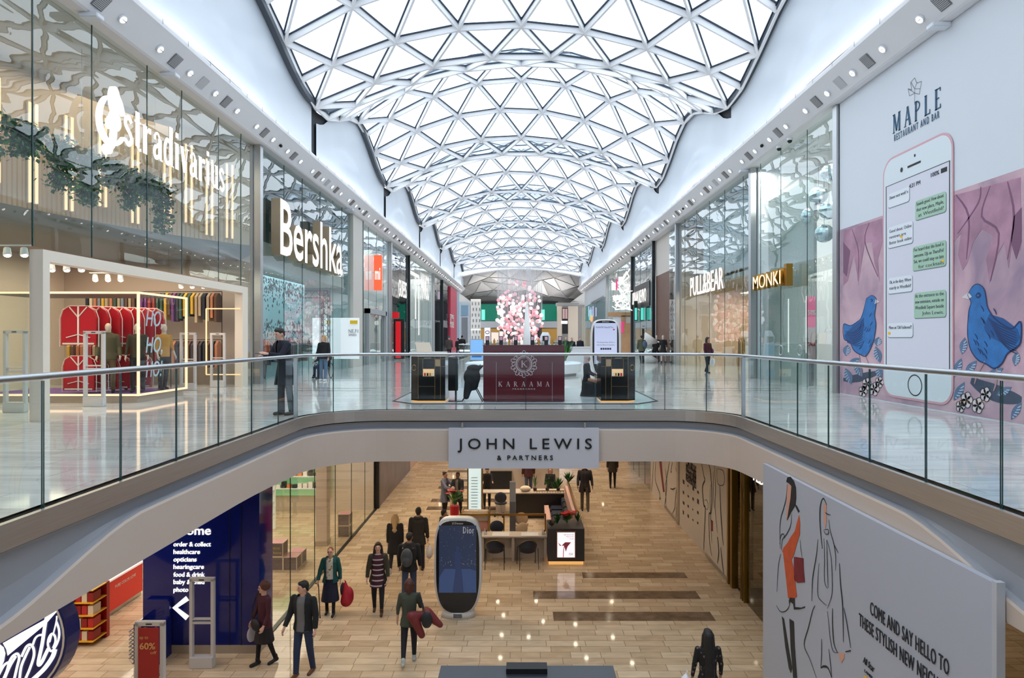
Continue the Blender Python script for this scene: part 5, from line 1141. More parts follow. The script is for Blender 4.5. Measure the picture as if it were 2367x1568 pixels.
m.build('frame', M_dkmetal, ch); B('seat', blk, ch, -1.42, -1.1, 16.15, 16.5, .45, .48); B('backrest', blk, ch, -1.12, -1.06, 16.15, 16.5, .66, .9)
m = Mb(); m.ell((-1.24, 16.1, .62), .22, .14, .24); m.ell((-1.2, 16.12, .84), .18, .13, .1); m.cone((-1.3, 16.05, .5), (-1.38, 16.05, .14), .13, .08, 10, True); m.cone((-1.1, 16.1, .8), (-.98, 16.1, .9), .05, .03, 8, True); m.cone((-1.18, 16.1, .55), (-1.2, 16.1, .4), .14, .12, 10, True)
co = blob(m, 'draped_coat', mat('black_cloth', (28, 30, 34), .9), None, .02); tag(co, 'black coat and bag draped over the folding chair by the plum counter', 'coat')
cn = T('cone_tree', 'slim white cone standing behind the plum counter', 'decoration', (.14, 17.4, 0)); Mb().cone((.15, 17.4, .02), (.15, 17.4, 2.5), .22, .035, 20).build('cone', mat('cone_white', (240, 240, 238), .5), cn, smooth=True); Mb().cone((.15, 17.4, 0), (.15, 17.4, .02), .26, .26, 20).build('base', M_white, cn)
# advertising totems
def totem(x, y, z, lab, group, scr, deco):
    t = T('advertising_totem', lab, 'totem', (x, y, z)); PT = Pl('Y', y)
    H = 2.32; cz = z + 1.21
    def outline(a, b, e1, e2):
        pts = []
        for i in range(48):
            q_ = 2 * PI * i / 48; c, s__ = math.cos(q_), math.sin(q_); e = e1 if s__ > 0 else e2
            pts.append((x + a * math.copysign(abs(c) ** (2 / e), c), cz + b * math.copysign(abs(s__) ** (2 / e), s__)))
        return pts
    w_ = mat('totem_white', (226, 222, 218), .35)
    o = Mb().prism([(a, y - .0, b) for a, b in outline(.55, 1.11, 4.2, 3.0)], (0, .34, 0)).build('shell', w_, t)
    bm = bmesh.new(); bm.from_mesh(o.data); bmesh.ops.bevel(bm, geom=[e for e in bm.edges if len(e.link_faces) == 2 and e.calc_face_angle(0) > 1.2], offset=.05, segments=3, affect='EDGES'); bm.to_mesh(o.data); bm.free()
    for p in o.data.polygons: p.use_smooth = True
    Mb().loft([(x, y + .17, z, .4, .2), (x, y + .17, z + .1, .385, .19), (x, y + .17, z + .3, .36, .16)]).build('base', w_, t, smooth=True)
    m = Mb(); m.prism([(a, y - .012, b) for a, b in outline(.50, 1.06, 4.4, 3.0)], (0, .05, 0)); m.build('black_face', blk, t)
    scn_ = B('screen', scr, t, x - .43, x + .43, y - .018, y - .01, z + .62, z + 2.17)
    text(PT, 'JCDecaux', x - .13, z + 2.2, .045, w_, 'maker_name', t, width=.26, c=.016, ext=.002); deco(scn_, PT, x, z)
    m = Mb()
    for i in range(4): m.box(x - .1, x + .1, y + .0 - .035, y - .02, z + .04 + i * .025, z + .05 + i * .025)
    m.build('vent', M_grille, t)
def dior(t, P, x, z):
    serif(P, 'Dior', x + .12, z + 1.99, .15, wht, 'lettering', t, width=.26, c=.022, gap=.12)
    m = Mb(); zz = z + .62; fg = mat('screen_figure', (40, 54, 88), .4, emit=(40, 54, 88), es=.5); P.poly(m, [(x - .12, zz), (x + .14, zz), (x + .1, zz + .45), (x + .06, zz + .7), (x + .075, zz + .92), (x + .02, zz + .95), (x + .03, zz + 1.04), (x, zz + 1.09), (x - .035, zz + 1.05), (x - .03, zz + .96), (x - .08, zz + .93), (x - .07, zz + .7), (x - .05, zz + .5)], .022, .003, px=False); m.build('screen_figure', fg, t)
    m = Mb(); P.poly(m, [(x - .43, zz), (x + .43, zz), (x + .43, zz + .5), (x + .28, zz + .55), (x - .3, zz + .55), (x - .43, zz + .35)], .0195, .001, px=False); m.build('screen_terrace', mat('screen_terr', (50, 68, 106), .4, emit=(50, 68, 106), es=.55), t)
    m = Mb(); rr = random.Random(4)
    for i in range(90): a = x + rr.uniform(-.42, .42); b = zz + rr.uniform(.6, 1.5) if i < 50 else zz + rr.gauss(.68, .04); s1 = rr.uniform(.003, .008); P.poly(m, [(a - s1, b), (a, b - s1), (a + s1, b), (a, b + s1)], .0205, .001, px=False)
    m.build('screen_sparkle', wht, t)
def huaw(t, P, x, z):
    g_ = mat('screen_text', (40, 44, 60), .5); text(P, 'HUAWEI Mate20 Pro', x - .37, z + 1.98, .07, g_, 'lettering', t, width=.66, c=.022, ext=.002)
    for i, s_ in enumerate(('The Huawei Mate 20 Pro is', 'what the iPhone XI should be')): text(P, s_, x, z + 1.42 - i * .1, .05, g_, 'lettering', t, width=.68, c=.022, align='c', ext=.002)
    m = Mb(); P.poly(m, [(x + .28, z + 1.9), (x + .34, z + 1.9), (x + .34, z + 1.95), (x + .28, z + 1.95)], .022, .002, px=False); m.build('red_mark', redm, t)
    m = Mb()
    for i in range(5): P.poly(m, [(x - .2 + i * .085, z + 1.16), (x - .13 + i * .085, z + 1.16), (x - .13 + i * .085, z + 1.23), (x - .2 + i * .085, z + 1.23)], .022, .002, px=False)
    m.build('logo_tile', g_, t)
def grad(name, c0, c1, z0, z1, es):
    m = mat(name, c0, .3); n = m.node_tree.nodes; l = m.node_tree.links; b = n['Principled BSDF']; t = n.new('ShaderNodeTexCoord'); s = n.new('ShaderNodeSeparateXYZ'); r = n.new('ShaderNodeMapRange'); r.inputs['From Min'].default_value = z0; r.inputs['From Max'].default_value = z1
    c = n.new('ShaderNodeValToRGB'); c.color_ramp.elements[0].color = rgb(c0); c.color_ramp.elements[1].color = rgb(c1)
    l.new(t.outputs['Object'], s.inputs[0]); l.new(s.outputs['Z'], r.inputs['Value']); l.new(r.outputs['Result'], c.inputs['Fac']); l.new(c.outputs['Color'], b.inputs['Emission Color']); b.inputs['Emission Strength'].default_value = es; b.inputs['Base Color'].default_value = (.01, .01, .02, 1); return m
totem(-1.47, 14.8, LZ, 'white advertising totem with a night blue screen among the shoppers on the lower floor', None, grad('night_screen', (40, 58, 90), (46, 58, 82), .6, 2.2, .6), dior)
totem(3.2, 24.3, 0, 'white advertising totem with a pale lilac screen on the upper floor', None, grad('lilac_screen', (206, 214, 244), (186, 198, 232), .6, 2.2, .95), huaw)
# poster boxes and kiosks farther back on the bridge
def posterbox(u0, v0, u1, v1, Y, lab, c, par=None, base=True):
    x0, x1 = (u0 - 1205) * Y / F, (u1 - 1205) * Y / F; z1 = EYE + (782 - v0) * Y / F; z0 = EYE + (782 - v1) * Y / F
    t = T('poster_stand', lab, 'poster stand', ((x0 + x1) / 2, Y, 0)); B('frame', M_alu, t, x0, x1, Y, Y + .12, max(z0, .12), z1); e = .06 * (x1 - x0)
    B('poster', mat('poster_%d_%d_%d' % c, c, .5, emit=c, es=.5), t, x0 + e, x1 - e, Y - .01, Y, max(z0, .12) + e, z1 - e); B('foot', M_dkmetal, t, x0, x1, Y - .02, Y + .14, 0, max(z0, .12))
    return t, x0, x1, z0, z1
t, x0, x1, z0, z1 = posterbox(1086, 784, 1118, 834, 38, 'blue lit poster box on the bridge behind the coat chair', (120, 170, 220))
m = Mb(); m.box(x0 + .12, x1 - .12, 37.96, 37.99, z0 + .2, z0 + .45); m.build('poster_picture', mat('azure', (30, 110, 190), .5), t)
ob = T('ring_bench', 'large white oval planter bench behind the plum counter', 'bench', (.1, 28, 0)); m = Mb(); m.loft([(.1, 28, 0, 2.3, 2.0), (.1, 28, .08, 2.3, 2.0), (.1, 28, .12, 2.5, 2.2), (.1, 28, .5, 2.55, 2.25), (.1, 28, .56, 2.45, 2.15)]); m.build('body', M_white, ob, smooth=False)
def plant(x, y, z, h, w, lab, mats_, n=60, name='potted_plant', blade=True, pot=None, flowers=None, group=None, seed=1):
    rr = random.Random(seed); t = T(name, lab, 'plant', (x, y, z), group); m = Mb()
    pz = 0
    if pot: ph_, pr_, pm = pot; Mb().cone((x, y, z), (x, y, z + ph_), pr_ * .8, pr_, 14).build('pot', pm, t, smooth=False); pz = ph_
    for i in range(n):
        a = rr.uniform(0, 2 * PI); L = h * rr.uniform(.5, 1); o = w * rr.uniform(.1, 1); b = Vector((x, y, z + pz)); tip = b + Vector((o * math.cos(a), o * math.sin(a), L)); mid = b + (tip - b) * .55 + Vector((0, 0, L * .12)); q_ = Vector((-math.sin(a), math.cos(a), 0)) * (w * .05 + .012)
        m.k = i % len(mats_)
        if blade: m.add([b, mid + q_, tip, mid - q_], [(0, 1, 2, 3)])
        else: m.add([mid, (mid + tip) / 2 + q_ * 2, tip, (mid + tip) / 2 - q_ * 2], [(0, 1, 2, 3)]); m.add([b, b + q_ * .15, mid + q_ * .15, mid], [(0, 1, 2, 3)])
    m.build('foliage', mats_, t)
    if flowers:
        fm, fn, fs = flowers; m = Mb()
        for i in range(fn):
            a = rr.uniform(0, 2 * PI); r = w * rr.uniform(0, .8); c = Vector((x + r * math.cos(a), y + r * math.sin(a), z + pz + h * rr.uniform(.7, 1.05)))
            for k in range(6): b = 2 * PI * k / 6; d = Vector((math.cos(b), math.sin(b), .3)) * fs; e = Vector((-math.sin(b), math.cos(b), 0)) * fs * .35; m.add([c, c + d * .6 + e, c + d, c + d * .6 - e], [(0, 1, 2, 3)])
        m.build('flowers', fm, t)
    return t
gm2 = [leafm[0], leafm[1], mat('leaf_fresh', (86, 140, 70), .5)]
plant(1.9, 28.2, .56, 1.0, .55, 'bushy green plant in the right end of the oval planter bench', gm2, 90, seed=4); plant(-1.0, 28.2, .56, .3, .4, 'low green plant in the left end of the oval planter bench', gm2, 40, seed=5)
t, x0, x1, z0, z1 = posterbox(1119, 757, 1134, 795, 43.5, 'white poster stand with a dark ring motif near the far balustrade', (245, 236, 242))
Mb().tube([((x0 + x1) / 2 + .14 * math.cos(q), 43.48, 2.0 + .1 * math.sin(q)) for q in [2 * PI * i / 12 for i in range(12)]], .02, 5, closed=True).build('motif', M_black, t)
posterbox(1135, 768, 1153, 795, 43.2, 'peach poster stand right of the white one near the far balustrade', (246, 214, 196)); posterbox(1154, 766, 1163, 795, 43.6, 'small cream poster stand near the far balustrade', (240, 232, 220))
t = T('ride_booth', 'rounded white and blue machine near the far balustrade', 'machine', (2.0, 44, 0)); Mb().loft([(1.65, 44, 0, .42, .3), (1.65, 44, .9, .42, .3), (1.65, 44, 1.0, .3, .25), (1.65, 44, 1.7, .36, .25), (1.65, 44, 2.0, .2, .2)]).build('body', M_white, t, smooth=True); B('front', mat('sky_blue', (90, 170, 220), .4), t, 1.35, 1.95, 43.66, 43.7, .5, 1.2); B('window', M_black, t, 1.45, 1.85, 43.7, 43.76, 1.4, 1.75)
ck = T('counter', 'long pale stall counter near the right part of the far balustrade', 'counter', (4, 42.5, 0)); B('body', mat('stall_white', (220, 224, 228), .5), ck, 3.0, 5.2, 42, 42.8, 0, .98); B('top', M_white, ck, 2.95, 5.25, 41.95, 42.85, .98, 1.03)
ckl = T('counter', 'dark and pale stall counter between the left cabinet and the far balustrade', 'counter', (-5, 40, 0)); B('body', M_white, ckl, -5.2, -3.6, 30, 30.8, 0, .9); B('top', M_beige, ckl, -5.25, -3.55, 29.95, 30.85, .9, .95)
lt = T('laptop_stand', 'tilted beige panel on the stall left of the bridge', 'panel', (-4.6, 30.3, .95)); m = Mb(); m.prism([(-4.9, 30.2, .95), (-4.2, 30.2, .95), (-4.35, 30.4, 1.4), (-5.05, 30.4, 1.4)], (0, .03, 0)); m.build('panel', M_beige, lt)
# ---------------- chandelier of glass globes over the second void
cl = T('globe_chandelier', 'chandelier of pink and white glass globes hung on fine threads above the far void', 'chandelier', (0, 56, 8)); cx, cy = -.15, 56.
ztop = roofz(0, cy) - .1
Mb().tube([(cx + 2.1 * math.cos(2 * PI * i / 32), cy + 2.1 * math.sin(2 * PI * i / 32), 8.05) for i in range(32)], .07, 6, closed=True).build('ring', mat('ring_white', (240, 242, 244), .4), cl)
for a in range(3): q = 2 * PI * a / 3 + .5; Mb().tube([(cx + 1.6 * math.cos(q), cy + 1.6 * math.sin(q), 8.3), (cx + 1.6 * math.cos(q), cy + 1.6 * math.sin(q), roofz(cx + 1.6 * math.cos(q), cy + 1.6 * math.sin(q)))], .015, 4).build('suspension', M_alu, cl)
rr = random.Random(12); balls = []; th = Mb()
gw = mat('globe_white', (236, 226, 224), .3, emit=(255, 242, 238), es=.8); gp_ = mat('globe_pink', (240, 190, 196), .3, emit=(248, 190, 200), es=.45); gr_ = mat('globe_rose', (236, 160, 172), .3, emit=(240, 160, 172), es=.45)
for i in range(300):
    a = rr.uniform(0, 2 * PI); r = 2.0 * math.sqrt(rr.random()); z = 1.2 + 6.1 * (rr.random() ** 1.25) * (1 - .35 * (r / 2))
    if z > 5.6 and rr.random() < .4: z -= 2
    balls.append((cx + r * math.cos(a), cy + r * math.sin(a), z, rr.uniform(.12, .17), rr.choice((0, 0, 0, 1, 1, 2))))
    th.beam((balls[-1][0], balls[-1][1], z + .1), (balls[-1][0], balls[-1][1], 8.0), .012, .012)
th.build('threads', mat('thread', (225, 225, 228), .5), cl)['kind'] = 'stuff'
balls.sort(key=lambda b: b[1]); me_ = {}
for k, mt in enumerate((gw, gp_, gr_)):
    me = Mb().ell((0, 0, 0), 1, 1, 1, 14, 8).mesh('globe'); me.materials.append(mt); [setattr(p, 'use_smooth', True) for p in me.polygons]; me_[k] = me
for b in balls[:100]: o = bpy.data.objects.new('globe', me_[b[4]]); COL.objects.link(o); o.parent = cl; o.location = Vector(b[:3]) - Vector(cl.location); o.scale = (b[3],) * 3
rest = Mb()
for b in balls[100:]: rest.k = b[4]; rest.ell(b[:3], b[3], b[3], b[3], 12, 7)
rest.build('globes', [gw, gp_, gr_], cl, smooth=True)['kind'] = 'stuff'
# ================================================================== lower floor: nail bar kiosk
cream_ = mat('counter_cream', (212, 196, 180), .4); bluesh = mat('navy_leather', (26, 34, 52), .5); brs = mat('brass_frame', (190, 150, 84), .3, 1.); tan_ = mat('tan_leather', (206, 176, 140), .5); pinkm = mat('blush_panel', (206, 150, 140), .5); chg = mat('charcoal_planter', (52, 52, 56), .45)
nd = T('counter', 'cream two seat treatment desk facing the lower floor', 'counter', (-.2, 18.8, LZ))
B('top', cream_, nd, -1.17, .74, 18.55, 19.05, LZ + .71, LZ + .75); B('back_panel', cream_, nd, -1.15, .72, 18.95, 19.0, LZ, LZ + .71)
for x in (-1.17, -.28, .66): B('side_panel', cream_, nd, x, x + .08, 18.6, 18.98, LZ, LZ + .71)
for x in (-.85, .0): B('mat_sheet', wht, nd, x, x + .5, 18.6, 18.95, LZ + .75, LZ + .755)
for i, (x, lab) in enumerate(((-1.07, 'left'), (.62, 'right'))):
    for k in range(4):
        xx = x + .05 * (k % 2); yy = 18.7 + .07 * (k // 2); t = T('nail_bottle', '%s small nail bottle from the front at the %s end of the cream desk' % (nm[k], lab), 'bottle', (xx, yy, LZ + .75), 'nail bottles on the cream desk'); h = .12 + .05 * ((k * 7) % 3) / 2
        Mb().cone((xx, yy, LZ + .75), (xx, yy, LZ + .75 + h * .6), .02, .02, 8).build('bottle_body', wht, t); Mb().cone((xx, yy, LZ + .75 + h * .6), (xx, yy, LZ + .75 + h), .01, .01, 8).build('cap', bluesh if k % 2 else wht, t)
bx_ = T('planter', 'charcoal planter box with a lit poster at the corner of the treatment kiosk', 'planter', (1.28, 18.8, LZ)); B('body', chg, bx_, .76, 1.81, 18.35, 19.3, LZ + .1, LZ + 1.03); B('plinth_light', goldled, bx_, .79, 1.78, 18.38, 19.27, LZ, LZ + .1)
pfr = B('poster_frame', mat('wood_frame', (120, 84, 60), .5), bx_, 1.0, 1.56, 18.31, 18.35, LZ + .2, LZ + .97); B('poster', mat('lit_poster', (240, 226, 232), .5, emit=(250, 236, 240), es=1.0), pfr, 1.03, 1.53, 18.3, 18.31, LZ + .23, LZ + .94)
P_ = Pl('Y', 18.3); m = Mb(); P_.line(m, curve([(1302, 1290), (1303, 1270), (1306, 1258)], 4), .02, .006, .003); P_.poly(m, [(1289, 1254), (1298, 1262), (1306, 1254), (1320, 1254), (1312, 1264), (1308, 1276), (1304, 1262), (1294, 1262)], .006, .003); m.build('poster_flower', mat('flower_pink', (226, 96, 130), .5), pfr)
for i, s_ in enumerate(('Light up your day', 'with our new', 'colours')): text(P_, s_, 1.5, LZ + .87 - i * .06, .03, bluesh, 'lettering', pfr, c=.008, align='r', ext=.002)
text(P_, 'CH', 1.36, LZ + .3, .06, bluesh, 'lettering', pfr, c=.008, ext=.002)
fr_ = T('brass_rail', 'brass rail frame across the middle of the treatment kiosk', 'rail', (-.6, 20.2, LZ)); m = Mb(); m.beam((-1.95, 20.2, LZ + .93), (.78, 20.2, LZ + .93), .05, .06)
for x in (-1.93, -.55, .76): m.beam((x, 20.2, LZ), (x, 20.2, LZ + .93), .045, .045)
m.build('frame', brs, fr_)
gpst = T('column', 'slim grey sign column in the middle of the treatment kiosk', 'column', (-.28, 20.5, LZ)); B('shaft', mat('column_grey', (96, 98, 106), .4), gpst, -.37, -.18, 20.35, 20.5, LZ, LZ + 1.3); B('cap_panel', mat('column_pale', (148, 150, 158), .4), gpst, -.37, -.18, 20.34, 20.51, LZ + 1.3, LZ + 1.92)
pc = T('display_case', 'blush glass case with brass frame left of the kiosk middle', 'display case', (-1.5, 20.8, LZ)); B('front_panel', pinkm, pc, -1.9, -1.06, 20.55, 20.58, LZ + .08, LZ + .62); B('body', cream_, pc, -1.9, -1.06, 20.58, 21.1, LZ + .05, LZ + .8); m = Mb()
for x in (-1.92, -1.04):
    for y in (20.54, 21.12): m.beam((x, y, LZ), (x, y, LZ + .92), .03, .03)
for z in (.62, .8, .92): m.beam((-1.92, 20.54, LZ + z), (-1.04, 20.54, LZ + z), .02, .02); m.beam((-1.04, 20.54, LZ + z), (-1.04, 21.12, LZ + z), .02, .02); m.beam((-1.92, 20.54, LZ + z), (-1.92, 21.12, LZ + z), .02, .02)
m.build('frame', brs, pc)
m = Mb(); m.box(-1.88, -1.08, 20.6, 21.08, LZ + .8, LZ + .86); m.build('stock', mat('stock_mix', (180, 160, 140), .7, noise=.5, nscale=30), pc)
mc = T('menu_column', 'tall lit menu column on the left of the treatment kiosk', 'sign', (-1.6, 22, LZ)); B('body', brs, mc, -1.86, -1.33, 22.0, 22.2, LZ, LZ + 2.5); B('lit_panel', mat('menu_light', (214, 236, 236), .5, emit=(214, 236, 236), es=.75), mc, -1.81, -1.38, 21.97, 22.0, LZ + .3, LZ + 2.06); B('head_panel', cream_, mc, -1.81, -1.38, 21.97, 22.0, LZ + 2.08, LZ + 2.48)
text(Pl('Y', 21.97), 'nails.', -1.55, LZ + 2.28, .08, bluesh, 'lettering', mc, width=.17, c=.006, ext=.002)
m = Mb()
for i in range(12): m.box(-1.72, -1.5, 21.964, 21.97, LZ + .6 + i * .1, LZ + .62 + i * .1)
m.build('price_line', M_concrete, mc)
bc_ = T('counter', 'black service counter at the back of the treatment kiosk', 'counter', (.6, 23.3, LZ)); B('body', mat('counter_black', (26, 26, 28), .4), bc_, -.2, 1.55, 23.1, 23.7, LZ, LZ + .88); B('top', cream_, bc_, -.22, 1.57, 23.08, 23.72, LZ + .88, LZ + .92)
m = Mb(); m.beam((.45, 23.12, LZ + .98), (1.55, 23.12, LZ + .98), .03, .03)
for i in range(12): m.beam((.47 + i * .095, 23.12, LZ + .92), (.47 + i * .095, 23.12, LZ + .98), .012, .012)
m.build('gallery_rail', brs, bc_)
b2 = T('counter', 'cream manicure counter at the back left of the treatment kiosk', 'counter', (-.9, 24, LZ)); B('top', cream_, b2, -1.5, -.1, 23.8, 24.3, LZ + .72, LZ + .76); B('drawer_block', cream_, b2, -.95, -.6, 23.82, 24.28, LZ, LZ + .72); B('leg_panel', cream_, b2, -1.5, -1.45, 23.82, 24.28, LZ, LZ + .72)
bn = T('bench', 'blush pedicure bench with high back along the right of the kiosk', 'bench', (1.3, 21.3, LZ)); B('base', pinkm, bn, .98, 1.55, 20.1, 23.0, LZ, LZ + .38); B('step', mat('blush_light', (218, 176, 160), .5), bn, .82, .98, 20.1, 23.0, LZ, LZ + .5); B('back', MATS['blush_light'], bn, 1.56, 1.66, 19.6, 23.0, LZ, LZ + 1.2)
m = Mb(); m.box(1.68, 1.74, 19.4, 23.6, LZ, LZ + 1.22); m.build('outer_panel', cream_, bn); m = Mb(); m.beam((1.71, 19.4, LZ + 1.25), (1.71, 23.6, LZ + 1.25), .05, .04); m.beam((1.74, 19.4, LZ), (1.74, 19.4, LZ + 1.25), .04, .04); m.build('rail', brs, bn)
for i in range(4):
    y = 20.3 + i * .68; t = T('seat_pad', '%s navy padded seat from the front on the blush bench' % nm[i], 'seat', (1.25, y + .3, LZ + .38), 'navy seats on the blush bench'); B('cushion', bluesh, t, 1.02, 1.5, y, y + .58, LZ + .38, LZ + .52, bevel=.04); B('back_cushion', bluesh, t, 1.42, 1.55, y, y + .58, LZ + .54, LZ + .8, bevel=.03)
def chair(name, label, group):
    t = T(name, label, 'chair', (0, 0, 0), group); z0 = .46
    m = Mb(); m.loft([(0, 0, z0 - .03, .19, .18), (0, 0, z0, .24, .22), (0, 0, z0 + .05, .25, .23), (0, 0, z0 + .07, .22, .2)]); m.build('seat', bluesh, t, smooth=True)
    n = 16; vs = []; fs = []
    for k, (zz, rr__) in enumerate(((z0 + .02, .24), (z0 + .16, .27), (z0 + .34, .27), (z0 + .37, .26))):
        for i in range(n + 1): a = math.radians(-200 + 220 * i / n); hh = zz if k < 2 else z0 + .14 + (zz - z0 - .14) * max(0, -math.sin(a)) ** .7; vs.append((rr__ * math.cos(a), rr__ * .95 * math.sin(a), hh))
    for k in range(3):
        for i in range(n): a = k * (n + 1) + i; fs.append((a, a + 1, a + n + 2, a + n + 1))
    me = bpy.data.meshes.new('b'); me.from_pydata(vs, [], fs); o = bpy.data.objects.new('t', me); COL.objects.link(o); sm = o.modifiers.new('s', 'SOLIDIFY'); sm.thickness = .03; me = from_eval(o, 'backrest', None, [bluesh]); link(me, 'backrest', t)
    m = Mb(); pts = []
    for i in range(17): a = math.radians(-190 + 200 * i / 16); pts.append((.285 * math.cos(a), .27 * math.sin(a), z0 + .15 + .22 * max(0, -math.sin(a)) ** 1.5))
    m.tube(pts, .01, 6); m.build('arm_rail', brs, t)
    for x in (-1, 1):
        for y in (-1, 1): Mb().tube([(x * .26, y * .2 - .02, z0 + .12), (x * .27, y * .27, 0)], .011, 6).build('leg', M_dkmetal, t)
    return t
c1 = chair('dining_chair', 'navy tub chair with thin metal legs at the left place of the cream desk', 'navy chairs at the cream desk'); c1.location = (-.75, 18.2, LZ)
put(c1, (.18, 18.2, LZ), .15, 'navy tub chair with thin metal legs at the right place of the cream desk')
def swivel(name, label, m1):
    t = T(name, label, 'chair', (0, 0, 0)); m = Mb()
    for k in range(5): a = 2 * PI * k / 5; m.tube([(0, 0, .1), (.26 * math.cos(a), .26 * math.sin(a), .07)], .016, 6)
    m.build('star_base', M_alu, t)
    for k in range(5): a = 2 * PI * k / 5; Mb().ell((.26 * math.cos(a), .26 * math.sin(a), .035), .03, .03, .035, 8, 6).build('caster', M_black, t)
    Mb().tube([(0, 0, .1), (0, 0, .45)], .022, 8).build('column', M_alu, t); m = Mb(); m.ell((0, 0, .48), .24, .22, .06); m.build('seat', m1, t, smooth=True); m = Mb(); m.ell((0, -.2, .72), .22, .06, .2); m.build('backrest', m1, t, smooth=True); return t
w1 = swivel('office_chair', 'cream swivel chair behind the cream desk', tan_); w1.location = (.0, 20.7, LZ)
put(w1, (-.1, 19.55, LZ), .6, 'cream swivel chair tucked in between desk and grey column'); w2 = swivel('office_chair', 'navy swivel stool at the manicure counter', bluesh); w2.location = (-.75, 23.4, LZ); put(w2, (-.75, 19.4, LZ), PI, 'navy swivel stool pushed under the left of the cream desk')
st(Mb().box(-1.5, 1.5, 24.4, 24.44, LZ, LZ + .001).build('floor', M_lowfloor))
gs_ = [leafm[0], leafm[1]]
redf = mat('poinsettia_red', (190, 24, 40), .5); fresh = mat('leaf_fresh', (86, 140, 70), .5); wpink = mat('pale_flower', (240, 220, 216), .6)
plant(1.35, 18.9, LZ + 1.03, .34, .3, 'red poinsettia on the charcoal planter', [leafm[1], fresh], 60, flowers=(redf, 12, .11), seed=7, blade=False)
plant(1.05, 18.8, LZ + 1.03, .36, .14, 'upright dark green plant left of the poinsettia', gs_, 40, seed=8); plant(.88, 18.6, LZ + 1.03, .2, .22, 'small spidery purple green plant at the left corner of the charcoal planter', [mat('plant_mauve', (110, 90, 86), .6), leafm[0]], 50, seed=9); plant(1.68, 19.05, LZ + 1.03, .3, .16, 'dark green plant at the right corner of the charcoal planter', gs_, 40, seed=10)
plant(-2.25, 21.6, LZ + .0, .5, .35, 'tall red and white potted flower display left of the menu column', [leafm[1], fresh], 60, pot=(.85, .16, redf), flowers=(redf, 8, .12), seed=11, blade=False)
plant(.5, 23.4, LZ + .92, .55, .16, 'spiky potted aloe on the black service counter', [leafm[1], fresh], 9, pot=(.1, .07, M_black), seed=12); plant(.95, 23.4, LZ + .92, .4, .16, 'leafy potted plant in the middle of the black service counter', gs_, 40, pot=(.1, .07, M_black), seed=13, blade=False); plant(1.35, 23.4, LZ + .92, .4, .25, 'arching grass plant on the right of the black service counter', gs_, 40, pot=(.1, .07, M_black), seed=14); plant(1.72, 23.2, LZ + 1.27, .4, .25, 'spider plant on the end of the high bench back', gs_, 50, seed=15); plant(1.3, 24.1, LZ, .5, .3, 'dark palm behind the black service counter', gs_, 50, pot=(.7, .14, M_black), seed=16)
tag(Mb().ell((.15, 23.3, LZ + 1.02), .2, .14, .11).build('towel_pile', mat('towel', (232, 214, 190), .9), None, smooth=True), 'rounded pile of cream towels on the left end of the black service counter', 'towels')
# more stalls behind the kiosk
bk = T('counter', 'pale stall counter far behind the treatment kiosk', 'counter', (0, 27, LZ)); B('body', cream_, bk, -1.6, 1.6, 27, 27.8, LZ, LZ + 1.0); B('dark_unit', M_dkmetal, bk, -1.3, -.4, 26.9, 27, LZ + .1, LZ + .9)
st(Mb().box(-1.9, 1.9, 26.3, 26.31, LZ, LZ + .001).build('floor', M_lowfloor))
# ================================================================== lower left: the blue chemist shop
navyw = mat('royal_blue_gloss', (14, 28, 110), .08, coat=.3); stone = mat('stone_skirting', (170, 156, 138), .5)
m = Mb(); m.box(-7.8, -5.4, 13.2, 13.9, LZ + .17, SZ); o = st(m.build('wall_blue', navyw)); m = Mb(); m.box(-7.8, -5.39, 13.19, 13.9, LZ, LZ + .17); st(m.build('baseboard_blue', stone))
m = Mb(); m.box(-6.02, -6.005, 13.19, 13.2, LZ + .17, SZ); m.box(-5.78, -5.765, 13.19, 13.2, LZ + .17, SZ); st(m.build('trim_11', mat('navy_seam', (8, 14, 60), .3)))
st(Mb().box(-16, -5.5, 13.0, 13.18, -1.35, SZ).build('wall_blue', navyw))
wl_ = T('wall_lettering', 'white welcome list lettering with a back pointing chevron on the royal blue wall', 'lettering', (-6.7, 13.2, LZ + 1)); PW = Pl('Y', 13.2)
text(PW, 'welcome', 0, 0, .19, M_whiteled, 'line_of_text', wl_, px=(372, 1236, 488), bold=.012, c=.015)
for s_, b, e in (('order & collect', 1263, 488), ('healthcare', 1280.5, 463), ('opticians', 1298, 455), ('hearingcare', 1315, 472), ('food & drink', 1333, 474), ('baby & child', 1350, 473), ('photo', 1368, 436)): text(PW, s_, 0, 0, .095, M_whiteled, 'line_of_text', wl_, px=(402, b, e), bold=.01, c=.015)
m = Mb(); PW.line(m, [(434, 1383), (405, 1405), (434, 1429)], .11, .015, .01); m.build('chevron', M_whiteled, wl_)
st(Mb().box(-15.8, -15.7, 2, 13.9, LZ, SZ).build('wall_lower', mat('store_white', (226, 220, 212), .6)))
bo = T('hanging_sign', 'large blue oval sign with white script hanging at the lower left', 'sign', (-8.34, 10, -3.1)); PB = Pl('Y', 10.0); cxo, czo = PB.ab(-30, 1475)
m = Mb(); m.prism([(cxo + 1.25 * math.cos(q), 10.0, czo + 1.09 * math.sin(q)) for q in [2 * PI * i / 48 for i in range(48)]], (0, .3, 0)); m.build('light_box', mat('boots_blue', (18, 36, 116), .25, coat=.3), bo)
m = Mb(); PB.line(m, [(cxo + 1.2 * math.cos(q), czo + 1.04 * math.sin(q)) for q in [2 * PI * i / 48 for i in range(49)]], .03, .01, .008, px=False); m.build('rim_line', wht, bo)
m = Mb(); bq = lambda x, y: (x / 4.978, 1388 + y / 4.978)
PB.poly(m, [bq(*p) for p in ((40, 490), (250, 370), (530, 215), (535, 120), (560, 130), (565, 172), (645, 100), (657, 130), (560, 240), (515, 285), (330, 440), (95, 635), (80, 560))], .015, .01)
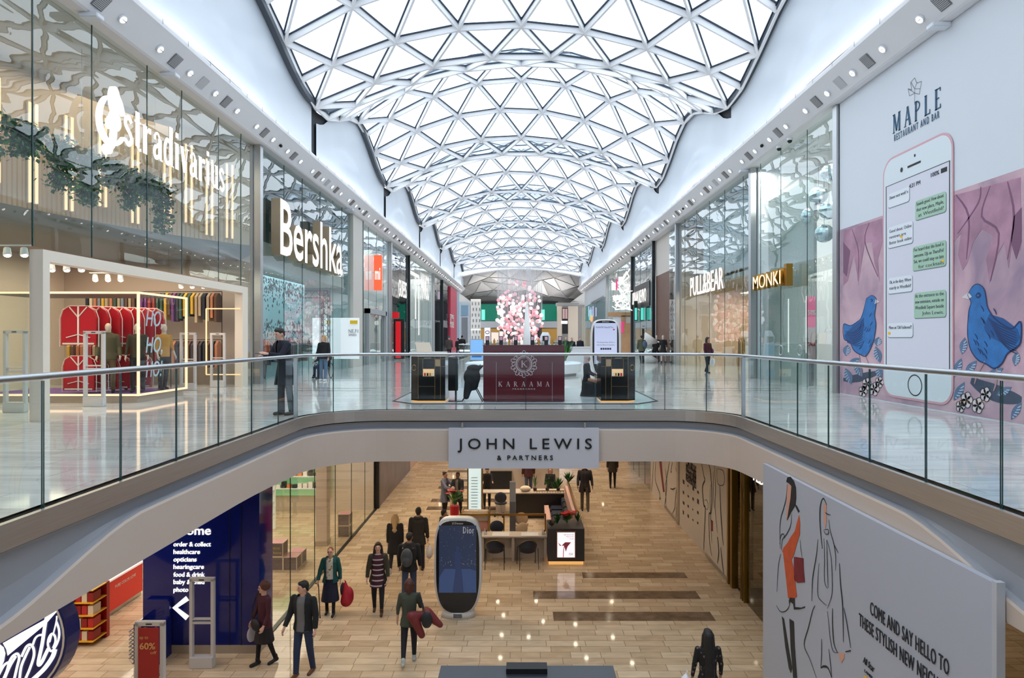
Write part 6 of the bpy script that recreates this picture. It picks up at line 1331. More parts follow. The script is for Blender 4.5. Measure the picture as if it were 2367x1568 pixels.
PB.poly(m, [bq(*p) for p in ((-60, 520), (0, 505), (45, 540), (66, 610), (50, 700), (10, 790), (-60, 840))], .015, .01)
def bs_(pts, w=.045): PB.line(m, curve([bq(*p) for p in pts], 6), w, .018, .01)
bs_([(545, 180), (522, 300), (492, 500), (450, 700), (458, 742), (492, 700), (530, 620), (562, 555)], .05); bs_([(385, 510), (410, 440), (450, 402), (505, 395)], .03)
bs_([(255, 645), (308, 535), (355, 508), (392, 550), (396, 640), (352, 780), (300, 900)], .036); bs_([(350, 535), (300, 640), (252, 760), (232, 900)], .036)
bs_([(110, 715), (152, 642), (205, 612), (228, 660), (205, 760), (172, 900)], .036); bs_([(190, 640), (120, 760), (60, 900)], .036); bs_([(-10, 860), (50, 750), (104, 716), (90, 800), (48, 900)], .036)
bs_([(660, 178), (654, 245), (622, 375)], .018); bs_([(655, 245), (684, 330), (684, 430), (645, 530), (595, 582), (560, 520), (566, 440), (602, 382), (638, 410), (644, 475), (618, 545)], .03); bs_([(600, 400), (578, 480)], .018)
bs_([(640, 560), (610, 650), (520, 780), (400, 896), (300, 980)], .065)
m.build('script', M_whiteled, bo)
for x in (-8.9, -7.8): Mb().tube([(x, 10.15, -2.2), (x, 10.15, SZ)], .02, 6).build('hanger', M_steel, bo)
gate(-6.3, 12.65, LZ, 'pale security gate standing in front of the royal blue wall'); gate(-6.2, 10.7, LZ, 'pale security gate with a red offer poster at the bottom left')
pz = T('offer_poster', 'red offer poster filling the near security gate', 'poster', (-6.2, 10.6, LZ + .3)); B('sheet', mat('offer_red', (170, 44, 44), .5), pz, -6.37, -6.03, 10.64, 10.66, LZ + .25, LZ + 1.68); PO = Pl('Y', 10.64); gy_ = mat('offer_gold', (226, 170, 110), .5)
text(PO, 'up to', -6.34, LZ + 1.5, .06, gy_, 'lettering', pz, width=.14, ext=.002, c=.006); text(PO, '60%', -6.34, LZ + 1.33, .11, gy_, 'lettering', pz, width=.26, ext=.002, c=.006, bold=.02); text(PO, 'off', -6.16, LZ + 1.25, .05, gy_, 'lettering', pz, width=.1, ext=.002, c=.006)
for i, c in enumerate(((235, 235, 235), (70, 130, 180), (230, 200, 110))): B('picture', mat('gift_%d' % i, c, .5), pz, -6.34 + i * .11, -6.26 + i * .11, 10.63, 10.64, LZ + .4, LZ + .75 + .08 * (i == 1))
bsk = T('basket_stand', 'navy basket holder with a stack of wire baskets by the blue wall', 'basket stand', (-7.45, 12.9, LZ)); m = Mb(); m.prism([(-7.72, 13.1, LZ), (-7.2, 13.1, LZ), (-7.2, 13.1, LZ + 1.1), (-7.25, 13.1, LZ + 1.15), (-7.68, 13.1, LZ + 1.15), (-7.72, 13.1, LZ + 1.1)], (0, .08, 0)); m.build('back_panel', navyw, bsk)
for x in (-7.72, -7.24): B('side_panel', navyw, bsk, x, x + .04, 12.75, 13.1, LZ, LZ + .8)
for k in range(8):
    z = LZ + .12 + k * .075; m = Mb(); m.tube([(-7.66, 12.5, z + .12), (-7.26, 12.5, z + .12), (-7.26, 12.98, z + .12), (-7.66, 12.98, z + .12)], .01, 5, closed=True); m.tube([(-7.62, 12.54, z), (-7.3, 12.54, z), (-7.3, 12.94, z), (-7.62, 12.94, z)], .008, 5, closed=True)
    for q in range(5): m.beam((-7.62 + q * .08, 12.54, z), (-7.66 + q * .1, 12.5, z + .12), .006, .006); m.beam((-7.3, 12.54 + q * .1, z), (-7.26, 12.5 + q * .12, z + .12), .006, .006)
    tag(m.build('wire_basket', M_alu), ('%s wire shopping basket from the bottom of the stack' % nm[k]), 'basket', 'stacked wire baskets')
rs = T('display_stand', 'red and yellow shelf stand of gift boxes in the blue chemist', 'display stand', (-9.3, 13.6, LZ)); rm_ = mat('stand_red', (170, 24, 30), .4); ym_ = mat('stand_yellow', (232, 176, 40), .4); B('side_panel', rm_, rs, -9.75, -9.42, 13.45, 14.0, LZ, LZ + 1.2); B('back', rm_, rs, -9.42, -9.0, 13.9, 14.0, LZ, LZ + 1.2)
for k in range(5): B('shelf', ym_, rs, -9.42, -9.0, 13.45, 13.9, LZ + .1 + .27 * k, LZ + .12 + .27 * k)
for k in range(4):
    for q in range(3): c = ((190, 40, 44), (225, 205, 180), (150, 24, 30))[(k + q) % 3]; x = -9.4 + q * .13; o = Mb().box(x, x + .11, 13.5, 13.75, LZ + .12 + .27 * k, LZ + .31 + .27 * k).build('gift_box', mat('gift_%d_%d_%d' % c, c, .5), None); tag(o, '%s gift box on the %s shelf up of the red stand' % (nm[q], nm[k]), 'box', 'gift boxes on the red stand')
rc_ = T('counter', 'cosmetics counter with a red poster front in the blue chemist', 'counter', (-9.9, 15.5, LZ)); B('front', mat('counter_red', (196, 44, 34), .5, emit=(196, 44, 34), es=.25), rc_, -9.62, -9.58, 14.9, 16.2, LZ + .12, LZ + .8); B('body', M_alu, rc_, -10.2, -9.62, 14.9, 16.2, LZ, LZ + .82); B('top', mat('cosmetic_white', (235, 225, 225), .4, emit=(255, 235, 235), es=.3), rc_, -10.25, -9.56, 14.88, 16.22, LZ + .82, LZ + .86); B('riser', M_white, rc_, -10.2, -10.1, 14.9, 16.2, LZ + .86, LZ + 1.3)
text(Pl('L', -9.58), 'PURE COLOR LOVE', 15.1, LZ + .6, .07, wht, 'lettering', rc_, width=.8, c=.006, ext=.002)
m = Mb()
for k in range(8): m.box(-9.95, -9.75, 15.0 + k * .14, 15.08 + k * .14, LZ + .86, LZ + .89)
m.build('testers', MATS['pale_pink'], rc_)
w3 = swivel('office_chair', 'black seat in front of the cosmetics counter', M_black); w3.location = (-10.0, 14.3, LZ)
shv = T('shelf_unit', 'long white shelf wall of boxed goods deep inside the blue chemist', 'shelving', (-13, 20, LZ)); B('back', M_white, shv, -13.1, -13, 11, 26, LZ, LZ + 2.4); [B('shelf', M_white, shv, -13, -12.6, 11, 26, LZ + .3 + .45 * k, LZ + .33 + .45 * k) for k in range(5)]
m = Mb(); rr = random.Random(8)
for k in range(5):
    y = 11.1
    while y < 25.8: w = rr.uniform(.08, .3); m.k = rr.randrange(5); m.box(-12.95, -12.65, y, y + w, LZ + .33 + .45 * k, LZ + .33 + .45 * k + rr.uniform(.15, .32)); y += w + .03
o = m.build('boxed_goods', [wht, MATS['pale_pink'], mat('goods_blue', (80, 110, 170), .5), mat('goods_green', (110, 170, 120), .5), mat('goods_orange', (220, 130, 70), .5)]); tag(o, 'boxed goods crowding the shelf wall deep inside the blue chemist', 'goods', kind='stuff')
# lower left glazing with display cubes
mgl = M_shop; wn_[0] += 1
def lowpanes(side, ys, m_):
    s_ = -1 if side == 'L' else 1; wn_[0] += 1; mb = Mb(); jt = Mb()
    for a, b in zip(ys[:-1], ys[1:]): Q = [(s_ * 5.52, a, LZ), (s_ * 5.52, b, LZ), (s_ * 5.52, b, SZ), (s_ * 5.52, a, SZ)]; mb.quad(*(Q if s_ < 0 else Q[::-1]))
    o = st(mb.build('window_%d' % wn_[0], m_, recalc=False))
    for y in ys[1:-1]: jt.box(s_ * 5.52 - .008, s_ * 5.52 + .008, y - .012, y + .012, LZ, SZ)
    jt.build('window_joint', M_glassedge, o); return o
lg = glassmat('lower_glass', (244, 245, 238), .6, .03, (.4, .4, 1.5), .09)
lowpanes('L', [13.9, 15.3, 17.1, 19.0, 20.8, 22.6, 24.4], lg)
m = Mb(); m.box(-5.58, -5.48, 13.9, 24.4, LZ, LZ + .02); st(m.build('trim_12', M_dkmetal)); st(Mb().box(-5.6, -5.42, 24.4, 24.6, LZ, SZ).build('trim_12', M_dkmetal))
st(Mb().box(-9.8, -5.6, 24.2, 24.3, LZ, SZ).build('wall_lower', M_beige))
st(Mb().box(-5.56, -5.46, 24.6, 31.5, LZ, SZ).build('wall_lower', mat('dusk_poster', (96, 84, 84), .3, noise=.4, nscale=1.2))); st(Mb().box(-5.56, -5.46, 31.5, 119, LZ, SZ).build('wall_lower', mat('peach_wall', (212, 184, 168), .5)))
pl_ = T('pillar', 'square cream pillar behind the lower left glazing', 'pillar', (-6.25, 20.2, LZ)); B('shaft', cream_, pl_, -6.42, -6.08, 20, 20.35, LZ + .15, SZ); B('foot', stone, pl_, -6.44, -6.06, 19.98, 20.37, LZ, LZ + .15)
cube_m = mat('cube_plum', (84, 74, 92), .6); 
def cube(x, y, z, lab, w=.36, txt=None):
    t = T('display_cube', lab, 'display cube', (x, y, z), 'printed display cubes behind the lower glazing'); B('panel', cube_m, t, x + .01, x + w - .01, y + .01, y + w - .01, z + .01, z + w * 1.0 - .01); m = Mb()
    for a in (0, w):
        for b in (0, w): m.beam((x + a, y + b, z), (x + a, y + b, z + w), .02, .02); m.beam((x + a, y, z + b), (x + a, y + w, z + b), .02, .02); m.beam((x, y + a, z + b), (x + w, y + a, z + b), .02, .02)
    m.build('edge_frame', cream_, t); B('lid', mat('cube_pink', (216, 150, 160), .6), t, x + .01, x + w - .01, y + .01, y + w - .01, z + w - .01, z + w + .005)
    if txt:
        for i, s_ in enumerate(txt): text(Pl('Y', y), s_, x + .07 + .04 * i, z + .2 - .13 * i, .08, mat('hint_gold', (206, 180, 90), .5), 'lettering', t, width=.22, c=.004, ext=.002)
wq = .72; cube(-7.04, 17.9, LZ, 'large printed cube at the bottom left of the stack behind the glazing', .37); cube(-6.65, 17.9, LZ, 'large printed cube at the bottom right of the stack behind the glazing', .37); cube(-7.04, 17.9, LZ + .39, 'gold lettered cube topping the stack behind the glazing', .37, ('hint', 'hint')); cube(-6.65, 18.32, LZ, 'printed cube at the back of the stack behind the glazing', .37)
cube(-5.98, 20.9, LZ, 'printed cube by the square pillar', .36); cube(-5.98, 20.9, LZ + .38, 'printed cube stacked on the one by the square pillar', .36)
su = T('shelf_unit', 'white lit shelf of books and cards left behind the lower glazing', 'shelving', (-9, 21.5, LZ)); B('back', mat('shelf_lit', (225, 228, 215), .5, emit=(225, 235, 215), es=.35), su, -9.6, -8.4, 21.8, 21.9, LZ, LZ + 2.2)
for k in range(4):
    B('shelf', M_white, su, -9.6, -8.4, 21.4, 21.8, LZ + .5 + .4 * k, LZ + .53 + .4 * k)
    for q in range(6): c = ((120, 100, 80), (200, 190, 170), (180, 150, 120))[(q + k) % 3]; x = -9.55 + q * .19; tag(Mb().box(x, x + .16, 21.5, 21.56, LZ + .53 + .4 * k, LZ + .72 + .4 * k).build('book', mat('book_%d_%d_%d' % c, c, .6)), '%s book from the left on the %s shelf up of the white lit shelf' % (nm[q], nm[k]), 'book', 'books on the white lit shelf')
bgs = T('bag_stand', 'spinner stand hung with purple, orange and green bags behind the lower glazing', 'bag stand', (-8.0, 19.6, LZ)); Mb().tube([(-8.0, 19.6, LZ), (-8.0, 19.6, LZ + 2)], .025, 8).build('pole', M_alu, bgs); Mb().cone((-8, 19.6, LZ), (-8, 19.6, LZ + .03), .3, .28, 16).build('base', M_alu, bgs)
for i, (dx, dz_, c) in enumerate(((-.15, 1.5, (220, 120, 140)), (.12, 1.45, (84, 40, 130)), (-.12, 1.0, (90, 40, 130)), (.14, .95, (150, 50, 110)), (-.14, .5, (150, 190, 60)), (.12, .45, (214, 110, 50)), (0, 1.85, (200, 200, 190)))):
    x = -8.0 + dx; t = T('hanging_bag', '%s coloured bag down the spinner stand behind the lower glazing' % nm[i], 'bag', (x, 19.5, LZ + dz_), 'bags on the spinner stand'); B('bag_body', mat('bag_%d' % i, c, .7), t, x - .12, x + .12, 19.42, 19.5, LZ + dz_ - .15, LZ + dz_ + .18, bevel=.015); Mb().tube([(x - .06, 19.46, LZ + dz_ + .18), (x, 19.46, LZ + dz_ + .27), (x + .06, 19.46, LZ + dz_ + .18)], .006, 5).build('handle', mat('bag_%d' % i, c, .7), t)
# green shelving with lamps high in that shop
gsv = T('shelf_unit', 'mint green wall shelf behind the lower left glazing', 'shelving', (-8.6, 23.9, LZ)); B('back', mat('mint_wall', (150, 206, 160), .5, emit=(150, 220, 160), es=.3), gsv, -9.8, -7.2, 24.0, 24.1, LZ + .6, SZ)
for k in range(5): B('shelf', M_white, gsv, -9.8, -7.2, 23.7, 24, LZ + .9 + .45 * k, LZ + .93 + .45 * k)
m = Mb(); rr = random.Random(3)
for k in range(5):
    for q in range(12): m.k = rr.randrange(3); x = -9.7 + q * .2; m.box(x, x + .15, 23.75, 23.9, LZ + .93 + .45 * k, LZ + .93 + .45 * k + rr.uniform(.1, .25))
m.build('stock', [M_dkmetal, mat('goods_orange', (220, 130, 70), .5), wht], gsv)
# ================================================================== lower right: hoardings and brass shopfront
lh = T('hoarding', 'big white hoarding with fashion sketches at the lower right', 'hoarding', (4.45, 8.7, LZ)); B('panel', mat('hoarding_pale', (180, 183, 195), .55), lh, 4.36, 4.43, 5.92, 11.55, LZ, -.66); B('end_strip', mat('hoarding_edge', (190, 192, 198), .4), lh, 4.35, 4.43, 5.86, 5.92, LZ, -.64)
PH = Pl('R', 4.36); H_ = lambda x, y: (1740 + x / 2.97, 1040 + y / 2.97)
def hl(name, mt, lines, polys=()): art(name, mt, [[H_(*p) for p in pl2] for pl2 in polys] if polys else (), [([H_(*p) for p in pts], w) for pts, w in lines], lh, PH, .008)
orange = mat('sketch_orange', (204, 86, 48), .6, noise=.1, nscale=8); wine = mat('sketch_wine', (122, 30, 44), .6, noise=.15, nscale=8); skin_p = mat('sketch_skin', (216, 160, 138), .6)
art('sketch_top', orange, [[H_(*p) for p in ((320, 450), (327, 500), (325, 580), (300, 660), (285, 720), (262, 765), (240, 740), (203, 700), (215, 670), (240, 640), (262, 600), (290, 560), (305, 500))]], (), lh, PH, .006)
art('sketch_trousers', orange, [[H_(*p) for p in ((210, 705), (245, 745), (270, 760), (285, 830), (305, 1010), (285, 1020), (262, 1018), (245, 1020), (232, 900))]], (), lh, PH, .0065)
art('sketch_bag', wine, [[H_(*p) for p in ((285, 735), (350, 745), (352, 820), (360, 910), (310, 915), (288, 895), (284, 800))]], (), lh, PH, .0065)
art('sketch_face', skin_p, [[H_(*p) for p in ((235, 240), (270, 240), (268, 330), (245, 470), (232, 480), (236, 350))], [H_(*p) for p in ((488, 370), (508, 370), (508, 500), (500, 545), (490, 500))], [H_(*p) for p in ((592, 1395), (632, 1400), (630, 1430), (612, 1465), (598, 1440))]], (), lh, PH, .006)
art('sketch_hair', ink, [[H_(*p) for p in ((240, 190), (262, 185), (285, 215), (298, 260), (300, 330), (295, 380), (265, 430), (238, 485), (248, 420), (262, 330), (268, 250), (250, 230), (232, 220))], [H_(*p) for p in ((288, 370), (305, 385), (325, 425), (315, 432), (300, 400))], [H_(*p) for p in ((258, 1015), (290, 1020), (292, 1080), (335, 1085), (362, 1075), (360, 1085), (330, 1095), (285, 1098), (280, 1060), (262, 1045), (252, 1060), (250, 1035))], [H_(*p) for p in ((202, 1145), (216, 1160), (245, 1340), (272, 1500), (264, 1535), (250, 1500), (225, 1350))], [H_(*p) for p in ((254, 1160), (284, 1180), (290, 1350), (306, 1568), (280, 1568), (262, 1350))]], (), lh, PH, .0075)
hl('sketch_line', ink, [([(240, 240), (232, 330), (215, 400), (195, 470), (188, 560), (192, 680)], .018), ([(270, 440), (262, 520), (235, 580), (205, 620), (200, 690)], .016), ([(188, 650), (195, 590), (215, 580), (222, 610)], .016), ([(195, 715), (178, 800), (168, 975)], .014), ([(165, 1070), (190, 1110), (225, 1110), (250, 1080), (258, 1040)], .014), ([(328, 620), (332, 680), (342, 740)], .01), ([(478, 340), (465, 400), (465, 520), (480, 680)], .025), ([(478, 345), (490, 335), (510, 380)], .015), ([(525, 480), (535, 560), (560, 650), (572, 740), (570, 830)], .014), ([(450, 615), (440, 720), (415, 870), (410, 960), (408, 1040)], .018), ([(458, 780), (450, 880), (450, 1000), (480, 1045), (510, 1070)], .012), ([(492, 610), (495, 750), (495, 900), (515, 955)], .012), ([(510, 620), (515, 800), (520, 950)], .014), ([(512, 620), (540, 740), (548, 900), (545, 1000), (515, 1090)], .012), ([(598, 780), (605, 920), (620, 1080), (625, 1320)], .022), ([(430, 1070), (412, 1110), (385, 1220), (355, 1340), (395, 1440), (440, 1568)], .018), ([(550, 1090), (550, 1200), (560, 1330), (585, 1395)], .022), ([(515, 1110), (525, 1200), (535, 1300), (555, 1385), (590, 1392)], .012), ([(628, 1085), (650, 1200), (675, 1360)], .018), ([(640, 1388), (675, 1380)], .014), ([(490, 550), (520, 548), (522, 575), (505, 580), (490, 555)], .012), ([(475, 1300), (475, 1400), (470, 1500)], .014), ([(525, 1370), (535, 1460), (545, 1568)], .014), ([(470, 1500), (490, 1488), (520, 1500), (545, 1568)], .028), ([(555, 640), (575, 680), (590, 710)], .014), ([(500, 430), (512, 440), (535, 448)], .014)])
text(PH, 'COME AND SAY HELLO TO', 0, 0, .17, ink, 'lettering', lh, px=(2013, 1420, 2195), ext=.003, c=.008, sp=1.1); a_, b_ = PH.ab(1987, 1446); text(PH, 'THESE STYLISH NEW NEIGHBOURS', a_, b_, .17, ink, 'lettering', lh, width=1.96, ext=.003, c=.008, sp=1.1)
a_, b_ = PH.ab(1996, 1528); text(PH, 'All Star', a_, b_ - .02, .09, ink, 'lettering', lh, width=.26, ext=.003, c=.008, shear=.3); text(PH, 'LANES', a_ + .04, b_ - .12, .035, ink, 'lettering', lh, width=.18, ext=.003, c=.008)
m = Mb(); a_, b_ = PH.ab(2003, 1575); PH.poly(m, [(a_ + .06 * math.cos(q), b_ + .06 * math.sin(q)) for q in [2 * PI * i / 14 for i in range(14)]], .008, .004, px=False); m.build('yellow_mark', MATS['yellow_mark'], lh)
# wall of sketches farther on
LR = 5.54
P5r = Pl('R', 5.5); hw = mat('hoarding_cream', (218, 206, 194), .5)
for (y0, y1, nmh) in ((17.1, 22.25, 'nearer'), (22.5, 27.2, 'farther')):
    t = T('hoarding', 'cream lower hoarding with black fashion sketches, the %s of the two on the right' % nmh, 'hoarding', (5.55, (y0 + y1) / 2, LZ)); B('panel', hw, t, 5.5, 5.6, y0, y1, LZ, SZ - .02); B('skirting', M_steel, t, 5.49, 5.5, y0, y0 + 2, LZ, LZ + .1)
    g_ = lambda x, y: (1380 + x / 2.97, 1040 + y / 2.97)
    if nmh == 'nearer':
        L = [([(720, 100), (735, 180), (742, 210), (725, 260), (735, 380), (745, 410), (735, 640), (735, 690)], .06), ([(765, 95), (780, 150), (790, 300), (785, 430), (770, 450), (775, 640), (790, 730)], .05), ([(845, 250), (850, 400), (860, 560), (870, 660)], .05), ([(805, 100), (815, 250), (812, 400), (828, 570)], .03), ([(828, 600), (838, 700), (828, 780)], .06), ([(850, 670), (860, 760), (872, 860)], .06), ([(800, 150), (800, 280), (805, 400)], .03), ([(738, 350), (755, 345), (765, 380), (760, 410), (745, 400)], .02), ([(780, 240), (778, 400), (790, 640)], .03), ([(825, 130), (870, 150), (872, 238), (830, 232), (825, 130)], .02)]
        art('sketch_accent', wine, [[g_(*p) for p in ((785, 480), (797, 490), (797, 560), (787, 560))]], (), t, P5r, .008)
        for i, s_ in enumerate(('COME AND SAY', 'HELLO TO THESE', 'STYLISH NEW', 'NEIGHBOURS')): text(P5r, s_, P5r.ab(1586, 1100)[0], P5r.ab(1586, 1078 + i * 11)[1], .26, ink, 'lettering', t, width=1.25, ext=.003, c=.008)
        m = Mb(); rr = random.Random(2)
        for i in range(16): a, b = g_(590 + (i % 4) * 33, 230 + (i // 4) * 70 + (i % 4) * 22); aa, bb = P5r.ab(a, b); w = rr.uniform(.08, .22); m_h = rr.uniform(.05, .14); P5r.poly(m, [(aa, bb), (aa + w, bb), (aa + w, bb + m_h), (aa, bb + m_h)], .008, .004, px=False)
        m.build('logo_block', ink, t)
    else:
        L = [([(390, 80), (385, 150), (380, 230), (375, 290)], .05), ([(405, 80), (400, 200), (432, 300), (430, 340), (440, 330)], .05), ([(470, 130), (480, 240), (465, 400)], .06), ([(500, 80), (475, 220), (470, 260), (478, 400)], .05), ([(520, 80), (508, 150), (515, 150)], .04), ([(540, 120), (552, 200), (540, 330), (535, 400), (515, 445)], .05), ([(555, 130), (550, 300), (543, 470)], .04), ([(505, 265), (520, 272), (540, 262)], .05)]
        art('sketch_accent', wine, [[g_(*p) for p in ((428, 78), (445, 78), (452, 180), (465, 290), (455, 292), (440, 180))]], (), t, P5r, .008)
    art('sketch_line', ink, (), [([g_(*p) for p in pts], w) for pts, w in L] * 1, t, P5r, .01)
st(Mb().box(5.45, 5.6, 22.25, 22.5, LZ, SZ).build('trim_13', M_steel))
lowpanes('R', [27.3, 28.6, 30, 31.5, 33], lg); st(Mb().box(5.5, 5.62, 33, 119, LZ, SZ).build('wall_lower', mat('peach_wall', (212, 184, 168), .5)))
st(Mb().box(9, 9.1, 27, 33.2, LZ, SZ).build('wall_lower', M_beige))
gf = T('brass_shopfront', 'brass framed doorway and posts on the lower right shopfront', 'door frame', (5.54, 16, LZ)); gold2 = mat('olive_brass', (150, 120, 48), .35, .9)
for y, w in ((16.95, .12), (16.68, .16), (15.95, .05), (15.84, .05), (15.72, .05)): B('post', gold2, gf, 5.46, 5.62, y - w / 2, y + w / 2, LZ, SZ - .02)
B('door_image', mat('dark_foliage', (64, 58, 56), .5, noise=.8, nscale=9), gf, 5.75, 5.8, 16.0, 16.6, LZ + .45, LZ + 3.0); B('threshold', M_dark, gf, 5.6, 6.5, 15.98, 16.6, LZ, LZ + .02)
lowpanes('R', [13.0, 14.4, 15.68], glassmat('lower_glass_dark', (150, 146, 130), .5, .02, (.4, .4, 1), .1)); st(Mb().box(6.6, 6.7, 11.6, 17, LZ, SZ).build('wall_lower', mat('mural_grey', (130, 124, 110), .6, noise=.5, nscale=3)))
st(Mb().box(5.5, 5.62, 17.0, 17.1, LZ, SZ).build('trim_13', M_steel))
tg = T('shop_sign', 'small white bulb lettering high on the lower right glass', 'sign', (5.4, 14.8, -1.6)); text(Pl('R', 5.45), 'TED', 0, 0, .3, M_whiteled, 'lettering', tg, px=(1740, 1108, 1768), c=.02)
# dark directory kiosk nearest the viewer
dk_ = T('directory_kiosk', 'black topped directory kiosk at the bottom edge of the view', 'kiosk', (.07, 7.4, LZ)); nv = mat('slate_top', (40, 44, 52), .35); B('body', nv, dk_, -.96, 1.1, 6.95, 7.8, LZ, LZ + 2.44); B('top_plate', nv, dk_, -.98, 1.12, 6.92, 7.82, LZ + 2.44, LZ + 2.5); B('raised_block', M_black, dk_, -.18, .31, 7.62, 7.78, LZ + 2.5, LZ + 2.56)
# ================================================================== people
SK = {'fair': mat('skin_fair', (214, 168, 146), .5), 'mid': mat('skin_mid', (186, 136, 108), .5), 'dark': mat('skin_dark', (96, 64, 50), .5)}
HAIRS = {'black': (24, 20, 20), 'brown': (58, 38, 28), 'darkbrown': (38, 26, 22), 'auburn': (82, 40, 28), 'ginger': (150, 100, 60), 'blonde': (180, 148, 100), 'grey': (120, 116, 112)}
HM = {k: mat('hair_' + k, c, .55, bump=.6, bscale=60) for k, c in HAIRS.items()}
eye_m = mat('eye_dark', (30, 24, 22), .3); lip_m = mat('lip', (160, 84, 78), .5)
def cloth(name, c, rough=.85, **k): return mat('cloth_' + name, c, rough, **k)
def V(*a): return Vector(a)
def limb(side, pitch, out): return Vector((side * math.sin(out), -math.sin(pitch) * math.cos(out), -math.cos(pitch) * math.cos(out)))
def person(label, x, y, z, face=0, H=1.7, skin='fair', legs=((.25, .1), (-.2, .35)), arms=((.1, .12, .25), (.05, .12, .2)), lean=.0, head=(0, 0), hair=('short', 'brown'),
           top=None, coat=None, bottom=None, shoes=(30, 28, 28), fem=False, scarf=None, group=None, name='person', cat='person', vox=.012, glasses=False, mann=False, sit=False, extras=None):
    """x, y, z: feet; face: heading in degrees, 0 looks at the viewer, 90 to the viewer's right"""
    k = H / 1.75; root = T(name, label, cat, (0, 0, 0), group)
    sw = .175 if fem else .195; hw = .088
    pel = V(0, 0, .93); tilt = lambda p: V(p.x, p.y - (p.z - .93) * math.sin(lean), .93 + (p.z - .93) * math.cos(lean)) if p.z > .93 else p
    J = {}
    for s_, (lp, kb), nm2 in ((-1, legs[0], 'a'), (1, legs[1], 'b')):
        hip = V(s_ * hw, 0, .90); kn = hip + limb(s_, lp, .03) * .43; an = kn + limb(s_, lp - kb, .0) * .41
        J[nm2] = (hip, kn, an, lp - kb)
    low = min(J['a'][2].z, J['b'][2].z) - .075
    for s_, (ap, ao, eb), nm2 in ((-1, arms[0][:3], 'c'), (1, arms[1][:3], 'd')):
        sh = tilt(V(s_ * sw, 0, 1.42)); el = sh + limb(s_, ap + lean, ao) * .29; ow = arms[0 if s_ < 0 else 1][3] if len(arms[0 if s_ < 0 else 1]) > 3 else 0
        wr = el + limb(s_, ap + lean + eb, ao * .4 - ow) * .25; J[nm2] = (sh, el, wr, (wr - el).normalized())
    nk = tilt(V(0, 0, 1.46)); hd = tilt(V(0, -.015 - .04 * math.sin(head[1]), 1.635))
    hr = Matrix.Rotation(math.radians(head[0]), 3, 'Z') @ Matrix.Rotation(head[1], 3, 'X')
    P = lambda x_, y_, z_: hd + hr @ V(x_, y_, z_)
    # ---- body
    m = Mb()
    m.cone(nk - V(0, 0, .03), hd - V(0, 0, .05), .058, .055, 12, True)
    m.ell(hd, .074, .092, .108, 16, 12, hr); m.ell(P(0, -.022, -.055), .056, .066, .062, 14, 10, hr)
    if not mann:
        m.cone(P(0, -.088, .018), P(0, -.106, -.022), .010, .015, 8, True); m.ell(P(0, -.082, -.052), .024, .012, .012, 8, 6, hr); m.ell(P(0, -.078, .03), .05, .02, .012, 10, 6, hr); m.ell(P(0, -.078, -.092), .022, .016, .018, 8, 6, hr)
        for s_ in (-1, 1): m.ell(P(s_ * .077, .008, -.01), .012, .022, .032, 8, 6, hr)
    m.loft([(0, p.y, p.z, a, b) for p, a, b in ((tilt(V(0, 0, .84)), .15, .10), (tilt(V(0, 0, .93)), .155, .11), (tilt(V(0, 0, 1.08)), .12, .09), (tilt(V(0, 0, 1.26)), .145, .10), (tilt(V(0, 0, 1.38)), .15, .09), (tilt(V(0, 0, 1.46)), .09, .06))])
    for q_ in 'ab':
        hip, kn, an, fa = J[q_]; m.cone(hip, kn, .078, .055, 12, True); m.cone(kn, an, .053, .036, 12, True)
        fd = V(0, -math.cos(fa * .6), -max(0, math.sin(-fa)) * .5 if fa < 0 else .1 * fa); m.cone(an + V(0, .03, -.035), an + fd * .15 + V(0, 0, -.045), .035, .03, 10, True)
    for q_, s_ in (('c', -1), ('d', 1)):
        sh, el, wr, dr = J[q_]; m.cone(sh, el, .045, .036, 10, True); m.cone(el, wr, .036, .025, 10, True)
        inn = V(-s_, 0, 0); fwd = V(0, -1, 0); fwd = (fwd - dr * fwd.dot(dr)).normalized(); side = dr.cross(fwd)
        pal = wr + dr * .05; m.cone(wr, wr + dr * .075 + fwd * .0, .024, .026, 8, True); m.cone(wr + dr * .03 + fwd * .018, wr + dr * .08 + fwd * .026, .016, .016, 8, True); m.cone(wr + dr * .03 - fwd * .016, wr + dr * .08 - fwd * .024, .016, .015, 8, True)
        for f_ in range(4):
            o_ = (f_ - 1.5) * -.0205; L = (.062, .072, .068, .052)[f_]; b0 = wr + dr * .085 + fwd * o_; b1 = b0 + dr * L * .55 + inn * .008; b2 = b1 + dr * L * .4 + inn * .022
            m.cone(b0, b1, .0095, .009, 6, True); m.cone(b1, b2, .009, .0075, 6, True)
        t0 = wr + dr * .03 + fwd * .028; t1 = t0 + dr * .03 + fwd * .02 + inn * .01; t2 = t1 + dr * .03 + fwd * .002 + inn * .01; m.cone(t0, t1, .012, .0105, 6, True); m.cone(t1, t2, .0105, .009, 6, True)
    sc = Matrix.Diagonal((k, k, k, 1)) @ Matrix.Translation((0, 0, -low))
    def B2(mb, nm3, mt, vx=vox, sm=3, cut=None): o = blob(mb, nm3, mt, root, vx, sm, cut); o.data.transform(sc); return o
    def B3(mb, nm3, mt): o = mb.build(nm3, mt, bd, smooth=True); o.data.transform(sc); return o
    bd = B2(m, 'body', skin if not isinstance(skin, str) else SK[skin], vox * .85, 2)
